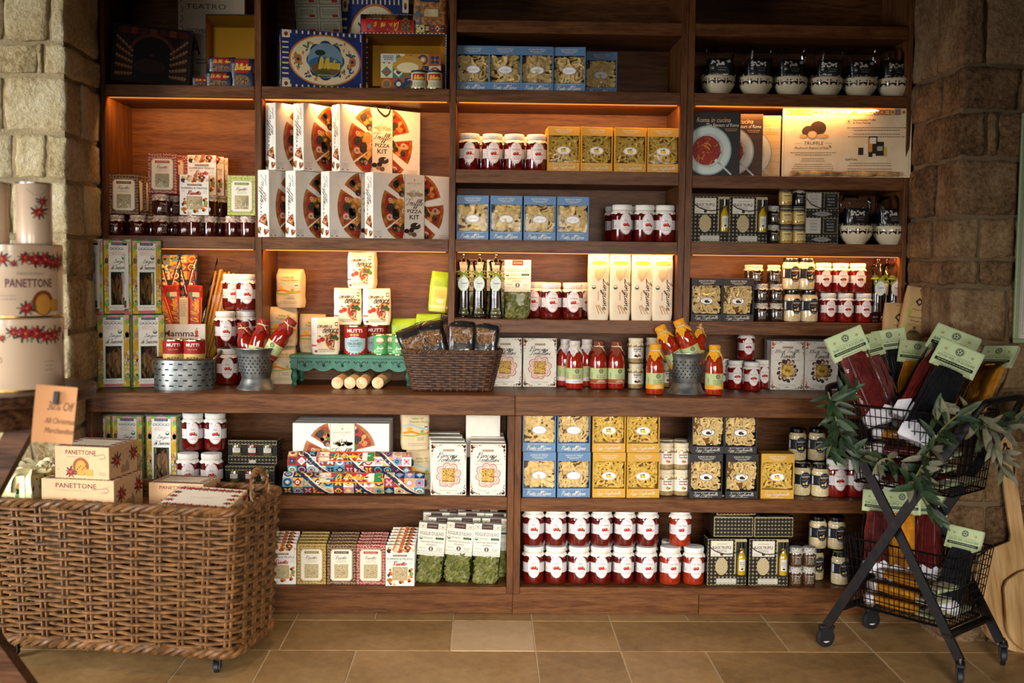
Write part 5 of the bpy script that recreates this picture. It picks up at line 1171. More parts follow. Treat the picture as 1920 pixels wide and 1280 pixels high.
# --- left bay: risotto packs raised on jam jars
JX = [(219, .06, 1), (259, .06, 1), (302, .06, 2), (322, .13, 2), (347, .11, 1), (366, .05, 1), (394, .075, 2), (412, .14, 2), (438, .05, 1), (465, .05, 1), (283, .15, 1), (376, .15, 2)]
for k, (p, yy, n) in enumerate(JX):
    for t in range(n): put('jam', TR(X(p, yy, S3+.04), yy, S3+.0748*t, .3*k), 'small jam jar with flowered lid, %s tier, %s from left in the left bay' % (('lower', 'upper')[t], ORD[sorted(range(len(JX)), key=lambda i: JX[i][0]).index(k)]), 'jam jars')
zj = S3+.0762
def rp(key, p, yy, z, lab, a=0): put(key, TR(X(p, yy, z+.07), yy, z, a, -.05), lab, 'risotto packs')
rp('ris_brown', 232, .04, zj, 'brown scroll-patterned risotto pack at the left end of the jam jar shelf', .2)
for k in range(3): rp('ris_brown', 247+11*k, .094+.047*k, zj, 'brown risotto pack in the file behind the leftmost pack, %s one' % ORD[k], .3)
rp('ris_red', 304, .04, zj+.0748, 'red scroll-patterned risotto pack raised on two tiers of jam jars', .1)
for k in range(2): rp('ris_red', 324+12*k, .088+.047*k, zj+.0748, 'red risotto pack behind the raised one, %s in the file' % ORD[k], .1)
rp('ris_pumpkin', 378, .085, zj+.0748, 'orange pumpkin risotto pack raised high behind a lower one', .1)
for k in range(2): rp('ris_pumpkin', 393+8*k, .133+.047*k, zj+.0748, 'orange pumpkin risotto pack behind the high one, %s in the file' % ORD[k], .1)
rp('ris_pumpkin', 364, .03, zj, 'orange pumpkin risotto pack in front, on a single jam jar tier', .12)
rp('ris_green', 453, .03, zj, 'green scroll-patterned risotto pack beside the pizza kits', .06)

# --- left end of the counter
for k, (p, yy, z, a) in enumerate(((213, -.03, CT, 21), (279, -.015, CT, 22), (221, -.06, CT+.261, 47), (275, -.045, CT+.261, 42))):
    put('vegbox', TR(X(p, yy, z+.1), yy, z, RZ(a)), 'tall green and pink vegetable pasta carton on the counter, %s' % ('lower left', 'lower right', 'upper left', 'upper right')[k], 'vegetable pasta cartons')
for k, p in enumerate((180, 239, 303)): put('vegbox', TR(X(p, -.08, L2+.1), -.08, L2, RZ(-4)), 'tall vegetable pasta carton behind the wicker hamper, %s from left' % ORD[k], 'vegetable pasta cartons')
for k, (p, yy, z, w) in enumerate(((437, .16, CT+.271, 'top tier, left'), (462, .12, CT+.271, 'top tier, right'), (423, .11, CT+.1355, 'middle tier, left'), (460, .16, CT+.1355, 'middle tier, right'), (426, .11, CT, 'bottom tier, left'), (462, .17, CT, 'bottom tier, right'))):
    put('jar_basil', TR(X(p, yy, z+.05), yy, z, .25), 'tomato basil sauce jar stacked behind the left colander, %s' % w, 'basil sauce jars')
for k, (p, z, w) in enumerate(((353, L2, 'lower left'), (397, L2, 'lower right'), (362, L2+.1355, 'upper left'), (404, L2+.1355, 'upper right'))):
    yy = (-.1, -.1, -.05, -.05)[k]; put('jar_basil', TR(X(p, yy, z+.05), yy, z, .22), 'tomato basil sauce jar behind the wicker hamper, %s of four' % w, 'basil sauce jars')
put('kit_trio', TR(X(473, -.06, L2+.05), -.06, L2+.0868, -.03), 'dotted gift box of three spreads stacked on another, above the hamper', 'spread gift boxes', ('cord_handle',))
put('kit_trio', TR(X(468, -.09, L2+.05), -.09, L2, -.03), 'lower dotted gift box of three spreads behind the hamper rim', 'spread gift boxes', ('cord_handle',))
# --- flour, tins and semolina of the second bay
RSZ = CT+.113
for k in range(3): put(('flour0', 'flour1', 'flour0')[k], TR(X((530, 532, 546)[k], .17, CT+.07+.14*k), .17, CT+.1415*k, (.05, .1, -.25)[k]), 'cream organic flour bag in the stack behind the green riser, %s' % ('bottom', 'middle', 'topmost')[k], 'organic flour bags')
put('flour1', TR(X(587, .24, RSZ+.05), .245, RSZ, .05), 'cream organic flour bag standing on the green riser, behind a pizza flour bag', 'organic flour bags')
put('anima0', TR(X(611, .16, RSZ+.05), .15, RSZ, .18), 'white pizza flour bag with pizza print, lowest, standing on the green riser', 'pizza flour bags')
for k, (p, w) in enumerate(((653, 'left'), (707, 'right'))): put(('anima1', 'anima0')[k], TR(X(p, .2, RSZ+.15), .195, RSZ+.108, .1), 'white pizza flour bag resting on the tomato tins, %s one' % w, 'pizza flour bags')
put('anima1', TR(X(680, .2, RSZ+.3), .2, RSZ+.108+.1345, -.18), 'white pizza flour bag topmost of the pyramid', 'pizza flour bags')
put('can_crushed', TR(X(667, .16, RSZ+.05), .16, RSZ, 0), 'red tin of crushed tomatoes in front on the green riser', 'crushed tomato tins')
put('can_crushed', TR(X(704, .22, RSZ+.05), .225, RSZ, .1), 'red tin of crushed tomatoes behind the yeast tins', 'crushed tomato tins')
for k, (p, yy) in enumerate(((713, .145), (733, .175), (748, .13))): put('can_yeast', TR(X(p, yy, RSZ+.03), yy, RSZ, .05), 'small green yeast tin on the riser, %s from left' % ORD[k], 'yeast tins')
put('semo0', TR(X(760, .22, RSZ+.05), .22, RSZ, -.05), 'green semolina bag on the right end of the riser', 'semolina bags')
for k in range(2): put('semo0', TR(X(806, .2, CT+.1+.13*k), .2, CT+.1325*k, -.1), ('green semolina bag at the bottom behind the dark basket', 'green semolina bag above the dark basket, carrying a leaning bag')[k], 'semolina bags')
put('semo_side', TR(X(820, .2, CT+.33), .2, CT+.271, .1, 0, .1), 'tall lime and yellow semolina bag leaning on top', 'semolina bags')

# --- lower left shelves
for c, p in enumerate((841, 915)):
    for k in range(6):
        put('tortellini' if k == 0 else 'tort_plain', TR(X(p-k*(2 if c == 0 else .5), -.16+.046*k, L2+.1), -.16+.046*k, L2+.001+(.003*(k % 2) if k else 0), 0, 0, 0), 'white tortellini carton on the lower shelf, %s file, %s from the front' % (('left', 'right')[c], ORD[k]), 'porcini tortellini cartons')
put('tortellini', TR(X(906, .03, L2+.25)-.0, -.0, L2+.276+.012, 0, pi/2*1.0+pi/2, 0) @ Matrix.Translation((0, -.045, 0)), 'upside-down tortellini carton lying across the files under the counter', 'porcini tortellini cartons')
for k in range(2): put(('flour0', 'flour1')[k], TR(X((788, 778)[k], -.02, L2+.07+.14*k), -.02, L2+.1415*k, (.1, .2)[k]), 'cream flour bag beside the tortellini files on the lower shelf, %s' % ('below', 'above')[k], 'organic flour bags')
seq = ['ris_pumpkin', 'ris_gold', 'ris_brown', 'ris_red', 'ris_pumpkin']
nm = ['orange pumpkin', 'gold scroll', 'brown scroll', 'red scroll', 'white-faced pumpkin']
for i, p in enumerate((528, 584, 640, 695, 750)):
    for k in range(5 if i < 4 else 7):
        yy = (-.155 if i < 4 else -.17)+.0445*k
        if k > 6: continue
        put(seq[i], TR(X(p+2*k, yy, L1+.07), yy, L1, 0, -.03), '%s risotto pack, bottom shelf, %s from left, %s in its file' % (nm[i], ORD[i], ORD[k]), 'risotto packs')
for k, (p, yy, a) in enumerate(((803, -.11, .0), (857, -.105, -.12), (910, -.12, -.05))):
    put(('foglie0', 'foglie1', 'foglie0')[k], TR(X(p, yy, L1+.1), yy, L1, a, 0, (.08, .07, .04)[k]), 'bag of green leaf pasta on the bottom shelf, %s from left in front' % ORD[k], 'leaf pasta bags')
for k, (p, yy) in enumerate(((825, -.03), (872, -.03), (925, -.04), (815, .05), (880, .05), (930, .04), (845, .13), (905, .13))):
    put(('foglie1', 'foglie0')[k % 2], TR(X(p, yy, L1+.1), yy, L1+.001, .05, 0, .03), 'bag of green leaf pasta behind on the bottom shelf, %s rank, %s' % (('second', 'second', 'second', 'third', 'third', 'third', 'last', 'last')[k], ('left', 'middle', 'right', 'left', 'middle', 'right', 'left', 'right')[k]), 'leaf pasta bags')

# --- lower right shelves
Z2 = L2-.004
for t in range(2):
    row(cyc('blue', [[2, 1], [0, 1]][t])+cyc('yellow', [[0, 1], [1, 0]][t]), [1011, 1076, 1142, 1206], -.155, Z2+.159*t, ('{c} pasta carton in the lower tier under the counter, {o} from left', '{c} pasta carton in the upper tier under the counter, {o} from left')[t], g1+' under the counter', [.0, .06, .03, .05])
    row(cyc('black', [[0, 1], [1, 0]][t]), [1324, 1391] if t == 0 else [1328, 1389], -.155, Z2+.157*t, ('black tagliatelle carton under the counter, lower tier, {s}', 'black tagliatelle carton under the counter, upper tier, {s}')[t], 'truffle tagliatelle cartons', .04)
    for c, p in enumerate((1248, 1277)):
        for k in range(2): put('pesto_porcini', TR(X(p, -.1+.07*k, Z2+.05+.1*t), -.1+.07*k, Z2+.0945*t, .1), 'pale porcini jar under the counter, %s tier, %s, %s' % (('lower', 'upper')[t], ('left', 'right')[c], ('front', 'back')[k]), 'porcini spread jars')
put('yellow0', TR(X(1458, -.155, Z2+.07), -.155, Z2, -.03), 'single yellow tagliatelle carton beside black cartons under the counter', g1+' under the counter')
for k, (p, yy, z, w) in enumerate(((1503, -.08, Z2, 'lower left'), (1538, -.1, Z2, 'lower right'), (1495, -.03, Z2+.1165, 'upper left'), (1531, -.03, Z2+.1165, 'upper right'), (1495, -.02, Z2, 'lower rear left'), (1531, -.02, Z2, 'lower rear right'))):
    put('alfredo', TR(X(p, yy, z+.05), yy, z, .1), 'black-labelled cream sauce jar under the counter, %s' % w, 'cream sauce jars')
row('jar_truffle', [1568, 1603], -.1, Z2, 'truffle tomato sauce jar half behind olive leaves under the counter, {s} one', 'truffle tomato sauce jars', .1)
put('ravioli', TR(X(1652, -.1, Z2+.1), -.1, Z2, -.5), 'white ravioli carton turned aside behind the wire cart', 'truffle ravioli cartons')
ks = ['jar_basil']*3+['jar_arrabbiata']*3+['jar_ricotta']*2
row(ks, [1000, 1042, 1085, 1126, 1168, 1211, 1256, 1300], -.115, L1, 'red sauce jar on the bottom shelf, lower tier, {o} from left', 'sauce jars on the bottom shelf', [0, 0, .12, .0, .2, .1, .2, .1])
row(ks[:7], [1000, 1042, 1085, 1128, 1171, 1214, 1275], -.11, L1+.1355, 'red sauce jar on the bottom shelf, upper tier, {o} from left', 'sauce jars on the bottom shelf', [0, 0, .1, .2, .1, .0, .0])
row(ks[:7], [1004, 1046, 1088, 1130, 1172, 1213, 1258], -.03, L1, 'red sauce jar on the bottom shelf, second rank, {o} from left', 'sauce jars on the bottom shelf', .2)
row('kit_risotto', [1363, 1441], -.15, L1, 'black dotted truffle risotto gift box on the bottom shelf, {s} one', 'truffle risotto gift boxes', [.02, .0])
for k, (p, z, w) in enumerate(((1371, L1+.169, 'left, lower'), (1443, L1+.169, 'right'), (1371, L1+.246, 'left, upper'))):
    put('kit_risotto', TR(X(p, -.1, z+.03), .028, z+.0765, pi+.03*k) @ Matrix.Rotation(-pi/2, 4, 'X'), 'truffle risotto gift box lying flat on the standing ones, %s' % w, 'truffle risotto gift boxes', ())
for k, (p, t) in enumerate(((1491, 0), (1516, 0), (1491, 1), (1516, 1))): put('pate', TR(X(p, -.13, L1+.03), -.13, L1+.0688*t, .1), 'small brown truffle jar on the bottom shelf, %s' % ('lower left', 'lower right', 'upper left', 'upper right')[k], 'small brown jars')
for k, (p, yy, z, w) in enumerate(((1533, -.06, L1+.1165, 'upper left'), (1568, -.07, L1+.1165, 'upper right'), (1528, -.05, L1, 'lower left, in shade'), (1575, -.11, L1, 'lower right'), (1500, .0, L1, 'rear'))):
    put('alfredo', TR(X(p, yy, z+.05), yy, z, .2), 'cream sauce jar on the bottom shelf beside the wire cart, %s' % w, 'cream sauce jars')
# ================================================================== particular things on the shelves
GALV = mat('galvanised', '#9a9c98', .42, metal=.85, scale=28, hex2='#6f7370', bump=.05); RUSTY = mat('rusty_rim', '#6a4a34', .6, metal=.5, var=.2, scale=60); HOLE = mat('punched_hole', '#0a0908', .9, var=0)
def colander(px, Y, label):
    b = B(); R = .071
    pr = [(.0, .032), (.047, .032), (.05, .04), (.058, .08), (.066, .125), (.071, .142), (.0735, .144), (.0735, .147), (.07, .147), (.064, .125), (.056, .08), (.046, .036), (0, .036)]
    b.lathe(pr, 40, GALV); f = B(); f.lathe([(.048, .04), (.052, .03), (.058, .014), (.067, .004), (.0685, 0), (.066, 0), (.054, .014), (.046, .03)], 40, GALV)
    h = B()
    for j in range(6):
        z = .06+.011*j; r_ = .0545+(z-.06)*.19
        for i in range(24):
            t = 2*pi*(i+.5*(j % 2))/24
            h.add([((r_+.0009)*cos(t)-.0026*cos(a)*sin(t), (r_+.0009)*sin(t)+.0026*cos(a)*cos(t), z+.0028*sin(a)) for a in [k*pi/4 for k in range(8)]], [tuple(range(8))], HOLE)
    k = B()
    for sg in (-1, 1): k.tube(smooth_path([(sg*.071, .028, .138), (sg*.084, .022, .148), (sg*.092, 0, .158), (sg*.084, -.022, .148), (sg*.071, -.028, .138)]), .003, 8, GALV)
    r = tag(empty('colander', TR(X(px, Y, CT+.07), Y, CT, .15)), label, 'colander')
    obj('bowl_wall', b, r); obj('flared_foot', f, r); o = obj('punched_holes', h, r); o['kind'] = 'stuff'
    for sg in (-1, 1):
        k = B(); k.tube(smooth_path([(sg*.071, .028, .138), (sg*.084, .022, .148), (sg*.092, 0, .158), (sg*.084, -.022, .148), (sg*.071, -.028, .138)]), .003, 8, GALV); obj('handle', k, r)
    return X(px, Y, CT+.07)
xc = colander(1287, -.03, 'grey metal colander holding yellow-capped sauce bottles, right half of the counter')
def lean(key, x, y_, z, ang, dirn, label, group, rz=0):
    "bottle leaning by ang towards compass direction dirn"
    ax = Vector((-sin(dirn), cos(dirn), 0)); put(key, Matrix.Translation((x, y_, z)) @ Matrix.Rotation(ang, 4, ax) @ Matrix.Rotation(rz, 4, 'Z'), label, group)
lean('bot_formaggi', xc-.022, -.03, CT+.08, .48, pi+.2, 'two-cheese sauce bottle leaning far left in the right colander', 'cheese sauce bottles', .2)
lean('bot_formaggi', xc+.034, -.05, CT+.1, .42, pi+.1, 'two-cheese sauce bottle leaning left, highest in the right colander', 'cheese sauce bottles', .0)
lean('bot_formaggi', xc+.035, .01, CT+.075, .12, .5, 'two-cheese sauce bottle at the back of the right colander', 'cheese sauce bottles')
lean('bot_formaggi', xc-.005, .02, CT+.075, .1, pi, 'two-cheese sauce bottle almost hidden between the others in the right colander', 'cheese sauce bottles')
xc = colander(480, -.02, 'grey metal colander holding red-capped sauce bottles, left half of the counter')
lean('bot_barolo', xc-.008, -.03, CT+.075, .22, .3, 'red wine sauce bottle upright in the left colander', 'red wine sauce bottles', .1)
lean('bot_barolo', xc+.03, -.02, CT+.1, .6, .0, 'red wine sauce bottle leaning right out of the left colander', 'red wine sauce bottles', -.3)
lean('bot_barolo', xc-.025, .005, CT+.06, .15, pi, 'red wine sauce bottle low at the left of the left colander', 'red wine sauce bottles')
# perforated tub with tomato tins
r = tag(empty('perforated_tub', TR(X(346, -.045, CT+.05), -.045, CT, .06)), 'oval galvanised tub with slotted sides, holding two tomato tins', 'tub')
ea, eb = .103, .068
def oval(b, pr, n, m):
    vs = [((ea+dr)*cos(2*pi*i/n), (eb+dr)*sin(2*pi*i/n), z) for i in range(n) for dr, z in pr]; k = len(pr)
    return b.add(vs, [(i*k+j, ((i+1) % n)*k+j, ((i+1) % n)*k+j+1, i*k+j+1) for i in range(n) for j in range(k-1)], m, True)
w = oval(B(), [(-.06, .002), (0, .002), (.0, 0), (.0006, .004), (.002, .108), (-.0005, .108), (-.0015, .004), (-.06, .004)], 56, GALV); obj('tub_wall', w, r)
rim = B(); rim.tube([((ea+.002)*cos(2*pi*i/48), (eb+.002)*sin(2*pi*i/48), .108) for i in range(48)], .0034, 8, RUSTY, closed=True); obj('rolled_rim', rim, r)
h = B()
for j in range(5):
    for i in range(20):
        t0 = 2*pi*(i+.5*(j % 2))/20
        vs = []
        for k in range(4):
            t = t0+(k-1.5)*.045
            for dz in (-.0022, .0022): vs.append(((ea+.0022)*cos(t), (eb+.0022)*sin(t), .016+.019*j+dz))
        h.add(vs, [(2*k, 2*k+2, 2*k+3, 2*k+1) for k in range(3)], HOLE)
o = obj('punched_slots', h, r); o['kind'] = 'stuff'
for sg in (-1, 1):
    k = B(); k.tube(smooth_path([(sg*(ea+.003), .03, .106), (sg*(ea+.018), .026, .122), (sg*(ea+.024), 0, .134), (sg*(ea+.018), -.026, .122), (sg*(ea+.003), -.03, .106)]), .0042, 8, RUSTY); obj('handle', k, r)
obj('tissue_liner', oval(B(), [(-.02, .006), (-.02, .06), (-.067, .062)], 40, pm('#cfc6b4')), r)
for k, p in enumerate((326, 364)): put('can_pizza', TR(X(p, -.05, CT+.12), -.05+.004*k, CT+.063, (.1, -.05)[k]), 'gold and red pizza tomato tin in the slotted tub, %s one' % ('left', 'right')[k], 'pizza tomato tins')
# green riser
GRN = mat('green_paint', '#2f6e55', .5, scale=24, hex2='#235a45', bump=.1)
xa, xb, ya, yb = X(543, .1, RSZ), X(775, .1, RSZ), .09, .285
r = tag(empty('riser_stand', TR((xa+xb)/2, ya, CT)), 'green painted wooden riser with scalloped lace apron, on the counter', 'stand')
hw = (xb-xa)/2
obj('top_board', B().cbox(-hw, hw, 0, yb-ya, .1, .1128, GRN, .002), r)
n = 6; pit = 2*(hw-.02)/n
ap = B(); vs = []; fs = []
for k in range(n*12+1):
    u = k/12; x = -hw+.02+pit*u; ph = u % 1
    d = .026+.022*math.sqrt(max(0, 1-(2*ph-1)**2)); d = d if .06 < ph < .94 else .036
    vs += [(x, .012, .1), (x, .012, .1-d), (x, .02, .1), (x, .02, .1-d)]
for k in range(n*12): i = 4*k; fs += [(i, i+1, i+5, i+4), (i+2, i+6, i+7, i+3), (i+1, i+3, i+7, i+5)]
ap.add(vs, fs, GRN); obj('lace_apron', ap, r)
for k in range(n):
    c = B(); cx = -hw+.02+pit*(k+.5); a = Art()
    for sg in (-1, 1): a.ring(cx+sg*.011, .078, .0105, .0115, .0032, '#123026', 1, 14, .6 if sg > 0 else pi-3.6, 4.2 if sg > 0 else pi-.6+.6); a.ell(cx+sg*.024, .086, .003, .004, '#123026', 1, 8)
    a.poly([(cx, .066), (cx+.006, .074), (cx+.003, .078), (cx, .075), (cx-.003, .078), (cx-.006, .074)], '#123026', 1); a.put(c, front(.012)); obj('fretwork', c, r)
lg = B(); lg.lathe([(0, 0), (.008, 0), (.01, .006), (.007, .012), (.012, .024), (.014, .036), (.01, .046), (.008, .052), (.013, .06), (.013, .064)], 18, GRN); lg.box(-.012, .012, -.012, .012, .064, .1, GRN); lm = lg.mesh('leg')
for x in (-hw+.016, hw-.016):
    for y_ in (.018, yb-ya-.018): obj('leg', lm, r, TR(x, y_, 0))
# rolling pins
PIN = wood('beech', '#bf9a6c', '#d9b88a', '#e3c79c', 1, .5, 1.4)
b = B(); b.lathe([(0, 0), (.019, 0), (.0212, .002), (.0212, .236), (.019, .238), (0, .238)], 28, PIN, M=Matrix.Rotation(-pi/2, 4, 'X')); kind('pin', 'rolling_pin', 'rolling pin', [('pin_body', b, -1)])
for k, p in enumerate((633, 656, 678, 708)):
    q = at(p, 722, -.0); put('pin', TR(X(p, -.0, CT+.02), -.01+.004*k, CT+.0214, (-.03, -.04, -.02, -.05)[k]), 'pale wooden rolling pin under the green riser, %s from left' % ORD[k], 'rolling pins')
# wicker weaving
def weave(fn, rows, z0, z1, nst, amp, r0, m, parent, name, seg=4, taper=0, jit=.0):
    "strands wound around a closed outline fn(t, z)->(x, y, nx, ny); each strand is one part"
    rj = random.Random(3)
    for j in range(rows):
        z = z0+(z1-z0)*(j+.5)/rows; pts = []
        n = nst*seg
        for i in range(n):
            t = i/n; x, y_, nx, ny = fn(t, (z-z0)/(z1-z0)); o = amp*cos(pi*(i/seg+j))
            pts.append((x+nx*o, y_+ny*o, z+rj.uniform(-jit, jit)))
        b = B(); b.tube(pts, r0, 6, m, closed=True); obj(name, b, parent)
def stakes(fn, z0, z1, nst, r0, m, parent, name, double=0):
    for i in range(nst):
        b = B()
        for e in ((0,) if not double else (-double, double)):
            pts = []
            for k in range(6):
                v = k/5; x, y_, nx, ny = fn((i/nst+e) % 1, v); pts.append((x, y_, z0+(z1-z0)*v))
            b.tube(pts, r0, 6, m)
        obj(name, b, parent)
def rrect(hx, hy, rr, hx1, hy1):
    "rounded rectangle outline growing from (hx,hy) at the foot to (hx1,hy1) at the rim"
    def fn(t, v):
        a, c = hx+(hx1-hx)*v, hy+(hy1-hy)*v; L_ = [2*(a-rr), pi/2*rr, 2*(c-rr), pi/2*rr]*2; T = sum(L_); s = t*T
        segs = [(-a+rr, -c, 0), (a-rr, -c+rr, -pi/2), (a, -c+rr, 1), (a-rr, c-rr, 0), (a-rr, c, 2), (-a+rr, c-rr, pi/2), (-a, c-rr, 3), (-a+rr, -c+rr, pi)]
        for k, l in enumerate(L_):
            if s <= l or k == 7: break
            s -= l
        x0, y0, d = segs[k]
        if k % 2 == 0:
            dx, dy = ((1, 0), (0, 1), (-1, 0), (0, -1))[d]; nx, ny = ((0, -1), (1, 0), (0, 1), (-1, 0))[d]; return x0+dx*s, y0+dy*s, nx, ny
        g_ = d+s/rr; return x0+rr*cos(g_), y0+rr*sin(g_), cos(g_), sin(g_)
    return fn
def braid(fn, v, z, n, r0, amp, m, parent, name, turns=26):
    for k in range(3):
        pts = []
        for i in range(n):
            t = i/n; x, y_, nx, ny = fn(t, v); g_ = 2*pi*(turns*t+k/3); pts.append((x+nx*amp*cos(g_), y_+ny*amp*cos(g_), z+amp*.8*sin(g_)))
        b = B(); b.tube(pts, r0, 6, m, closed=True); obj(name, b, parent)
DW = mat('dark_willow', '#38241a', .55, scale=60, hex2='#5a3a24', bump=.2)
r = tag(empty('wicker_basket', TR(X(848, .01, CT+.05), .015, CT, 0)), 'dark brown wicker basket full of black pasta packets, on the counter', 'basket')
fn = rrect(.142, .07, .05, .172, .088); obj('base', B().cbox(-.14, .14, -.068, .068, .002, .008, DW, .003), r)
weave(fn, 15, .006, .134, 34, .0035, .0044, DW, r, 'willow_strand', 3); stakes(fn, .002, .138, 34, .0026, DW, r, 'willow_stake'); braid(fn, 1, .14, 150, .005, .0055, DW, r, 'rim_strand', 30)
FOIL = MATS['black_foil']; FUS = mat('fusilli', '#8d6028', .5, scale=150, hex2='#2c1a0c', bump=.7)
def packet(seed):
    b, fm = softbag(.098, .16, .052, FOIL, seed, .006, .25, 10, 12, False); a = Art(); a.rect(-.036, .085, .036, .125, FUS, 1); a.ell(0, .085, .03, .016, FUS, 2); a.rect(-.03, .05, .03, .078, '#23211f', 1); a.text('SQUID INK', 0, .07, .04, .006, '#8d8a84', 2); a.lines(0, .062, .044, .005, 3, '#6f6c66', 2, .0016); a.rect(-.044, .142, .044, .15, '#15120f', 1)
    p = B(); subdiv(a).put(p, fm); f, _ = softbag(.1, .163, .055, FILM, seed+2, .007, .2, 10, 12, False); return [('foil_pouch', b, -1), ('pasta_panel', p, -1), ('film_wrap', f, -1)]
for i in range(2): kind('packet%d' % i, 'pasta_packet', 'packet', packet(4+5*i))
for k, (p, yy, dz, a, tl) in enumerate(((798, -.0, .06, .1, -.5), (822, .0, .075, .0, -.3), (866, -.01, .085, -.05, .0), (905, -.005, .08, -.15, .12), (846, .06, .09, .0, .1), (890, .06, .09, .0, -.1))):
    put('packet%d' % (k % 2), TR(X(p, yy, CT+.15), .0+yy+.01, CT+dz+.012, a, -.12 if k < 4 else 0, tl*.8), 'black pasta packet in the dark basket, %s' % ('leaning far left', 'leaning left with a pasta window', 'upright in the middle', 'leaning right at the front', 'rear left', 'rear right')[k], 'black pasta packets')
# ---- books, sign and bark on the cookbook shelf
def majolica(a, x0, x1, z0, z1, s, seed, l=1, rot=0, pal=('#b8342a', '#23304a', '#d9b44a', '#4a8aa0', '#e6dcc8')):
    r_ = random.Random(seed); nx, nz = max(1, round((x1-x0)/s)), max(1, round((z1-z0)/s)); sx, sz = (x1-x0)/nx, (z1-z0)/nz
    for j in range(nz):
        for i in range(nx):
            cx, cz = x0+(i+.5)*sx, z0+(j+.5)*sz; c = r_.sample(pal, 3); q = r_.randint(0, 2)
            a.rect(cx-sx/2, cz-sz/2, cx+sx/2, cz+sz/2, c[0], l, 3)
            if q == 0: a.poly([(cx, cz-sz*.45), (cx+sx*.45, cz), (cx, cz+sz*.45), (cx-sx*.45, cz)], c[1], l+1); a.ell(cx, cz, sx*.2, sz*.2, c[2], l+2, 6)
            elif q == 1: a.ring(cx, cz, sx*.42, sz*.42, sx*.13, c[1], l+1, 10); a.ell(cx, cz, sx*.16, sz*.16, c[2], l+2, 6)
            else:
                for k in range(4): a.ell(cx+sx*.24*cos(k*pi/2+.78), cz+sz*.24*sin(k*pi/2+.78), sx*.19, sz*.13, c[1], l+1, 6, k*pi/2+.78)
                a.ell(cx, cz, sx*.1, sz*.1, c[2], l+2, 6)
PAGES = mat('page_edges', '#cbbd9c', .8, var=.1, scale=300, stretch=(.1, 8, .1))
PW = {'book0': ('#2f2c28', '#a3382a'), 'book1': ('#4a3426', '#b08a3a'), 'book2': ('#c9a878', '#8d7a5a')}
def cookbook(key, bg, spine, style):
    W_, Hh, D = .17, .222, .022; b = B(); b.box(0, W_, 0, .0018, 0, Hh, pm(bg)); b.box(0, W_, D-.0018, D, 0, Hh, pm(spine)); b.box(0, .002, 0, D, 0, Hh, pm(spine)); b.box(W_-.0015, W_, 0, D, 0, Hh, pm(spine))
    pg = B().box(.002, W_-.002, .0018, D-.0018, .002, Hh-.003, PAGES); a = Art(); r_ = random.Random(3)
    for k in range(9): a.rect(.001, .008+.024*k, W_-.001, .0088+.024*k, '#1c1916' if style < 2 else '#a08258', 1)
    cx, cz = .055, .088; a.ell(cx, cz, .085, .088, '#8d9f9c', 2, 20); a.ell(cx, cz, .08, .083, '#c4cbc2', 3, 20); a.ell(cx, cz, .058, .06, '#a9b5ae', 4, 18)
    col = ('#8d2a1c', '#a83c20', '#6f1c14', '#c9802c') if style < 2 else ('#d9a84a', '#c98a2c', '#b8442a', '#e6c070')
    a.ell(cx-.004, cz, .05, .052, col[0], 5, 16)
    for k in range(46):
        t = r_.uniform(0, 6.3); d = .046*r_.random()**.5; x, z = cx+d*cos(t), cz+d*sin(t); g_ = r_.uniform(0, 3)
        a.line([(x-.012*cos(g_), z-.012*sin(g_)), (x+.003*sin(g_), z+.004), (x+.012*cos(g_), z+.012*sin(g_))], .0026, r_.choice(col), 6+k % 5)
    a.line([(cx+.035, cz-.04), (cx+.06, cz-.062), (cx+.085, cz-.085)], .006, '#b9b9b4', 11); a.line([(cx+.028, cz-.032), (cx+.044, cz-.05)], .011, '#c9c9c4', 11)
    a.text('Roma in cucina', .074, .196, .12, .0165, '#d9b890', 6, .2); a.text('The flavours of Rome', .106, .178, .115, .0125, '#e0d6c4', 6, .2); a.lines(.138, .164, .05, .006, 2, '#c9a070', 6, .002)
    p = B()
    for vs, fs, m, l in a.i: p.add([(min(max(x, .0008), W_-.0008), -l*EPS*.6, min(max(z, .0008), Hh-.0008)) for x, z in vs], fs, m)
    kind(key, 'cookbook', 'book', [('cover', b, -1), ('page_block', pg, -1), ('cover_print', p, 0)])
for k, (n_, (c, s)) in enumerate(PW.items()): cookbook(n_, c, s, k)
q = X(1296, .02, S2R+.1); put('book0', TR(q+.003, .02, S2R+.001, RZ(-4)), 'dark Roman cookbook with a plate of pasta, leftmost and fully seen', 'Roman cookbooks')
put('book1', TR(X(1428, .045, S2R+.1)-.168, .052, S2R+.001, RZ(-5)), 'brown Roman cookbook, middle one, half covered by the dark book', 'Roman cookbooks')
put('book2', TR(X(1463, .07, S2R+.1)-.168, .086, S2R+.001, RZ(-5)), 'pale spaghetti cookbook tucked beside the truffle sign', 'Roman cookbooks')
W_, Hh = .452, .252
b = B().cbox(0, W_, 0, .012, 0, Hh, mat('sign_board', '#ddc9a4', .6, scale=20, hex2='#d3bd96'), .001); a = Art(); br = '#4a3424'
majolica(a, .012, W_-.02, Hh-.03, Hh-.01, .019, 7, 1, 0, ('#c98a2c', '#5a6f8a', '#b8582c', '#e0cfa8', '#d9b060')); a.border(.006, .006, W_-.008, Hh-.006, .0008, '#a08a66', 1)
a.ell(.09, .165, .022, .019, '#4a3326', 2, 14, .3); a.ell(.125, .177, .028, .024, '#3f2a20', 3, 14); a.ell(.105, .152, .017, .014, '#b08a5c', 4); a.ell(.105, .152, .014, .011, '#d0b083', 5); a.ell(.073, .147, .014, .006, '#c49c68', 4); a.ell(.14, .148, .022, .007, '#c49c68', 4)
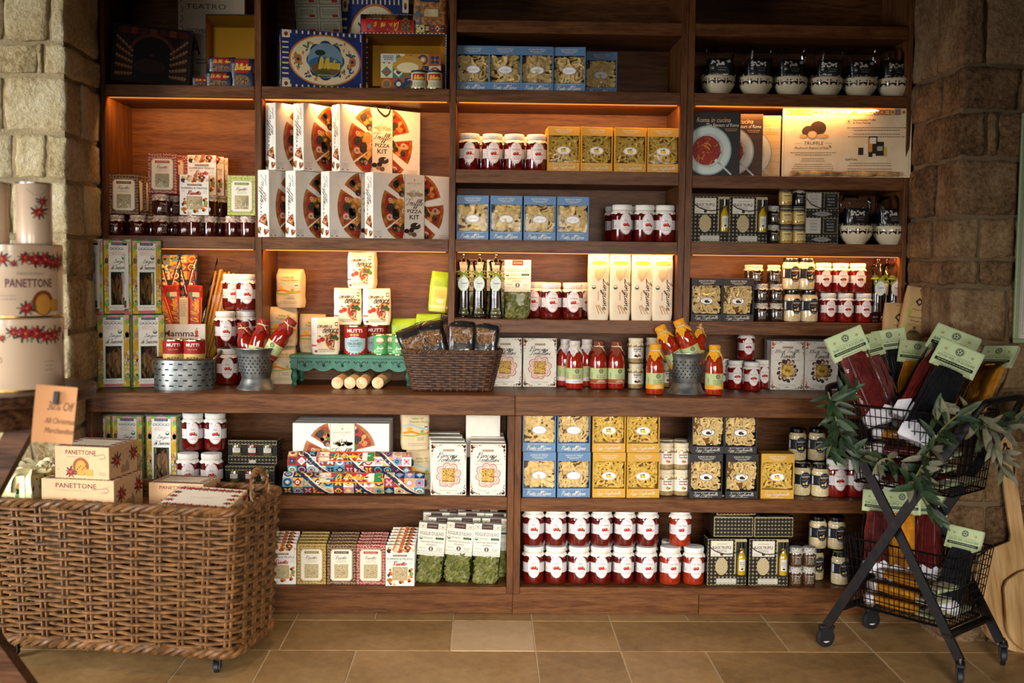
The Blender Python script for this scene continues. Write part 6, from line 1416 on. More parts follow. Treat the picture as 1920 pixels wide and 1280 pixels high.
a.text('TRUFFLE', .11, .122, .068, .0115, br, 2); a.line([(.045, .122), (.07, .122)], .0008, br, 2, False); a.line([(.15, .122), (.175, .122)], .0008, br, 2, False); a.text('Piedmont Region of Italy', .104, .104, .122, .0105, br, 2, .3); a.ell(.168, .11, .003, .006, '#5a7a4a', 3, 8, .6)
for k in range(2): a.lines(.11, .088-.008*k, .17, .008, 1, '#7a6248', 2, .0026, k)
a.lines(.11, .066, .09, .008, 2, '#7a6248', 2, .0024, 5); a.lines(.11, .046, .17, .0075, 4, '#7a6248', 2, .0024, 8)
a.ring(.232, .2, .0095, .0095, .001, '#6f7a4a', 2, 20); a.ell(.232, .2, .003, .005, '#6f7a4a', 2); a.text('Recommended Truffle', .286, .205, .078, .0075, br, 2, 0, .012); a.text('& Wine Pairings', .278, .194, .062, .0075, br, 2, 0, .012)
a.lines(.33, .177, .21, .009, 2, '#7a6248', 2, .0028, 2); a.lines(.33, .154, .21, .009, 2, '#7a6248', 2, .0028, 4)
for x, z, w, h, c in ((.295, .09, .012, .035, '#ded2bc'), (.308, .093, .016, .05, '#c9862c'), (.318, .09, .03, .062, '#221d18'), (.318, .125, .022, .022, '#ddd3bf'), (.342, .082, .028, .05, '#221d18'), (.342, .1, .02, .016, '#ddd3bf'), (.276, .085, .018, .026, '#2a221c'), (.31, .078, .014, .018, '#2a221c'), (.36, .08, .012, .034, '#c9a02c')): a.rect(x-w/2, z-.005, x+w/2, z-.005+h, c, 2+int(w*100) % 3)
a.text('Staff Picks', .243, .064, .042, .0075, br, 2, 0, .012); a.lines(.31, .05, .17, .008, 2, '#7a6248', 2, .0026, 9); a.lines(.31, .03, .18, .008, 2, '#7a6248', 2, .0026, 10)
p = B(); a.put(p, front(0)); kind('sign', 'display_sign', 'sign', [('board', b, -1), ('printed_face', p, 0)])
put('sign', TR(X(1467, .05, S2R+.1), .05, S2R+.001, RZ(-7), -.04), 'cream truffle information sign with a tiled border, leaning on the lit shelf')
b = B(); rb_ = random.Random(2); b.tube([(.19*(i/24*2-1), .003*sin(i*.9), .009+.0012*sin(i*1.7)) for i in range(25)], [.0085+rb_.uniform(-.001, .0014) for _ in range(25)], 9, mat('birch_bark', '#caa46a', .8, scale=24, hex2='#5a3a1e', bump=.6))
tag(obj('bark_stick', b, None, TR(X(1583, .012, S2R), .0, S2R+.002, RZ(-3))), 'slim bark-covered stick lying in front of the truffle sign', 'stick')
# ---- tall patterned gift packs, red packs, book and long spaghetti on the left counter
def patbag(key, W_, Hh, D, seed, pal=None):
    b, fm = softbag(W_, Hh, D, mat('wrap_base', '#2c3a4a', .4), seed, .003, .5, 14, 16, False); a = Art(); majolica(a, -W_*.47, W_*.47, .004, Hh*.985, .03, seed, 1, 0, pal or ('#8d2a1c', '#23283a', '#c99a4a', '#5a8a94', '#d9cdb4', '#a8482a'))
    for k in (-1, 1): a.line([(k*W_*.45, Hh*.95), (k*W_*.1, Hh*.55), (-k*W_*.2, Hh*.1)], .008, '#23283a', 5); a.line([(k*W_*.45, Hh*.95-.008), (k*W_*.1, Hh*.55-.008), (-k*W_*.2, Hh*.1-.008)], .003, '#d9cdb4', 6)
    p = B(); subdiv(a, 3).put(p, fm); kind(key, 'patterned_pasta_pack', 'pack', [('foil_pack', b, -1), ('tile_print', p, -1)])
patbag('pat0', .074, .25, .055, 2); patbag('pat1', .068, .25, .055, 5)
for k, p in enumerate((321, 356)): put('pat%d' % k, TR(X(p, .2, CT+.35), .2, CT+.225, (.1, -.1)[k]), 'tall tile-patterned pasta pack behind the red packs, %s one' % ('left', 'right')[k], 'tile-patterned packs')
def redpack(key, W_, Hh):
    b, fm = softbag(W_, Hh, .03, mat('red_foil', '#b3201a', .35, var=.06, scale=30), 4, .002, .6, 8, 8, False); a = Art(); a.rect(-W_*.46, Hh*.82, W_*.46, Hh*.98, '#7a1c18', 1); a.rect(-W_*.3, Hh*.7, W_*.3, Hh*.82, '#cfc6b0', 2); a.rect(-W_*.3, Hh*.7, -W_*.1, Hh*.82, '#4a8a5a', 3); a.rect(-W_*.47, Hh*.01, -W_*.42, Hh*.7, '#d9a02c', 1); a.rect(W_*.42, Hh*.01, W_*.47, Hh*.7, '#d9a02c', 1); a.script('Di Martino', .002, Hh*.35, Hh*.6, W_*.45, '#e0b43a', 3, .3, .3, pi/2); a.ell(0, Hh*.66, W_*.12, W_*.12, '#3a6a6a', 3)
    p = B(); subdiv(a, 4).put(p, fm); kind(key, 'red_pasta_pack', 'pack', [('foil_pack', b, -1), ('printed_front', p, -1)])
redpack('red0', .055, .14)
for k, (p, z, t) in enumerate(((313, 0, -.3), (328, .004, -.08), (364, .004, .03))): put('red0', TR(X(p, (.13, .155, .15)[k], CT+.28), (.13, .155, .15)[k], CT+.216+z, .1, 0, t), 'red and gold spaghetti pack above the white book, %s' % ('tilted left one', 'middle one', 'right one')[k], 'red spaghetti packs')
b, fm = softbag(.032, .1, .02, pm('#cbbf9c'), 7, .001, .8, 6, 6, False); a = Art(); a.lines(0, .09, .024, .007, 9, '#7a705c', 1, .0022); p = B(); a.put(p, fm); kind('slip', 'recipe_leaflet', 'leaflet', [('paper', b, -1), ('printed_text', p, -1)])
put('slip', TR(X(345, .12, CT+.28), .118, CT+.216, .1), 'narrow cream printed leaflet between two red spaghetti packs')
b = B(); b.box(0, .165, 0, .003, 0, .22, pm('#d8d2c4')); b.box(0, .165, .028, .031, 0, .22, pm('#cfc8b8')); b.box(0, .003, 0, .031, 0, .22, pm('#cfc8b8')); pg = B().box(.003, .162, .003, .028, .002, .217, PAGES); a = Art(); a.text('Mamma,', .076, .185, .115, .026, '#5a2c24', 1, 0, .015); a.ell(.135, .19, .006, .009, '#b8482a', 1); a.ell(.135, .178, .007, .004, '#8d3a24', 2); a.line([(.135, .2), (.137, .207)], .003, '#8d3a24', 1, False); a.text('non piangere', .08, .155, .1, .014, '#7a6a5a', 1)
for k in range(5): a.line([(.09+.015*k, .01), (.1+.014*k, .07), (.12+.01*k, .12)], .003, '#7a9a8a', 1)
p = B(); a.put(p, front(0)); kind('mamma', 'cookbook', 'book', [('cover', b, -1), ('page_block', pg, -1), ('cover_print', p, 0)])
put('mamma', TR(X(296, .07, CT+.1), .075, CT+.0, RZ(8)), 'white family cookbook standing behind the slotted tub')
b = B(); rb_ = random.Random(6)
for k in range(34):
    t = rb_.uniform(0, 6.3); d = .034*rb_.random()**.5; x, y_ = d*cos(t)*1.15, d*sin(t)*.55; b.tube([(x*.8, y_*.8, .004), (x, y_, .15), (x*1.15+rb_.uniform(-.003, .003), y_, .325+rb_.uniform(-.01, .01))], .0042, 6, mat('bucatini', '#d99a2a', .5, var=.1, scale=30))
f, _ = softbag(.096, .375, .055, FILM, 3, .006, .2, 10, 16, False); kind('spag', 'long_pasta_bag', 'bag', [('long_pasta', b, -1), ('film_bag', f, -1)])
put('spag', TR(X(385, .22, CT+.1), .225, CT+.09, 0, 0, .25), 'clear bag of long golden bucatini leaning against the back of the left bay')
tag(obj('carton_stand', B().cbox(-.045, .06, 0, .1, 0, .088, pm('#8d7350'), .002), None, TR(X(392, .2, CT+.04), .185, CT)), 'plain brown carton hidden under the long pasta behind the tub', 'box')
tag(obj('carton_stand', B().cbox(-.062, .058, -.02, .125, 0, .214, pm('#8d7350'), .002), None, TR(X(340, .13, CT+.1), .15, CT)), 'plain brown carton raising the red packs behind the white cookbook', 'box')
# ---- tile-patterned bundles lying on the lower shelf
def bundle(key, L_, R, seed):
    b = B(); n = 26; prf = [(0, 0)]+[(R*min(1, (1-abs(2*k/12-1)**8)**.25+.25), L_*k/12) for k in range(13)]+[(0, L_)]
    M_ = Matrix.Rotation(pi/2, 4, 'Y'); wob = lambda a, j, r_, z: (.003*noise.noise(Vector((3*cos(a), 3*sin(a), z*18+seed))), 0)
    b.lathe(prf, n, mat('wrap_base', '#2c3a4a'), M=M_, wob=wob); a = Art(); majolica(a, .006, L_-.006, -R*1.3, R*1.25, .034, seed, 1, 0, ('#8d2420', '#20304a', '#d0a044', '#5a92a8', '#ded4c8', '#c08a9a'))
    for k in range(3): a.line([(L_*(.1+.3*k), R*1.2), (L_*(.2+.3*k), 0), (L_*(.32+.3*k), -R*1.25)], .009, '#20283c', 5); a.line([(L_*(.13+.3*k), R*1.2), (L_*(.23+.3*k), 0), (L_*(.35+.3*k), -R*1.25)], .0035, '#ded4c8', 6)
    p = B(); g_ = lambda u, v, l: (u, -(R+.0035+l*EPS)*cos(v/R), (R+.0035+l*EPS)*sin(v/R)); subdiv(a, 4).put(p, g_)
    s = Art(); s.rect(L_*.26, -.002, L_*.7, R*.95, '#b3201a', 1, 8); s.border(L_*.26, -.002, L_*.7, R*.95, .002, '#d9a02c', 2); s.rect(L_*.265, 0, L_*.34, R*.9, '#d0c6ae', 2, 2); s.rect(L_*.6, .001, L_*.64, R*.85, '#d8d2c4', 2, 2); s.rect(L_*.64, .001, L_*.69, R*.85, '#2c7a44', 2, 2); s.script('Di Martino', L_*.48, R*.5, L_*.2, R*.5, '#e0b43a', 3, .3); s.ell(L_*.38, R*.5, .008, R*.3, '#3a6a6a', 3)
    q = B(); subdiv(s, 5).put(q, lambda u, v, l: (u, -(R+.0065+l*EPS)*cos(v/R), (R+.0065+l*EPS)*sin(v/R))); kind(key, 'wrapped_pasta_bundle', 'bundle', [('foil_roll', b, -1), ('tile_print', p, -1), ('red_label', q, -1)])
bundle('bundle0', .5, .034, 4); bundle('bundle1', .44, .034, 9)
put('bundle0', TR(X(530, -.135, L2), -.138, L2+.038, 0, -.25), 'tile-patterned roll with red label lying in front of the pizza kit', 'tile-patterned rolls')
put('bundle1', TR(X(540, -.1, L2), -.112, L2+.105, 0, -.3), 'tile-patterned roll with red label lying on top of the front one', 'tile-patterned rolls')
# ================================================================== tins on the top shelf
def clampart(a, W_, Hh, fn, k=.6):
    b = B()
    for vs, fs, m, l in a.i: b.add([fn(min(max(x, .0006), W_-.0006), min(max(z, .0006), Hh-.0006), l*k) for x, z in vs], fs, m)
    return b
NAVY, CRM, ORG = '#1c2a5a', '#d0bd92', '#a8602c'
def tin_face(a, W_, Hh, seed=1):
    a.rect(0, 0, W_, Hh, NAVY, 1); n = 13
    for k in range(n):
        x = .03+(W_-.06)*k/(n-1)
        if k % 1 == 0: a.rect(x, Hh-.014, x+.006, Hh-.003, CRM, 2); a.rect(x, .003, x+.006, .014, CRM, 2)
    for k in range(9):
        z = .03+(Hh-.06)*k/8; a.rect(.004, z, .026, z+.005, CRM, 2); a.rect(W_-.026, z, W_-.004, z+.005, CRM, 2)
    a.ell(W_/2, Hh/2, W_*.415, Hh*.44, ORG, 3, 20); a.ell(W_/2, Hh/2, W_*.395, Hh*.415, CRM, 4, 20)
    for sx in (0, 1):
        for sz in (0, 1): a.rect(sx*(W_-.034)+.003, sz*(Hh-.032)+.003, sx*(W_-.034)+.031, sz*(Hh-.032)+.029, CRM, 3); a.ell(sx*(W_-.034)+.017, sz*(Hh-.032)+.016, .007, .007, '#8d3a24', 4); a.ell(sx*(W_-.034)+.017, sz*(Hh-.032)+.012, .004, .004, NAVY, 5)
    r_ = random.Random(seed)
    for sg in (-1, 1):
        for k in range(34):
            t = r_.uniform(-1.25, 1.25); d = r_.uniform(.26, .36); x, z = W_/2+sg*W_*d*cos(t)*1.02, Hh/2+Hh*d*1.05*sin(t)
            a.ell(x, z, .0065, .0032, r_.choice(['#2c5a4a', '#a8602c', '#2a3c74', '#3c6a50', '#b8742c']), 5+k % 3, 6, r_.uniform(0, 3))
        a.ell(W_/2+sg*W_*.31, Hh/2, .012, .017, ORG, 8); a.ell(W_/2+sg*W_*.31, Hh/2, .005, .006, NAVY, 9)
    for k in range(8): a.ell(W_/2+W_*.14*cos(k*pi/4), Hh/2+Hh*.22*sin(k*pi/4), W_*.075, Hh*.12, NAVY, 9)
    a.ell(W_/2, Hh/2, W_*.2, Hh*.3, '#6a8390', 10, 18); a.ell(W_/2, Hh*.44, W_*.19, Hh*.13, '#2a5a84', 11, 16); a.ell(W_/2, Hh*.36, W_*.16, Hh*.13, '#6a4a24', 12, 14); a.ell(W_*.47, Hh*.27, W_*.1, Hh*.06, '#3a4a22', 13); a.ell(W_*.44, Hh*.63, W_*.06, Hh*.05, '#1f2c1c', 13); a.line([(W_*.45, Hh*.61), (W_*.42, Hh*.5), (W_*.43, Hh*.42)], .003, '#2c2018', 13)
    a.script('Di Martino', W_*.55, Hh*.46, W_*.24, Hh*.2, '#c9a83a', 14, .26); a.text('GRAGNANO', W_*.5, Hh*.25, W_*.18, .005, '#c9bd90', 14)
def printed_box(key, name, cat, W_, Hh, D, base, fa, side=None, extra=None, mode='lidded'):
    b = B().cbox(0, W_, 0, D, 0, Hh, base, .004); a = Art(); fa(a, W_, Hh); parts = [('tin_body', b, -1), ('printed_front', clampart(a, W_, Hh, lambda u, v, l: (u, -l*EPS, v)), 0)]
    if side:
        s = Art(); side(s, D, Hh); parts.append(('printed_side', clampart(s, D, Hh, lambda u, v, l: (-l*EPS, D-u, v)), 0))
    kind(key, name, cat, parts)
def tin_side(a, W_, Hh): a.rect(0, 0, W_, Hh, NAVY, 1); a.ell(W_/2, Hh/2, W_*.42, Hh*.44, CRM, 2); a.ell(W_/2, Hh*.7, W_*.28, Hh*.15, '#8d5a24', 3); a.ell(W_/2, Hh*.3, W_*.28, Hh*.15, '#3a5a3c', 3); a.ell(W_/2, Hh/2, W_*.24, Hh*.13, '#2a5a84', 4); [a.rect(W_*.03, .006+.01*k, W_*.97, .009+.01*k, CRM, 2) for k in range(3)]
printed_box('tin', 'decorated_pasta_tin', 'tin', .31, .205, .1, mat('navy_tin', '#22409a', .3, metal=.2), tin_face, tin_side)
put('tin', TR(X(527, .02, S1+.1), .02, S1, RZ(16)), 'blue and cream decorated pasta tin with a bay view, on the top shelf')
def scala(a, W_, Hh):
    a.rect(0, 0, W_, Hh, '#1c0f0a', 1); a.sector(W_*.5, Hh*.48, W_*.3, 0, pi, '#5a2c14', 2, 14); a.sector(W_*.5, Hh*.47, W_*.26, 0, pi, '#0e0807', 3, 14); a.rect(W_*.24, 0, W_*.76, Hh*.47, '#0e0807', 3); a.ell(W_*.48, Hh*.3, W_*.2, Hh*.13, '#2a1710', 4); a.ell(W_*.5, Hh*.5, .008, .006, '#4a1a10', 4)
    for k in range(5):
        for sg in (0, 1):
            zo, zi = Hh*(.1+.16*k), Hh*(.12+.1*k)
            xo, xi = (W_*.06, W_*.26) if not sg else (W_*.94, W_*.74); a.poly([(xo, zo), (xi, zi), (xi, zi+.01), (xo, zo+.015)], '#6f4a24', 5)
            for j in range(6): x = xo+(xi-xo)*j/5; z = zo+(zi-zo)*j/5; a.rect(x-.0012, z+.012, x+.0012, z+.028, '#4a2412', 4); a.ell(x, z+.008, .003, .003, '#a07a44', 6, 6)
    for k in range(7): a.ell(W_*(.15+.12*k), Hh*.9, .022, .012, ('#4a1c10', '#6a3418')[k % 2], 3)
printed_box('scala', 'theatre_biscuit_tin', 'tin', .27, .205, .07, mat('dark_tin', '#120c0a', .35, metal=.2), scala)
put('scala', TR(X(207, .03, S1+.1), .02, S1+.017, RZ(10), -.1, .06), 'dark tin printed with an opera house interior, at the left end of the top shelf')
def poster(a, W_, Hh):
    a.rect(0, 0, W_, Hh, '#a3937c', 1); ink = '#2a2118'; a.text('TEATRO', W_*.42, Hh*.86, W_*.6, .018, ink, 2); a.text('GIOVEDI 22', W_*.36, Hh*.62, W_*.5, .014, ink, 2); a.text('A', W_*.26, Hh*.46, .036, .058, '#3a3018', 2, 0, .02); a.text('IDA', W_*.56, Hh*.46, .07, .058, '#3a3018', 2, 0, .02); a.lines(W_*.4, Hh*.33, .08, .012, 2, ink, 2, .004); a.text('MARIA', W_*.24, Hh*.19, .04, .018, ink, 2); a.text('FIRENZE', W_*.24, Hh*.09, .05, .014, ink, 2)
    for k in range(9): a.line([(.008+.004*(k % 2), Hh*(.1+.1*k)), (.018, Hh*(.13+.1*k)), (.01, Hh*(.17+.1*k))], .004, '#6f604a', 2)
printed_box('poster', 'opera_playbill_tin', 'tin', .24, .36, .05, pm('#8d7d66'), poster)
put('poster', TR(X(333, .16, S1+.1), .17, S1, RZ(2)), 'cream playbill tin with black letters standing at the back of the top shelf')
GOLD = mat('gold_lacquer', '#a8781c', .3, metal=.8, var=.05, scale=6)
def open_tin(key, W_, Hh, D, outm, edge):
    t = .004; b = B()
    b.box(0, W_, D-t, D, 0, Hh, GOLD); b.box(0, t, 0, D, 0, Hh, outm); b.box(W_-t, W_, 0, D, 0, Hh, outm); b.box(0, W_, 0, D, 0, t, outm); b.box(0, W_, 0, D, Hh-t, Hh, outm)
    i = B(); i.add([(t, .002, t), (W_-t, .002, t), (W_-t, .002, Hh-t), (t, .002, Hh-t), (.03, D-.01, .03), (W_-.03, D-.01, .03), (W_-.03, D-.01, Hh-.03), (.03, D-.01, Hh-.03)], [(0, 1, 5, 4), (1, 2, 6, 5), (2, 3, 7, 6), (3, 0, 4, 7), (4, 5, 6, 7)], GOLD)
    r = B(); r.tube([(.028, D-.011, .028), (W_-.028, D-.011, .028), (W_-.028, D-.011, Hh-.028), (.028, D-.011, Hh-.028)], .002, 6, GOLD, closed=True); e = Art()
    for k in range(22): e.rect(W_*k/22, Hh-.003, W_*(k+.5)/22, Hh, edge, 1); e.rect(W_-.003, Hh*k/22, W_, Hh*(k+.5)/22, edge, 1)
    q = B(); e.put(q, front(0)); kind(key, 'open_tin', 'tin', [('outer_shell', b, -1), ('gold_lining', i, -1), ('pressed_bead', r, -1), ('edge_print', q, 0)])
open_tin('otin0', .29, .2, .06, mat('black_tin', '#15110e', .35), '#2a2018'); open_tin('otin1', .305, .205, .09, MATS['navy_tin'], CRM)
put('otin0', TR(X(386, .13, S1+.1), .13, S1, RZ(-1)) @ Matrix.Diagonal((.66, .66, 1.37, 1)), 'open black tin with gold lining behind red pasta packs, left bay top shelf')
put('otin1', TR(X(677, .07, S1+.1), .07, S1, RZ(-2)), 'open gold-lined tin displaying a folded apron and two small tins, top shelf')
def dm_pack(key, W_, Hh, D, lying=False):
    b, fm = softbag(W_, Hh, D, mat('navy_foil', '#17233a', .35, var=.1, scale=30), 6, .003, .7, 8, 8, False); a = Art(); a.rect(-W_*.47, Hh*.5, W_*.47, Hh*.97, '#8d1c18', 1); a.script('Di Martino', W_*.05, Hh*.72, W_*.6, Hh*.24, '#c99a34', 2, .28); a.ell(-W_*.35, Hh*.78, .006, .006, '#3a7a74', 2); a.ell(-.002, Hh*.26, W_*.3, Hh*.17, FUS, 2, 10); a.ell(-W_*.38, Hh*.08, .003, .003, '#c9c4b4', 2)
    p = B(); subdiv(a, 4).put(p, fm); kind(key, 'red_pasta_pack', 'pack', [('foil_pack', b, -1), ('printed_front', p, -1)])
dm_pack('dmp0', .088, .1, .04); dm_pack('dmp1', .1, .052, .04)
put('dmp0', TR(X(456, .05, S1+.05), .05, S1, .0), 'upright navy and red pasta pack beside the left upright of the top shelf', 'red pasta packs on top')
put('dmp1', TR(X(413, .05, S1+.03), .045, S1, .05), 'red pasta pack lying in front, left bay top shelf', 'red pasta packs on top')
put('dmp1', TR(X(417, .06, S1+.08), .06, S1+.054, .0), 'red pasta pack lying on another, left bay top shelf', 'red pasta packs on top')
put('dmp1', TR(X(376, .03, S1+.03), .04, S1, .1, s=.62), 'small cream and navy pack at the foot of the playbill tin', 'red pasta packs on top')
def apron(a, W_, Hh): majolica(a, 0, W_, 0, Hh, .04, 5, 1, 0, ('#1f2c52', '#c9bd94', '#a8702c', '#3a6a5a', '#8d4a24')); a.ell(W_*.45, Hh*.7, W_*.25, Hh*.24, '#b0802c', 6); a.ell(W_*.45, Hh*.62, W_*.18, Hh*.14, '#d0c094', 7); a.rect(.0, Hh*.76, W_*.26, Hh*.99, '#b5b3ac', 9); a.lines(W_*.13, Hh*.93, W_*.18, .006, 3, '#3a3a3a', 10, .003); a.ell(W_*.6, Hh*.1, W_*.26, Hh*.2, '#1f2c52', 8); a.ell(W_*.6, Hh*.06, W_*.2, Hh*.14, '#3a4a2c', 9)
printed_box('apron', 'folded_apron', 'apron', .215, .128, .012, pm('#c9bd94'), apron); put('apron', TR(X(714, .06, S1+.05), .05, S1+.001, RZ(-2), -.0), 'folded patterned apron with a price sticker inside the open tin')
can('can_small', .0275, .064, lambda a, R, H_: (a.rect(-R*3.1, .002, R*3.1, H_-.002, '#b8b490', 1, 30), a.rect(-R*3.1, H_-.008, R*3.1, H_-.002, NAVY, 2, 30), a.rect(-R*.85, H_*.45, R*.85, H_*.8, '#a8201c', 2, 8), a.script('Di Martino', .002, H_*.6, R*1.3, H_*.22, '#d9ac3a', 3, .3), a.lines(0, H_*.3, R*1.4, .005, 3, '#5a5640', 2, .0014), a.ell(-R*1.1, H_*.3, .006, .01, '#8d2a1c', 2)), 'tomato_can')
for k, p in enumerate((786, 815)): put('can_small', TR(X(p, .025, S1+.03), .018, S1, 0), 'small patterned tomato tin before the apron, %s one' % ('left', 'right')[k], 'small tomato tins')
put('tin', TR(X(640, .2, S1+.3), .2, S1+.0, RZ(2)) @ Matrix.Diagonal((.8, 1, 1.75, 1)), 'second decorated tin standing tall at the back of the top shelf')
def leaflet(a, W_, Hh):
    a.rect(0, 0, W_, Hh, '#8d8670', 1); c = '#23283a'
    for i in range(2):
        for j in range(4): a.border(W_*.5*i+.004, Hh*j/4+.004, W_*.5*(i+1)-.004, Hh*(j+1)/4-.004, .0018, c, 2); a.lines(W_*(.25+.5*i), Hh*(j+1)/4-.016, W_*.38, .006, 4, '#4a4638', 2, .002, i+j); a.rect(W_*(.3+.5*i), Hh*j/4+.01, W_*(.42+.5*i), Hh*j/4+.02, '#7a1f18', 3)
printed_box('leaf', 'recipe_box', 'box', .165, .21, .06, pm('#7a7360'), leaflet, tin_side)
put('leaf', TR(X(556, .13, S1+.3), .135, S1+.206, RZ(12), 0, -.06), 'cream recipe-printed carton standing on the blue decorated tin')
put('otin1', TR(X(674, .14, S1+.22), .17, S1+.206, RZ(-1)) @ Matrix.Diagonal((.86, .7, .42, 1)), 'low open gold tin standing behind the red pack')
b, fm = softbag(.055, .19, .04, mat('red_foil', '#b3201a'), 3, .004, .7, 8, 10, False); a = Art(); a.rect(-.024, .05, .024, .17, '#9a1c18', 1); a.script('Di Martino', 0, .1, .09, .025, '#d0a034', 2, .3, .3, pi/2); a.rect(-.024, .01, .024, .045, FUS, 1); a.ell(0, .16, .007, .007, '#3a7a74', 3); p = B(); subdiv(a, 4).put(p, fm); kind('dmlie', 'red_pasta_pack', 'pack', [('foil_pack', b, -1), ('printed_front', p, -1)])
put('dmlie', TR(X(776, .09, S1+.22), .11, S1+.232, 0, 0, -pi/2), 'red pasta pack lying across the top of the open tin', 'red pasta packs on top')
b, fm = softbag(.125, .2, .06, mat('rigatoni', '#a8702c', .45, scale=70, hex2='#5a3414', bump=.5), 9, .004, .5, 10, 12, False); a = Art(); majolica(a, -.055, .055, .004, .03, .02, 4, 1, 0, ('#1f2c52', '#c9bd94', '#8d2a1c', '#c9a03a')); a.rect(-.058, .11, .058, .128, '#15233a', 1); a.text('LOOSE GRAIN', 0, .12, .06, .006, '#a8a490', 2); a.rect(-.058, .128, .058, .18, '#a8201c', 1); a.ell(-.042, .05, .012, .03, '#3a5a74', 1); a.rect(-.02, .06, .03, .085, '#b5a47c', 1); p = B(); subdiv(a, 4).put(p, fm); kind('rig', 'rigatoni_bag', 'bag', [('pasta_bag', b, -1), ('printed_front', p, -1)])
put('rig', TR(X(808, .12, S1+.25), .12, S1+.21, -.1), 'printed bag of rigatoni on the open tin beside the second upright')

# ================================================================== wicker hamper of boxed cakes, left foreground
WIL = mat('willow', '#82592f', .5, scale=40, hex2='#503418', bump=.15)
HX, HY = -1.0955, -.5215
r = tag(empty('wicker_hamper', TR(HX, HY, 0, RZ(-10.6))), 'large brown wicker hamper on casters, filled with boxed cakes', 'hamper')
fn = rrect(.4, .165, .055, .418, .182)
obj('base_board', B().cbox(-.39, .39, -.155, .155, .062, .074, WIL, .004), r)
weave(fn, 28, .078, .485, 30, .0085, .0056, WIL, r, 'willow_strand', 4, 0, .001)
stakes(fn, .066, .49, 30, .0052, WIL, r, 'willow_stake', .0035)
braid(fn, 1, .497, 240, .0075, .0095, WIL, r, 'rim_strand', 24); braid(fn, 0, .07, 240, .0088, .0105, WIL, r, 'foot_strand', 24)
for sg in (-1, 1):
    b = B()
    for k in range(2):
        pts = []
        for i in range(40):
            t = i/39; yy = .06*cos(pi*t); zz = .49+.1*sin(pi*t)**.7; g_ = 2*pi*6*t+k*pi; pts.append((sg*(.42-.012*sin(pi*t))+.006*cos(g_), yy+.003*sin(g_), zz+.006*sin(g_)))
        b.tube(pts, .0052, 7, WIL)
    obj('rope_handle', b, r)
obj('inner_tray', B().cbox(-.39, .39, -.15, .15, .448, .456, WIL, .002), r)
RUB = mat('rubber', '#17171a', .5); CHR = mat('caster_steel', '#8d8d8d', .3, metal=1)
def caster(parent, x, y_, rz=0, R=.02, H_=.07, core='#b8b4a8'):
    f = B(); f.box(-.004-.008, -.008, -R*.7, R*.6, R*.7, H_-.006, RUB); f.box(.008, .012, -R*.7, R*.6, R*.7, H_-.006, RUB); f.cbox(-.013, .013, -R*.8, R*.8, H_-.018, H_-.006, RUB, .003); f.lathe([(0, H_-.008), (.006, H_-.008), (.006, H_+.006), (0, H_+.006)], 10, CHR)
    fo = obj('caster', f, parent, TR(x, y_, 0, rz)); w = B(); M_ = Matrix.Translation((0, -.004, R)) @ Matrix.Rotation(pi/2, 4, 'Y'); w.lathe([(0, -.007), (R*.6, -.007), (R*.62, -.0075), (R, -.006), (R, .006), (R*.62, .0075), (R*.6, .007), (0, .007)], 20, RUB, M=M_); w.lathe([(0, -.0082), (R*.5, -.0082), (R*.5, .0082), (0, .0082)], 16, pm(core), M=M_); obj('wheel', w, fo)
for x in (-.33, .33):
    for y_ in (-.125, .125): caster(r, x, y_, .2, .017, .058)
CK = '#cda57a'
def flower(a, cx, cz, s, l, seed=0):
    r_ = random.Random(int(seed*31+cx*9999)); k0 = r_.uniform(0, 6)
    for k in range(9): t = k*.7+k0; d = s*r_.uniform(1., 1.5); a.ell(cx+d*cos(t), cz+d*.8*sin(t), s*r_.uniform(.45, .75), s*.22, ('#3c5236', '#6f8560', '#2c4030')[k % 3], l, 6, t+r_.uniform(-.4, .4))
    for k in range(9): t = k*.698+k0; d = s*r_.uniform(.45, .7); a.ell(cx+d*cos(t), cz+d*sin(t), s*r_.uniform(.42, .6), s*.3, ('#8d1a20', '#a82c30', '#701418')[k % 3], l+1+k % 2, 6, t)
    for k in range(3): a.ell(cx+s*.12*cos(k*2.1), cz+s*.12*sin(k*2.1), s*.09, s*.09, '#c9a03a', l+3, 5)
def cake_front(v):
    def f(a, W_, Hh):
        a.text('PANETTONE', W_*.48, Hh*.82, W_*.56, Hh*.14, '#6a2a2a', 2, 0, .01); a.line([(W_*.7, Hh*.72), (W_*.8, Hh*.74), (W_*.9, Hh*.78), (W_*.92, Hh*.66), (W_*.82, Hh*.64)], .0014, '#6a2a2a', 2); a.text('TRADITIONAL ITALIAN CAKE', W_*.43, Hh*.68, W_*.42, Hh*.035, '#a88a70', 2)
        if v == 0:
            a.ell(W_*.48, Hh*.38, W_*.15, Hh*.28, '#8d4a1c', 2, 12); a.ell(W_*.48, Hh*.34, W_*.1, Hh*.24, '#c98a34', 3, 10); a.rect(W_*.56, Hh*.1, W_*.7, Hh*.3, '#c98f3a', 4); flower(a, W_*.3, Hh*.2, W_*.065, 5); [a.ell(W_*(.42+.03*k), Hh*(.3+.05*(k % 3)), .002, .002, '#5a2c1c', 6, 5) for k in range(6)]
        else:
            for k in range(6): a.ell(W_*(.32+.07*k), Hh*(.3-.1*(k % 2)), W_*.05, Hh*.15, ('#8d4a1c', '#6a2c18', '#b8742c', '#8d3a24', '#a8602c', '#3a2018')[k], 2+k, 8)
            a.text('Classic', W_*.2, Hh*.4, W_*.09, Hh*.06, '#5a3a2c', 2, .3); a.text('Chocolate', W_*.73, Hh*.4, W_*.12, Hh*.06, '#5a3a2c', 2, .3); a.lines(W_*.9, Hh*.82, W_*.1, .008, 3, '#a88a70', 2, .002)
        a.lines(W_*.88, Hh*.2, W_*.14, .006, 2, '#8d7058', 2, .002); a.lines(W_*.07, Hh*.28, W_*.06, .006, 1, '#8d7058', 2, .0016)
    return f
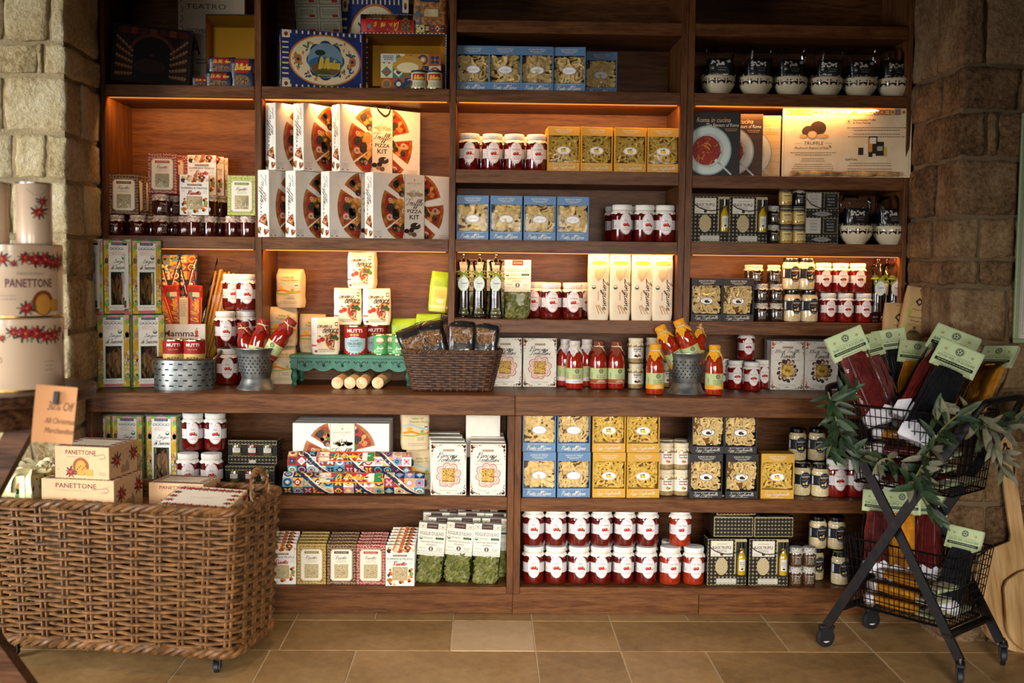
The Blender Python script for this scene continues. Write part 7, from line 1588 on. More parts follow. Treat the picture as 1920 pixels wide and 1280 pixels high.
def cake_side(a, D, Hh): flower(a, D*.25, Hh*.55, D*.1, 2); flower(a, D*.85, Hh*.62, D*.1, 2, 1); a.lines(D*.55, Hh*.8, D*.3, .008, 5, '#a88a70', 2, .0016); a.poly([(D*.4, Hh*.1), (D*.7, Hh*.1), (D*.7, Hh*.32), (D*.62, Hh*.48), (D*.55, Hh*.3), (D*.48, Hh*.36), (D*.4, Hh*.28)], '#9a7a5c', 2)
def cake_top(a, W_, D):
    a.rect(.004, .004, W_-.004, D-.004, '#dcd2c0', 1)
    for k in range(8):
        flower(a, W_*(.1+.115*k), D*.12, W_*.05, 2, k); flower(a, W_*(.1+.115*k), D*.88, W_*.05, 2, k)
    for k in range(3): flower(a, W_*.08, D*(.32+.18*k), W_*.045, 2, k); flower(a, W_*.92, D*(.32+.18*k), W_*.045, 2, k)
    a.text('BORGO DE MEDICI', W_*.5, D*.5, W_*.35, .007, '#b09a80', 2)
def cake(key, W_, Hh, D, v):
    b = B().cbox(0, W_, 0, D, 0, Hh, pm(CK), .0012); f = Art(); cake_front(v)(f, W_, Hh); s = Art(); cake_side(s, D, Hh); t = Art(); cake_top(t, W_, D)
    kind(key, 'cake_box', 'box', [('carton', b, -1), ('printed_front', clampart(f, W_, Hh, lambda u, w, l: (u, -l*EPS, w)), 0), ('printed_side', clampart(s, D, Hh, lambda u, w, l: (W_+l*EPS, u, w)), 0), ('printed_top', clampart(t, W_, D, lambda u, w, l: (u, w, Hh+l*EPS)), 0)])
cake('cake0', .178, .098, .17, 0); cake('cake1', .236, .105, .19, 1)
zt = .4575; q = onz(79, 905, zt+.105)
put('cake1', TR(X(79, -.6, zt+.05), -.605, zt, RZ(-10)) @ Matrix.Diagonal((1, .95, 1, 1)), 'wide panettone box carrying a smaller one in the hamper', 'panettone boxes')
put('cake0', TR(X(103, -.6, zt+.15), -.6, zt+.106, RZ(-11)), 'small panettone box on top of a wider one in the hamper', 'panettone boxes')
put('cake0', TR(X(278, -.53, zt+.05), -.525, zt, RZ(-9)) @ Matrix.Diagonal((1, .8, .8, 1)), 'panettone box in the middle of the hamper, lid with red flowers', 'panettone boxes')
put('cake0', TR(X(300, -.66, zt+.05), -.69, zt+.003, RZ(-12), .22, .02) @ Matrix.Diagonal((1.25, .9, .42, 1)), 'panettone box tilted towards the viewer at the hamper front', 'panettone boxes')
W_, Hh, D = .2, .075, .16; b = B().cbox(0, W_, 0, D, 0, Hh, pm('#c9c08d'), .003); r_ = random.Random(5); f = Art(); t = Art(); s = Art()
for k in range(34):
    c = ('#8d2a34', '#5a7a34', '#a8682c', '#7a9a4a', '#c9b45c', '#8d4a2c')[k % 6]
    f.ell(r_.uniform(.01, W_-.01), r_.uniform(.01, Hh-.01), .011, .006, c, 1+k % 3, 6, r_.uniform(0, 3)); t.ell(r_.uniform(.01, W_-.01), r_.uniform(.01, D-.01), .011, .006, c, 1+k % 3, 6, r_.uniform(0, 3)); s.ell(r_.uniform(.01, D-.01), r_.uniform(.01, Hh-.01), .01, .006, c, 1+k % 3, 6, r_.uniform(0, 3))
t.rect(.03, .05, .14, .11, '#b5bcc0', 5); s.rect(.012, .012, .035, .06, '#c9c9c4', 5)
RIB = mat('satin_ribbon', '#e0d6ac', .35, var=.04); rb = B(); rb.box(W_*.8, W_*.8+.018, -.0015, D+.0015, -.0, Hh+.0016, RIB)
for sg, dz in ((-1, .03), (1, .034), (-1, .012), (1, .01)): rb.ribbon(smooth_path([(W_*.82, D*.4, Hh+.004), (W_*.82+sg*.03, D*.3, Hh+dz), (W_*.82+sg*.055, D*.35, Hh+dz*.9), (W_*.82+sg*.04, D*.45, Hh+.012), (W_*.82, D*.42, Hh+.004)]), .02, RIB, (0, -.6, 1))
for sg in (-1, 1): rb.ribbon(smooth_path([(W_*.82, D*.35, Hh+.004), (W_*.82+sg*.02, D*.1, Hh+.01), (W_*.82+sg*.03, -.01, Hh-.01), (W_*.82+sg*.035, -.012, Hh-.05)]), .018, RIB, (0, -1, .3))
kind('gift', 'ribboned_cake_box', 'box', [('carton', b, -1), ('printed_front', clampart(f, W_, Hh, lambda u, w, l: (u, -l*EPS, w)), 0), ('printed_side', clampart(s, D, Hh, lambda u, w, l: (W_+l*EPS, u, w)), 0), ('printed_top', clampart(t, W_, D, lambda u, w, l: (u, w, Hh+l*EPS)), 0), ('ribbon_bow', rb, -1)])
put('gift', TR(X(64, -.6, zt+.05)-.2, -.575, zt+.035, RZ(-10)), 'flowered cake box with cream ribbon bow, left end of the hamper', 'ribboned cake boxes')
put('gift', TR(X(72, -.45, zt+.05)-.17, -.405, zt+.03, RZ(-10)) @ Matrix.Diagonal((.9, .5, .9, 1)), 'second flowered cake box with ribbon, behind the first', 'ribboned cake boxes')
tag(obj('flat_carton', B().cbox(-.1, .09, 0, .2, 0, .0275, pm('#b09a5c'), .002), None, TR(X(64, -.5, zt)-.12, -.565, zt+.0005, RZ(-10))), 'flat plain carton under the ribboned cake boxes in the hamper', 'box')

# ================================================================== round table with tins, left foreground
TBL = wood('dark_oak', '#2a1a10', '#4a2f1c', '#5a3a24', 0, .4)
TX, TY, TZ = -1.21, -1.28, .915
r = tag(empty('round_table', TR(TX, TY, 0)), 'dark round wooden table with crossed legs, cut by the left edge', 'table')
obj('tabletop', B().lathe([(0, TZ-.03), (.24, TZ-.03), (.252, TZ-.026), (.254, TZ-.01), (.25, TZ), (0, TZ)], 56, TBL), r)
obj('apron', B().lathe([(.15, TZ-.0305), (.17, TZ-.0305), (.165, TZ-.09), (.15, TZ-.09)], 36, TBL), r)
for k, (x0, x1, yy) in enumerate(((.12, -.34, -.03), (-.34, .245, -.075))):
    M_ = Matrix.Identity(4); b = B(); a0, a1 = Vector((x0, yy, TZ-.06)), Vector((x1, yy, .0)); d = (a1-a0).normalized(); n_ = Vector((0, 1, 0)); w_ = d.cross(n_)
    vs = [a+w_*sx*.028+n_*sy*.02 for a in (a0, a1) for sx, sy in ((-1, -1), (1, -1), (1, 1), (-1, 1))]
    vs = [Vector((p.x, p.y, max(p.z, 0))) for p in vs]
    b.add(vs, [(0, 1, 2, 3), (7, 6, 5, 4), (0, 4, 5, 1), (1, 5, 6, 2), (2, 6, 7, 3), (3, 7, 4, 0)], TBL); obj('leg', b, r)
b = B().lathe([(0, .3), (.02, .3), (.02, TZ-.03), (0, TZ-.03)], 16, TBL); obj('centre_post', b, r)
for x in (-.12, -.2): obj('leg', B().cbox(x-.02, x+.02, .12, .16, 0, TZ-.03, TBL, .002), r)
CRT = mat('cream_tin', '#cdb092', .3, coat=.3, var=.03, scale=8); GLD = mat('gold_rim', '#b08a4a', .3, metal=1, var=.05)
def caketin(key, R, H_, v):
    b = B().lathe([(0, 0), (R-.002, 0), (R, .003), (R, H_-.018), (0, H_-.018)], 48, CRT); l = B().lathe([(0, H_), (R-.004, H_), (R+.0015, H_-.003), (R+.0015, H_-.0175), (R-.001, H_-.018)], 48, CRT); g_ = B().lathe([(R-.001, .0), (R+.0016, .0005), (R+.0016, .004), (R-.001, .0045)], 48, GLD)
    a = Art(); n = 14
    rf = random.Random(3)
    for k in range(n*2): flower(a, (k/2-n/2+.25)*2*pi*R/n, H_*.76+rf.uniform(-.012, .012), rf.uniform(.006, .015), 1, k)
    if v == 0:
        a.text('PANETTONE', .0, H_*.47, .11, .02, '#5a2c3a', 3, 0, .01); a.text("BORGO DE' MEDICI", 0, H_*.6, .06, .006, '#8d7d80', 3); a.ell(.03, H_*.2, .028, H_*.17, '#7a3c18', 3, 12); a.ell(.03, H_*.18, .02, H_*.14, '#c08434', 4, 10); a.rect(.05, H_*.08, .075, H_*.24, '#b8862c', 5, 3); flower(a, -.01, H_*.13, .012, 6); a.lines(-.05, H_*.3, .04, .008, 2, '#9a8a80', 3, .002)
    else: a.line([(-.09, H_*.45), (-.06, H_*.55), (-.04, H_*.42), (-.07, H_*.36)], .002, '#a89080', 3); a.lines(.07, H_*.4, .03, .01, 3, '#b09a8a', 3, .003); a.lines(-.07, H_*.3, .05, .01, 2, '#b09a8a', 3, .003)
    p = B(); a.put(p, cyl(R)); kind(key, 'cake_tin', 'tin', [('tin_body', b, -1), ('tin_lid', l, -1), ('gold_rim', g_, -1), ('printed_band', p, 0)])
caketin('ctin0', .108, .172, 0); caketin('ctin1', .112, .172, 1)
tx = X(112, -1.28, 1.18)-.108
put('ctin1', TR(X(114, -1.28, 1.0)-.111, -1.28, TZ, .5), 'lower cream panettone tin on the round table', 'panettone tins'); put('ctin0', TR(tx, -1.28, TZ+.1725, .72), 'upper cream panettone tin lettered in plum, on another tin', 'panettone tins')
b = B().lathe([(0, 0), (.038, 0), (.04, .002), (.04, .142), (.0385, .144), (0, .144)], 32, CRT); a = Art(); flower(a, .018, .075, .012, 1); flower(a, .026, .1, .009, 1, 1); a.line([(-.01, .13), (.01, .115), (.03, .12), (.035, .13)], .001, '#8d7a6a', 1); a.lines(-.035, .12, .008, .006, 12, '#9a8a7a', 1, .002); p = B(); a.put(p, cyl(.04)); g_ = B().lathe([(.039, .142), (.0412, .1425), (.0412, .1455), (.039, .146)], 32, CHR); kind('biscuit', 'biscuit_canister', 'tin', [('canister', b, -1), ('rim', g_, -1), ('flower_print', p, 0)])
put('biscuit', TR(X(64, -1.28, 1.34), -1.28, TZ+.345, .2), 'slim cream canister with red flowers on the panettone tins', 'slim canisters'); put('biscuit', TR(X(-17, -1.27, 1.34), -1.27, TZ+.345, -.3), 'slim cream canister cut by the left picture edge', 'slim canisters')
tg = B(); a = Art(); TAGM = mat('kraft_tag', '#c98f5c', .75, var=.05, scale=20)
tg.grid(lambda u, v: (-.043+.086*u, .004*sin(3*u)+.006*(1-v)**2, -.128*(1-v)), 8, 8, TAGM)
a.text('30% Off', .012, -.045, .056, .02, '#5a3a2c', 1, .25); a.text('All Christmas', .012, -.078, .062, .013, '#5a3a2c', 1, .25); a.text('Merchandise', .012, -.1, .06, .013, '#5a3a2c', 1, .25)
p = B(); a.put(p, lambda u, v, l: (u, .004*sin(3*(u+.048)/.096)+.006*(-v/.14)**2-.0006-l*EPS, v)); cl = B(); cl.cbox(-.006, .006, -.004, .004, -.04, -.012, mat('clip', '#1c1714', .4), .002)
q = at(112, 722, -1.5); r = tag(empty('price_tag', TR(q.x, TY-.236, TZ+.03, RZ(14), 0, RZ(6))), 'tan sale tag hanging from the edge of the round table', 'tag')
obj('card', tg, r); obj('lettering', p, r); obj('clip', cl, r)
# ================================================================== wire cart with pasta packets, right foreground
CX, CY, CA = 1.367, -.54, math.atan2(-.76, .65)
IRON = mat('worn_black_iron', '#1a1b1e', .45, metal=.6, scale=24, hex2='#27201c', bump=.1); WIRE = mat('black_wire', '#141416', .4, metal=.6, var=.2, scale=20)
r = tag(empty('wire_cart', TR(CX, CY, 0, CA)), 'black two-tier wire cart with crossed iron legs on casters', 'cart')
def flatbar(pts, w, t, m, nrm):
    b = B(); nrm = Vector(nrm); n = len(pts); vs = []; fs = []
    for i, p in enumerate(pts):
        d = (Vector(pts[min(i+1, n-1)])-Vector(pts[max(i-1, 0)])).normalized(); s_ = d.cross(nrm).normalized()
        vs += [Vector(p)+s_*a*w/2+nrm*c*t/2 for a, c in ((-1, -1), (1, -1), (1, 1), (-1, 1))]
    for i in range(n-1):
        for k in range(4): fs.append((4*i+k, 4*i+(k+1) % 4, 4*i+4+(k+1) % 4, 4*i+4+k))
    fs += [(3, 2, 1, 0), (4*n-4, 4*n-3, 4*n-2, 4*n-1)]
    return b.add(vs, fs, m)
for d in (-.14, .14):
    for k, sg in enumerate((-1, 1)):
        dd = d+.0095*(k*2-1)*(1 if d < 0 else -1); obj('crossed_leg', flatbar([(sg*.22, dd, .072), (0, dd, .43), (-sg*.235, dd, .8)], .03, .008, IRON, (0, 1, 0)), r)
for sg in (-1, 1):
    b = B(); b.tube(smooth_path([(sg*.232, -.14, .795), (sg*.252, -.13, .83), (sg*.262, -.09, .845), (sg*.262, .09, .845), (sg*.252, .13, .83), (sg*.232, .14, .795)]), .011, 8, IRON); obj('push_handle', b, r)
    obj('cross_bar', flatbar([(sg*.178, -.14, .138), (sg*.178, .14, .138)], .03, .008, IRON, (0, 0, 1)), r)
    for d in (-.14, .14): caster(r, sg*.225, d, .5*sg, .031, .078, '#c9c9c4')
def wbasket(z0, z1, parent):
    bk = B(); fnb = rrect(.165, .108, .012, .195, .125); P = lambda t, v: (lambda q: (q[0], q[1], z0+(z1-z0)*v))(fnb(t, v))
    n = 66
    for i in range(n): bk.tube([P(i/n, 0), P(i/n, 1)], .0016, 5, WIRE)
    rows = round((z1-z0)/.032)
    for j in range(rows+1): bk.tube([P(k/96, j/rows) for k in range(96)], .0016 if 0 < j < rows else .0032, 5, WIRE, closed=True)
    for i in range(11): x = -.16+.032*i; bk.tube([(x, -.108, z0), (x, .108, z0)], .0016, 5, WIRE)
    for i in range(7): y_ = -.096+.032*i; bk.tube([(-.165, y_, z0), (.165, y_, z0)], .0016, 5, WIRE)
    o = obj('wire_basket', bk, parent); o['kind'] = 'stuff'
wbasket(.15, .37, r); wbasket(.55, .795, r)
def cart(s_, d): return Vector((CX+cos(CA)*s_-sin(CA)*d, CY+sin(CA)*s_+cos(CA)*d))
CARD = '#b9c795'
def pkt(key, c, c2, title, seed):
    r_ = random.Random(seed); m = mat('strands_'+key, c, .5, scale=60, hex2=c2); b = B(); L_, W_ = .2, .082
    b.grid(lambda u, v: ((u-.5)*W_*.9, -.012*max(0, 1-(2*u-1)**2)**.5, .012+v*L_*.97), 8, 10, m); b.grid(lambda u, v: ((.5-u)*W_*.9, .012*max(0, 1-(2*u-1)**2)**.5, .012+v*L_*.97), 8, 4, m)
    for k in range(46):
        x = r_.uniform(-.47, .47)*W_; y_ = -.0125*max(0, 1-(2*x/W_)**2)**.5-.001; q = r_.uniform(-.005, .005); b.tube(smooth_path([(x+q, y_, .01), (x*.9+r_.uniform(-.004, .004), y_-.0015, L_*.35), (x+r_.uniform(-.004, .004), y_-.0015, L_*.7), (x*.82, y_+.001, L_+.006)], 3), .0016, 4, m)
    f, _ = softbag(W_*1.14, L_+.03, .036, FILM, seed, .005, .15, 8, 12, False)
    pw = B(); pw.cbox(-W_*.5, W_*.5, -.016, .016, .0, .034, mat('tissue', '#dcd8dc', .8, var=.05), .006); pw.add([(-W_*.5, -.0175, .034), (-W_*.2, -.019, .05), (.01, -.018, .036), (W_*.3, -.019, .046), (W_*.5, -.0175, .034), (W_*.5, -.0175, .002), (-W_*.5, -.0175, .002)], [(0, 1, 2, 3, 4, 5, 6)], MATS['tissue'])
    cd = B(); cw, ch, z0 = .108, .072, L_+.002; cd.cbox(-cw/2, cw/2, -.007, -.0055, z0, z0+ch, pm(CARD), .0004); cd.cbox(-cw/2, cw/2, .0035, .005, z0+.003, z0+ch, pm('#cfc4a8'), .0004); cd.box(-cw/2, cw/2, -.0065, .0045, z0+ch-.0025, z0+ch, pm(CARD)); a = Art()
    a.ell(0, z0+ch*.74, .0105, .0105, '#23262c', 1); a.ring(0, z0+ch*.74, .0088, .0088, .001, CARD, 2, 18)
    for k in range(5): a.ell(.0042*cos(k*1.257+.3), z0+ch*.74+.0042*sin(k*1.257+.3), .0022, .0022, CARD, 2, 6)
    for x in (-.033, .033): a.ell(x, z0+ch*.7, .0034, .0034, '#8d6a24', 1, 8); a.ell(x, z0+ch*.7, .0018, .0018, '#d0b060', 2, 6)
    a.text('TRADITIONAL ITALIAN PASTA', 0, z0+ch*.53, .07, .0032, '#5a6248', 1); a.text(title, 0, z0+ch*.42, .09, .0078, '#3a402c', 1); a.rect(-.047, z0+ch*.2, .047, z0+ch*.32, '#1f211f', 1); a.lines(0, z0+ch*.26, .085, .003, 1, '#b9c795', 2, .0016); a.lines(0, z0+ch*.12, .06, .005, 1, '#6a7252', 1, .0018); a.border(-cw/2+.002, z0+.002, cw/2-.002, z0+ch-.002, .0006, '#8d9a6a', 1)
    a.put(cd, front(-.007)); kind(key, 'tagliolini_packet', 'packet', [('pasta_strands', b, -1), ('film_sleeve', f, -1), ('tissue_end', pw, -1), ('header_card', cd, -1)])
pkt('pk_red', '#6f1c16', '#48100e', 'BAROLO TAGLIOLINI', 2); pkt('pk_yel', '#c98a1c', '#a86a12', 'TRUFFLE TAGLIOLINI', 3); pkt('pk_blk', '#1a1b1f', '#0c0d10', 'SQUID INK TAGLIOLINI', 5)
def aim(pb, Yb, pt, Yt, twist=0, L_=.275):
    p0, p1 = at(*pb, Yb), at(*pt, Yt); z = (p1-p0); s_ = z.length/L_; z.normalize(); y_ = (p0-CAM).normalized(); x = y_.cross(z).normalized(); y_ = z.cross(x); M_ = Matrix((x, y_, z)).transposed().to_4x4(); M_.translation = p0
    return M_ @ Matrix.Rotation(twist, 4, 'Z') @ Matrix.Scale(s_, 4)
for k, (key, pb, Yb, pt, Yt, tw, lb) in enumerate((
    ('pk_red', (1652, 792), -.5, (1578, 622), -.47, .25, 'red wine tagliolini packet leaning far left in the upper basket'),
    ('pk_red', (1672, 790), -.42, (1618, 628), -.36, .6, 'red tagliolini packet second from left in the upper basket'),
    ('pk_blk', (1692, 770), -.36, (1664, 618), -.28, .2, 'black tagliolini packet upright at the back of the upper basket'),
    ('pk_yel', (1700, 800), -.43, (1722, 640), -.33, -.05, 'golden truffle tagliolini packet in the middle of the upper basket'),
    ('pk_red', (1702, 790), -.57, (1800, 622), -.45, -.2, 'red tagliolini packet leaning right in the upper basket'),
    ('pk_blk', (1712, 830), -.64, (1806, 650), -.56, -.1, 'black squid ink tagliolini packet with a big green card, nearest in the upper basket'),
    ('pk_yel', (1812, 800), -.58, (1880, 650), -.47, -.7, 'golden tagliolini packet at the right end of the upper basket'),
    ('pk_red', (1640, 1075), -.5, (1650, 920), -.42, .1, 'red tagliolini packet at the left of the lower basket'),
    ('pk_yel', (1690, 1090), -.53, (1692, 920), -.44, .0, 'golden tagliolini packet upright in the lower basket'),
    ('pk_red', (1740, 1090), -.5, (1742, 925), -.4, -.1, 'red tagliolini packet behind the leg in the lower basket'),
    ('pk_blk', (1772, 1150), -.62, (1814, 990), -.55, -.3, 'black tagliolini packet with green card at the right of the lower basket'))):
    put(key, aim(pb, Yb, pt, Yt, tw), lb, 'tagliolini packets')
def lie(key, s_, d, z, a, lb): q = cart(s_, d); put(key, Matrix.Translation((q.x, q.y, z)) @ Matrix.Rotation(CA+a, 4, 'Z') @ Matrix.Rotation(pi/2, 4, 'Y') @ Matrix.Rotation(pi/2, 4, 'Z') @ Matrix.Diagonal((.9, 1, .9, 1)), lb, 'tagliolini packets')
for k, (key, s_, d, z, lb) in enumerate((('pk_red', -.12, -.04, .572, 'lowest, left'), ('pk_red', -.1, .04, .575, 'lowest, rear'), ('pk_red', -.14, -.03, .615, 'second layer'), ('pk_red', -.12, -.045, .66, 'third layer'), ('pk_yel', -.13, -.04, .705, 'top layer'))): lie(key, s_, d, z, .05*k, 'tagliolini packet lying flat in the upper basket, '+lb)
for k, (key, s_, d, z, lb) in enumerate((('pk_yel', -.13, -.045, .172, 'lowest, front'), ('pk_yel', -.1, .045, .172, 'lowest, rear'), ('pk_yel', -.12, -.04, .215, 'second layer'), ('pk_yel', -.1, -.03, .258, 'third layer'))): lie(key, s_, d, z, -.05*k, 'golden tagliolini packet lying flat in the lower basket, '+lb)
# olive garland
LG = [mat('olive_leaf_top', '#2a3a22', .5, scale=30, hex2='#1a2817'), mat('olive_leaf_mid', '#364a2a', .5, scale=30, hex2='#22331c'), mat('olive_leaf_back', '#757058', .6, scale=30, hex2='#565640')]
def leafmesh(m, L_, w, bend):
    b = B(); vs = []; fs = []
    for i in range(9):
        t = i/8; q = w/2*(sin(pi*t**.8))**.8+.0004; z = bend*t*t
        vs += [(t*L_, -q, z+q*.35), (t*L_, 0, z), (t*L_, q, z+q*.35)]
    for i in range(8): fs += [(3*i, 3*i+3, 3*i+4, 3*i+1), (3*i+1, 3*i+4, 3*i+5, 3*i+2)]
    return b.add(vs, fs, m, True).mesh('leaf')
LM = [leafmesh(LG[k % 3], (.07, .062, .056, .06)[k % 4], (.0175, .0155, .017, .014)[k % 4], (-.008, -.014, .004, -.01)[k % 4]) for k in range(12)]
gr = tag(empty('olive_garland', TR(CX, CY, .8)), 'artificial olive leaf garland draped over the cart', 'garland'); gi = Matrix.Translation((-CX, -CY, -.8))
STEM = mat('olive_stem', '#6a6a34', .7, var=.1); rg = random.Random(21)
def branch(pix, dens, kinds, spread=1.0):
    pts = smooth_path([tuple(gi @ at(x, y_, Y)) for x, y_, Y in pix], 6); b = B(); b.tube(pts, .0028, 5, STEM); obj('stem', b, gr)
    acc = 0
    for i in range(1, len(pts)):
        p, q = Vector(pts[i-1]), Vector(pts[i]); acc += (q-p).length*dens*1.25
        while acc > 1:
            acc -= 1; d = (q-p).normalized(); u = Vector((rg.uniform(-1, 1), rg.uniform(-1, .35), rg.uniform(-1, .9))).normalized(); x = (d*.55+u*spread).normalized(); z = Vector((rg.uniform(-.5, .5), -1, rg.uniform(.0, .9))); y_ = z.cross(x).normalized(); z = x.cross(y_); M_ = Matrix((x, y_, z)).transposed().to_4x4(); M_.translation = p.lerp(q, rg.random())
            obj('leaf', LM[rg.choice(kinds)], gr, M_ @ Matrix.Scale(rg.uniform(.95, 1.35), 4))
G1 = [0, 1, 3, 4, 6, 7, 9, 10]
branch([(1553, 735, -.55), (1562, 765, -.57), (1572, 800, -.58), (1588, 835, -.58), (1610, 858, -.6), (1640, 866, -.62)], 105, G1)
branch([(1572, 800, -.58), (1560, 830, -.6), (1552, 850, -.62)], 105, G1); branch([(1558, 770, -.56), (1580, 745, -.56), (1600, 735, -.55)], 90, G1)
branch([(1640, 866, -.62), (1665, 860, -.65), (1690, 880, -.68), (1712, 905, -.72), (1730, 930, -.75), (1748, 958, -.77)], 100, G1+[2, 5])
branch([(1712, 905, -.72), (1735, 860, -.76), (1752, 825, -.79), (1775, 795, -.82), (1800, 775, -.83)], 95, G1+[2, 5, 8])
branch([(1800, 775, -.83), (1830, 785, -.8), (1860, 805, -.75), (1890, 800, -.72), (1925, 770, -.68)], 95, [2, 5, 8, 11, 1, 4])
branch([(1760, 790, -.82), (1750, 770, -.81), (1765, 752, -.8)], 80, [2, 5, 1, 4]); branch([(1865, 808, -.74), (1872, 850, -.72), (1880, 880, -.72)], 70, [2, 5, 8, 11])
ol = B(); ol.lathe([(0, -.011), (.005, -.008), (.0075, 0), (.005, .008), (0, .011)], 14, mat('olive_fruit', '#241418', .2, coat=.8))
for x, y_, Y in ((1554, 765, -.58), (1600, 775, -.56), (1890, 845, -.73)): obj('olive', ol.mesh('olive'), gr, gi @ Matrix.Translation(at(x, y_, Y)))
# burlap sack of kraft packs on the counter end
BUR = mat('burlap', '#8d7148', .9, scale=220, hex2='#6a5230', bump=.6)
sx, sy = X(1703, -.08, CT+.1), -.09
b, _ = softbag(.225, .215, .15, BUR, 5, .006, 1.0, 12, 12, False); b.f = [f for f in b.f if len(f) == 4]; b.m = b.m[:len(b.f)]; b.sm = b.sm[:len(b.f)]
rim = B(); rimf = rrect(.108, .07, .04, .11, .072)
rim.grid(lambda u, v: (lambda q: (q[0]+q[2]*(.006*sin(pi*v)+.002), q[1]+q[3]*(.006*sin(pi*v)+.002), .185+.04*v+.004*sin(9*u)))(rimf(u, 1)), 48, 5, BUR)
st = B()
for u0, c in ((.2, '#2c6a3a'), (.245, '#d0c8ae'), (.29, '#2c6a3a')): st.grid((lambda u0: lambda u, v: (lambda q: (q[0]+q[2]*.0098, q[1]+q[3]*.0098, .188+.034*v))(rimf(u0+.045*u, 1)))(u0), 6, 3, pm(c))
kind('sack', 'burlap_sack', 'sack', [('sack_body', b, -1), ('rolled_rim', rim, -1), ('stripe', st, -1), ('filling', B().cbox(-.095, .095, -.055, .055, .01, .06, BUR, .01), -1)]); put('sack', TR(sx, sy, CT, -.1), 'burlap sack holding kraft herb packs at the right end of the counter')
KR = mat('kraft_pack', '#b89460', .75, var=.05, scale=20)
def kraft(key, lime, seed):
    b, fm = softbag(.094, .27, .035, KR, seed, .002, .2, 8, 12, False); a = Art(); a.poly([(0, .205), (.014, .22), (0, .235), (-.014, .22)], '#3a2418', 1); a.ell(0, .22, .005, .006, KR, 2); a.text('Filippone', .0, .192, .038, .007, '#3a2418', 1, .2); a.text('Origano di Sicilia', 0, .165, .06, .008, '#4a3420', 1, .2); a.text('Biologico', 0, .152, .04, .008, '#4a3420', 1, .2); a.lines(0, .14, .06, .006, 2, '#7a6040', 1, .002); a.ell(0, .262, .002, .002, '#5a3a2c', 1)
    a.rect(-.022, .03, .022, .105, mat('dried_oregano', '#6a5c3a', .8, scale=160, hex2='#2c2618', bump=.6), 2); a.ell(0, .104, .022, .018, MATS['dried_oregano'], 2); a.ell(.0, .128, .006, .005, '#5a4a2c', 2)
    c = '#93a83a' if lime else '#a89a68'
    for k in range(16): t = random.Random(seed+k); s_ = -1 if k % 3 else 1; x, z = s_*t.uniform(.024, .042), t.uniform(.03, .21); a.line([(x, z), (x+.006, z+.012), (x+.002, z+.024)], .0022, c, 1); a.ell(x+.004, z+.026, .004, .0025, c, 1, 6, k)
    p = B(); subdiv(a, 5).put(p, fm); kind(key, 'kraft_herb_pack', 'pack', [('paper_pouch', b, -1), ('printed_front', p, -1)])
kraft('kraft0', 1, 3); kraft('kraft1', 0, 7)
for k, (key, dx, dy, z, rz_, tl, lb) in enumerate((('kraft0', -.03, -.035, .055, .05, .17, 'lime-printed kraft herb pack leaning right, tallest in the sack'), ('kraft1', .06, -.03, .0, .0, .2, 'plain kraft herb pack leaning right at the right of the sack'), ('kraft1', -.055, .01, -.005, .1, .03, 'kraft herb pack at the left rear of the sack'), ('kraft0', .015, .02, .03, .0, .12, 'kraft herb pack half hidden in the middle of the sack'))): put(key, TR(sx+dx, sy+dy, CT+.065+z, rz_, 0, tl), lb, 'kraft herb packs')
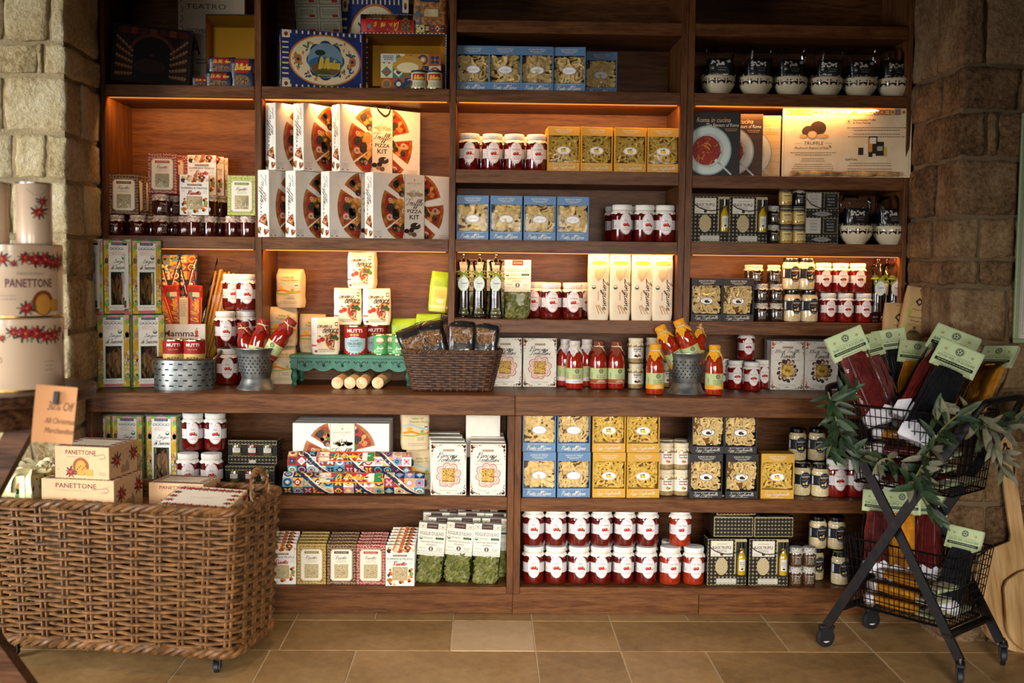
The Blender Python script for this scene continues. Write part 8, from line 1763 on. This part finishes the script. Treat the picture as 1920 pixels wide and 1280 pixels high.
# pizza peels against the right pillar
PEEL = wood('pale_beech', '#a37c4c', '#bd9460', '#c9a472', 2, .55, .9)
def peel(key, w, L_, hl, hw, t=.012):
    o = [(w*.5*cos(-pi/2+pi*k/14*1.0-pi/2*1)*1, 0) for k in range(0)]; pts = []
    for k in range(17): a = pi+pi*k/16; pts.append((w/2*cos(a), w*.42+w*.42*sin(a)))
    pts += [(w/2, L_*.78), (w*.46, L_*.86), (w*.3, L_*.95), (hw/2+.006, L_), (hw/2, L_+.02), (hw/2, L_+hl-.01), (hw/2-.008, L_+hl), (-hw/2+.008, L_+hl), (-hw/2, L_+hl-.01), (-hw/2, L_+.02), (-hw/2-.006, L_), (-w*.3, L_*.95), (-w*.46, L_*.86), (-w/2, L_*.78)]
    n = len(pts); b = B(); b.add([(x, y_, z) for y_ in (0, t) for x, z in pts], [tuple(range(n))[::-1], tuple(range(n, 2*n))]+[(i, (i+1) % n, n+(i+1) % n, n+i) for i in range(n)], PEEL)
    c = B(); a = Art(); a.ell(0, L_+hl-.03, .007, .007, HOLE, 1); a.put(c, front(0)); s_ = B(); s_.tube(smooth_path([(0, -.002, L_+hl-.03), (-.02, -.008, L_+hl-.07), (-.012, -.008, L_+hl-.13), (.012, -.008, L_+hl-.13), (.016, -.008, L_+hl-.07), (0, -.002, L_+hl-.03)]), .0022, 6, MATS['black_rope'])
    kind(key, 'pizza_peel', 'peel', [('board', b, -1), ('hang_hole', c, -1), ('leather_loop', s_, -1)])
peel('peel0', .33, .36, .34, .045); peel('peel1', .25, .28, .14, .04)
put('peel0', TR(X(1945, -.52, .15), -.515, .002, 0, -.12, -.13), 'large pale wooden pizza peel leaning on the right pillar')
put('peel1', TR(X(1968, -.545, .2), -.55, .003, 0, -.12, -.05), 'smaller wooden pizza peel in front of the large one')
# framed poster on the right pillar
fx = X(1908, -.44, 1.3); SG = mat('sage_frame', '#8d9a72', .5, var=.05)
r = tag(empty('framed_poster', TR(fx, -.428, 0)), 'sage-framed poster hanging on the right pillar, cut by the picture edge', 'poster')
zt_, zb = at(1912, 212, -.43).z, at(1912, 643, -.43).z
b = B(); b.cbox(0, .5, -.012, 0, zb, zb+.014, SG, .002); b.cbox(0, .5, -.012, 0, zt_-.014, zt_, SG, .002); b.cbox(0, .014, -.012, 0, zb+.0142, zt_-.0142, SG, .002); b.cbox(.486, .5, -.012, 0, zb+.0142, zt_-.0142, SG, .002); obj('frame', b, r)
obj('print', B().box(.0145, .4855, -.004, -.001, zb+.0145, zt_-.0145, pm('#cfc9b4')), r); a = Art(); a.border(.03, zb+.03, .47, zt_-.03, .002, '#8d8a70', 1); q = B(); a.put(q, front(-.004)); obj('printed_border', q, r)
bad = [l for l, g_ in LABELS.items() if (len(g_) > 1 and (None in g_ or len(set(g_)) > 1)) or not 4 <= len(l.split()) <= 16]
for l in bad: print('LABEL?', len(l.split()), len(LABELS[l]), l)
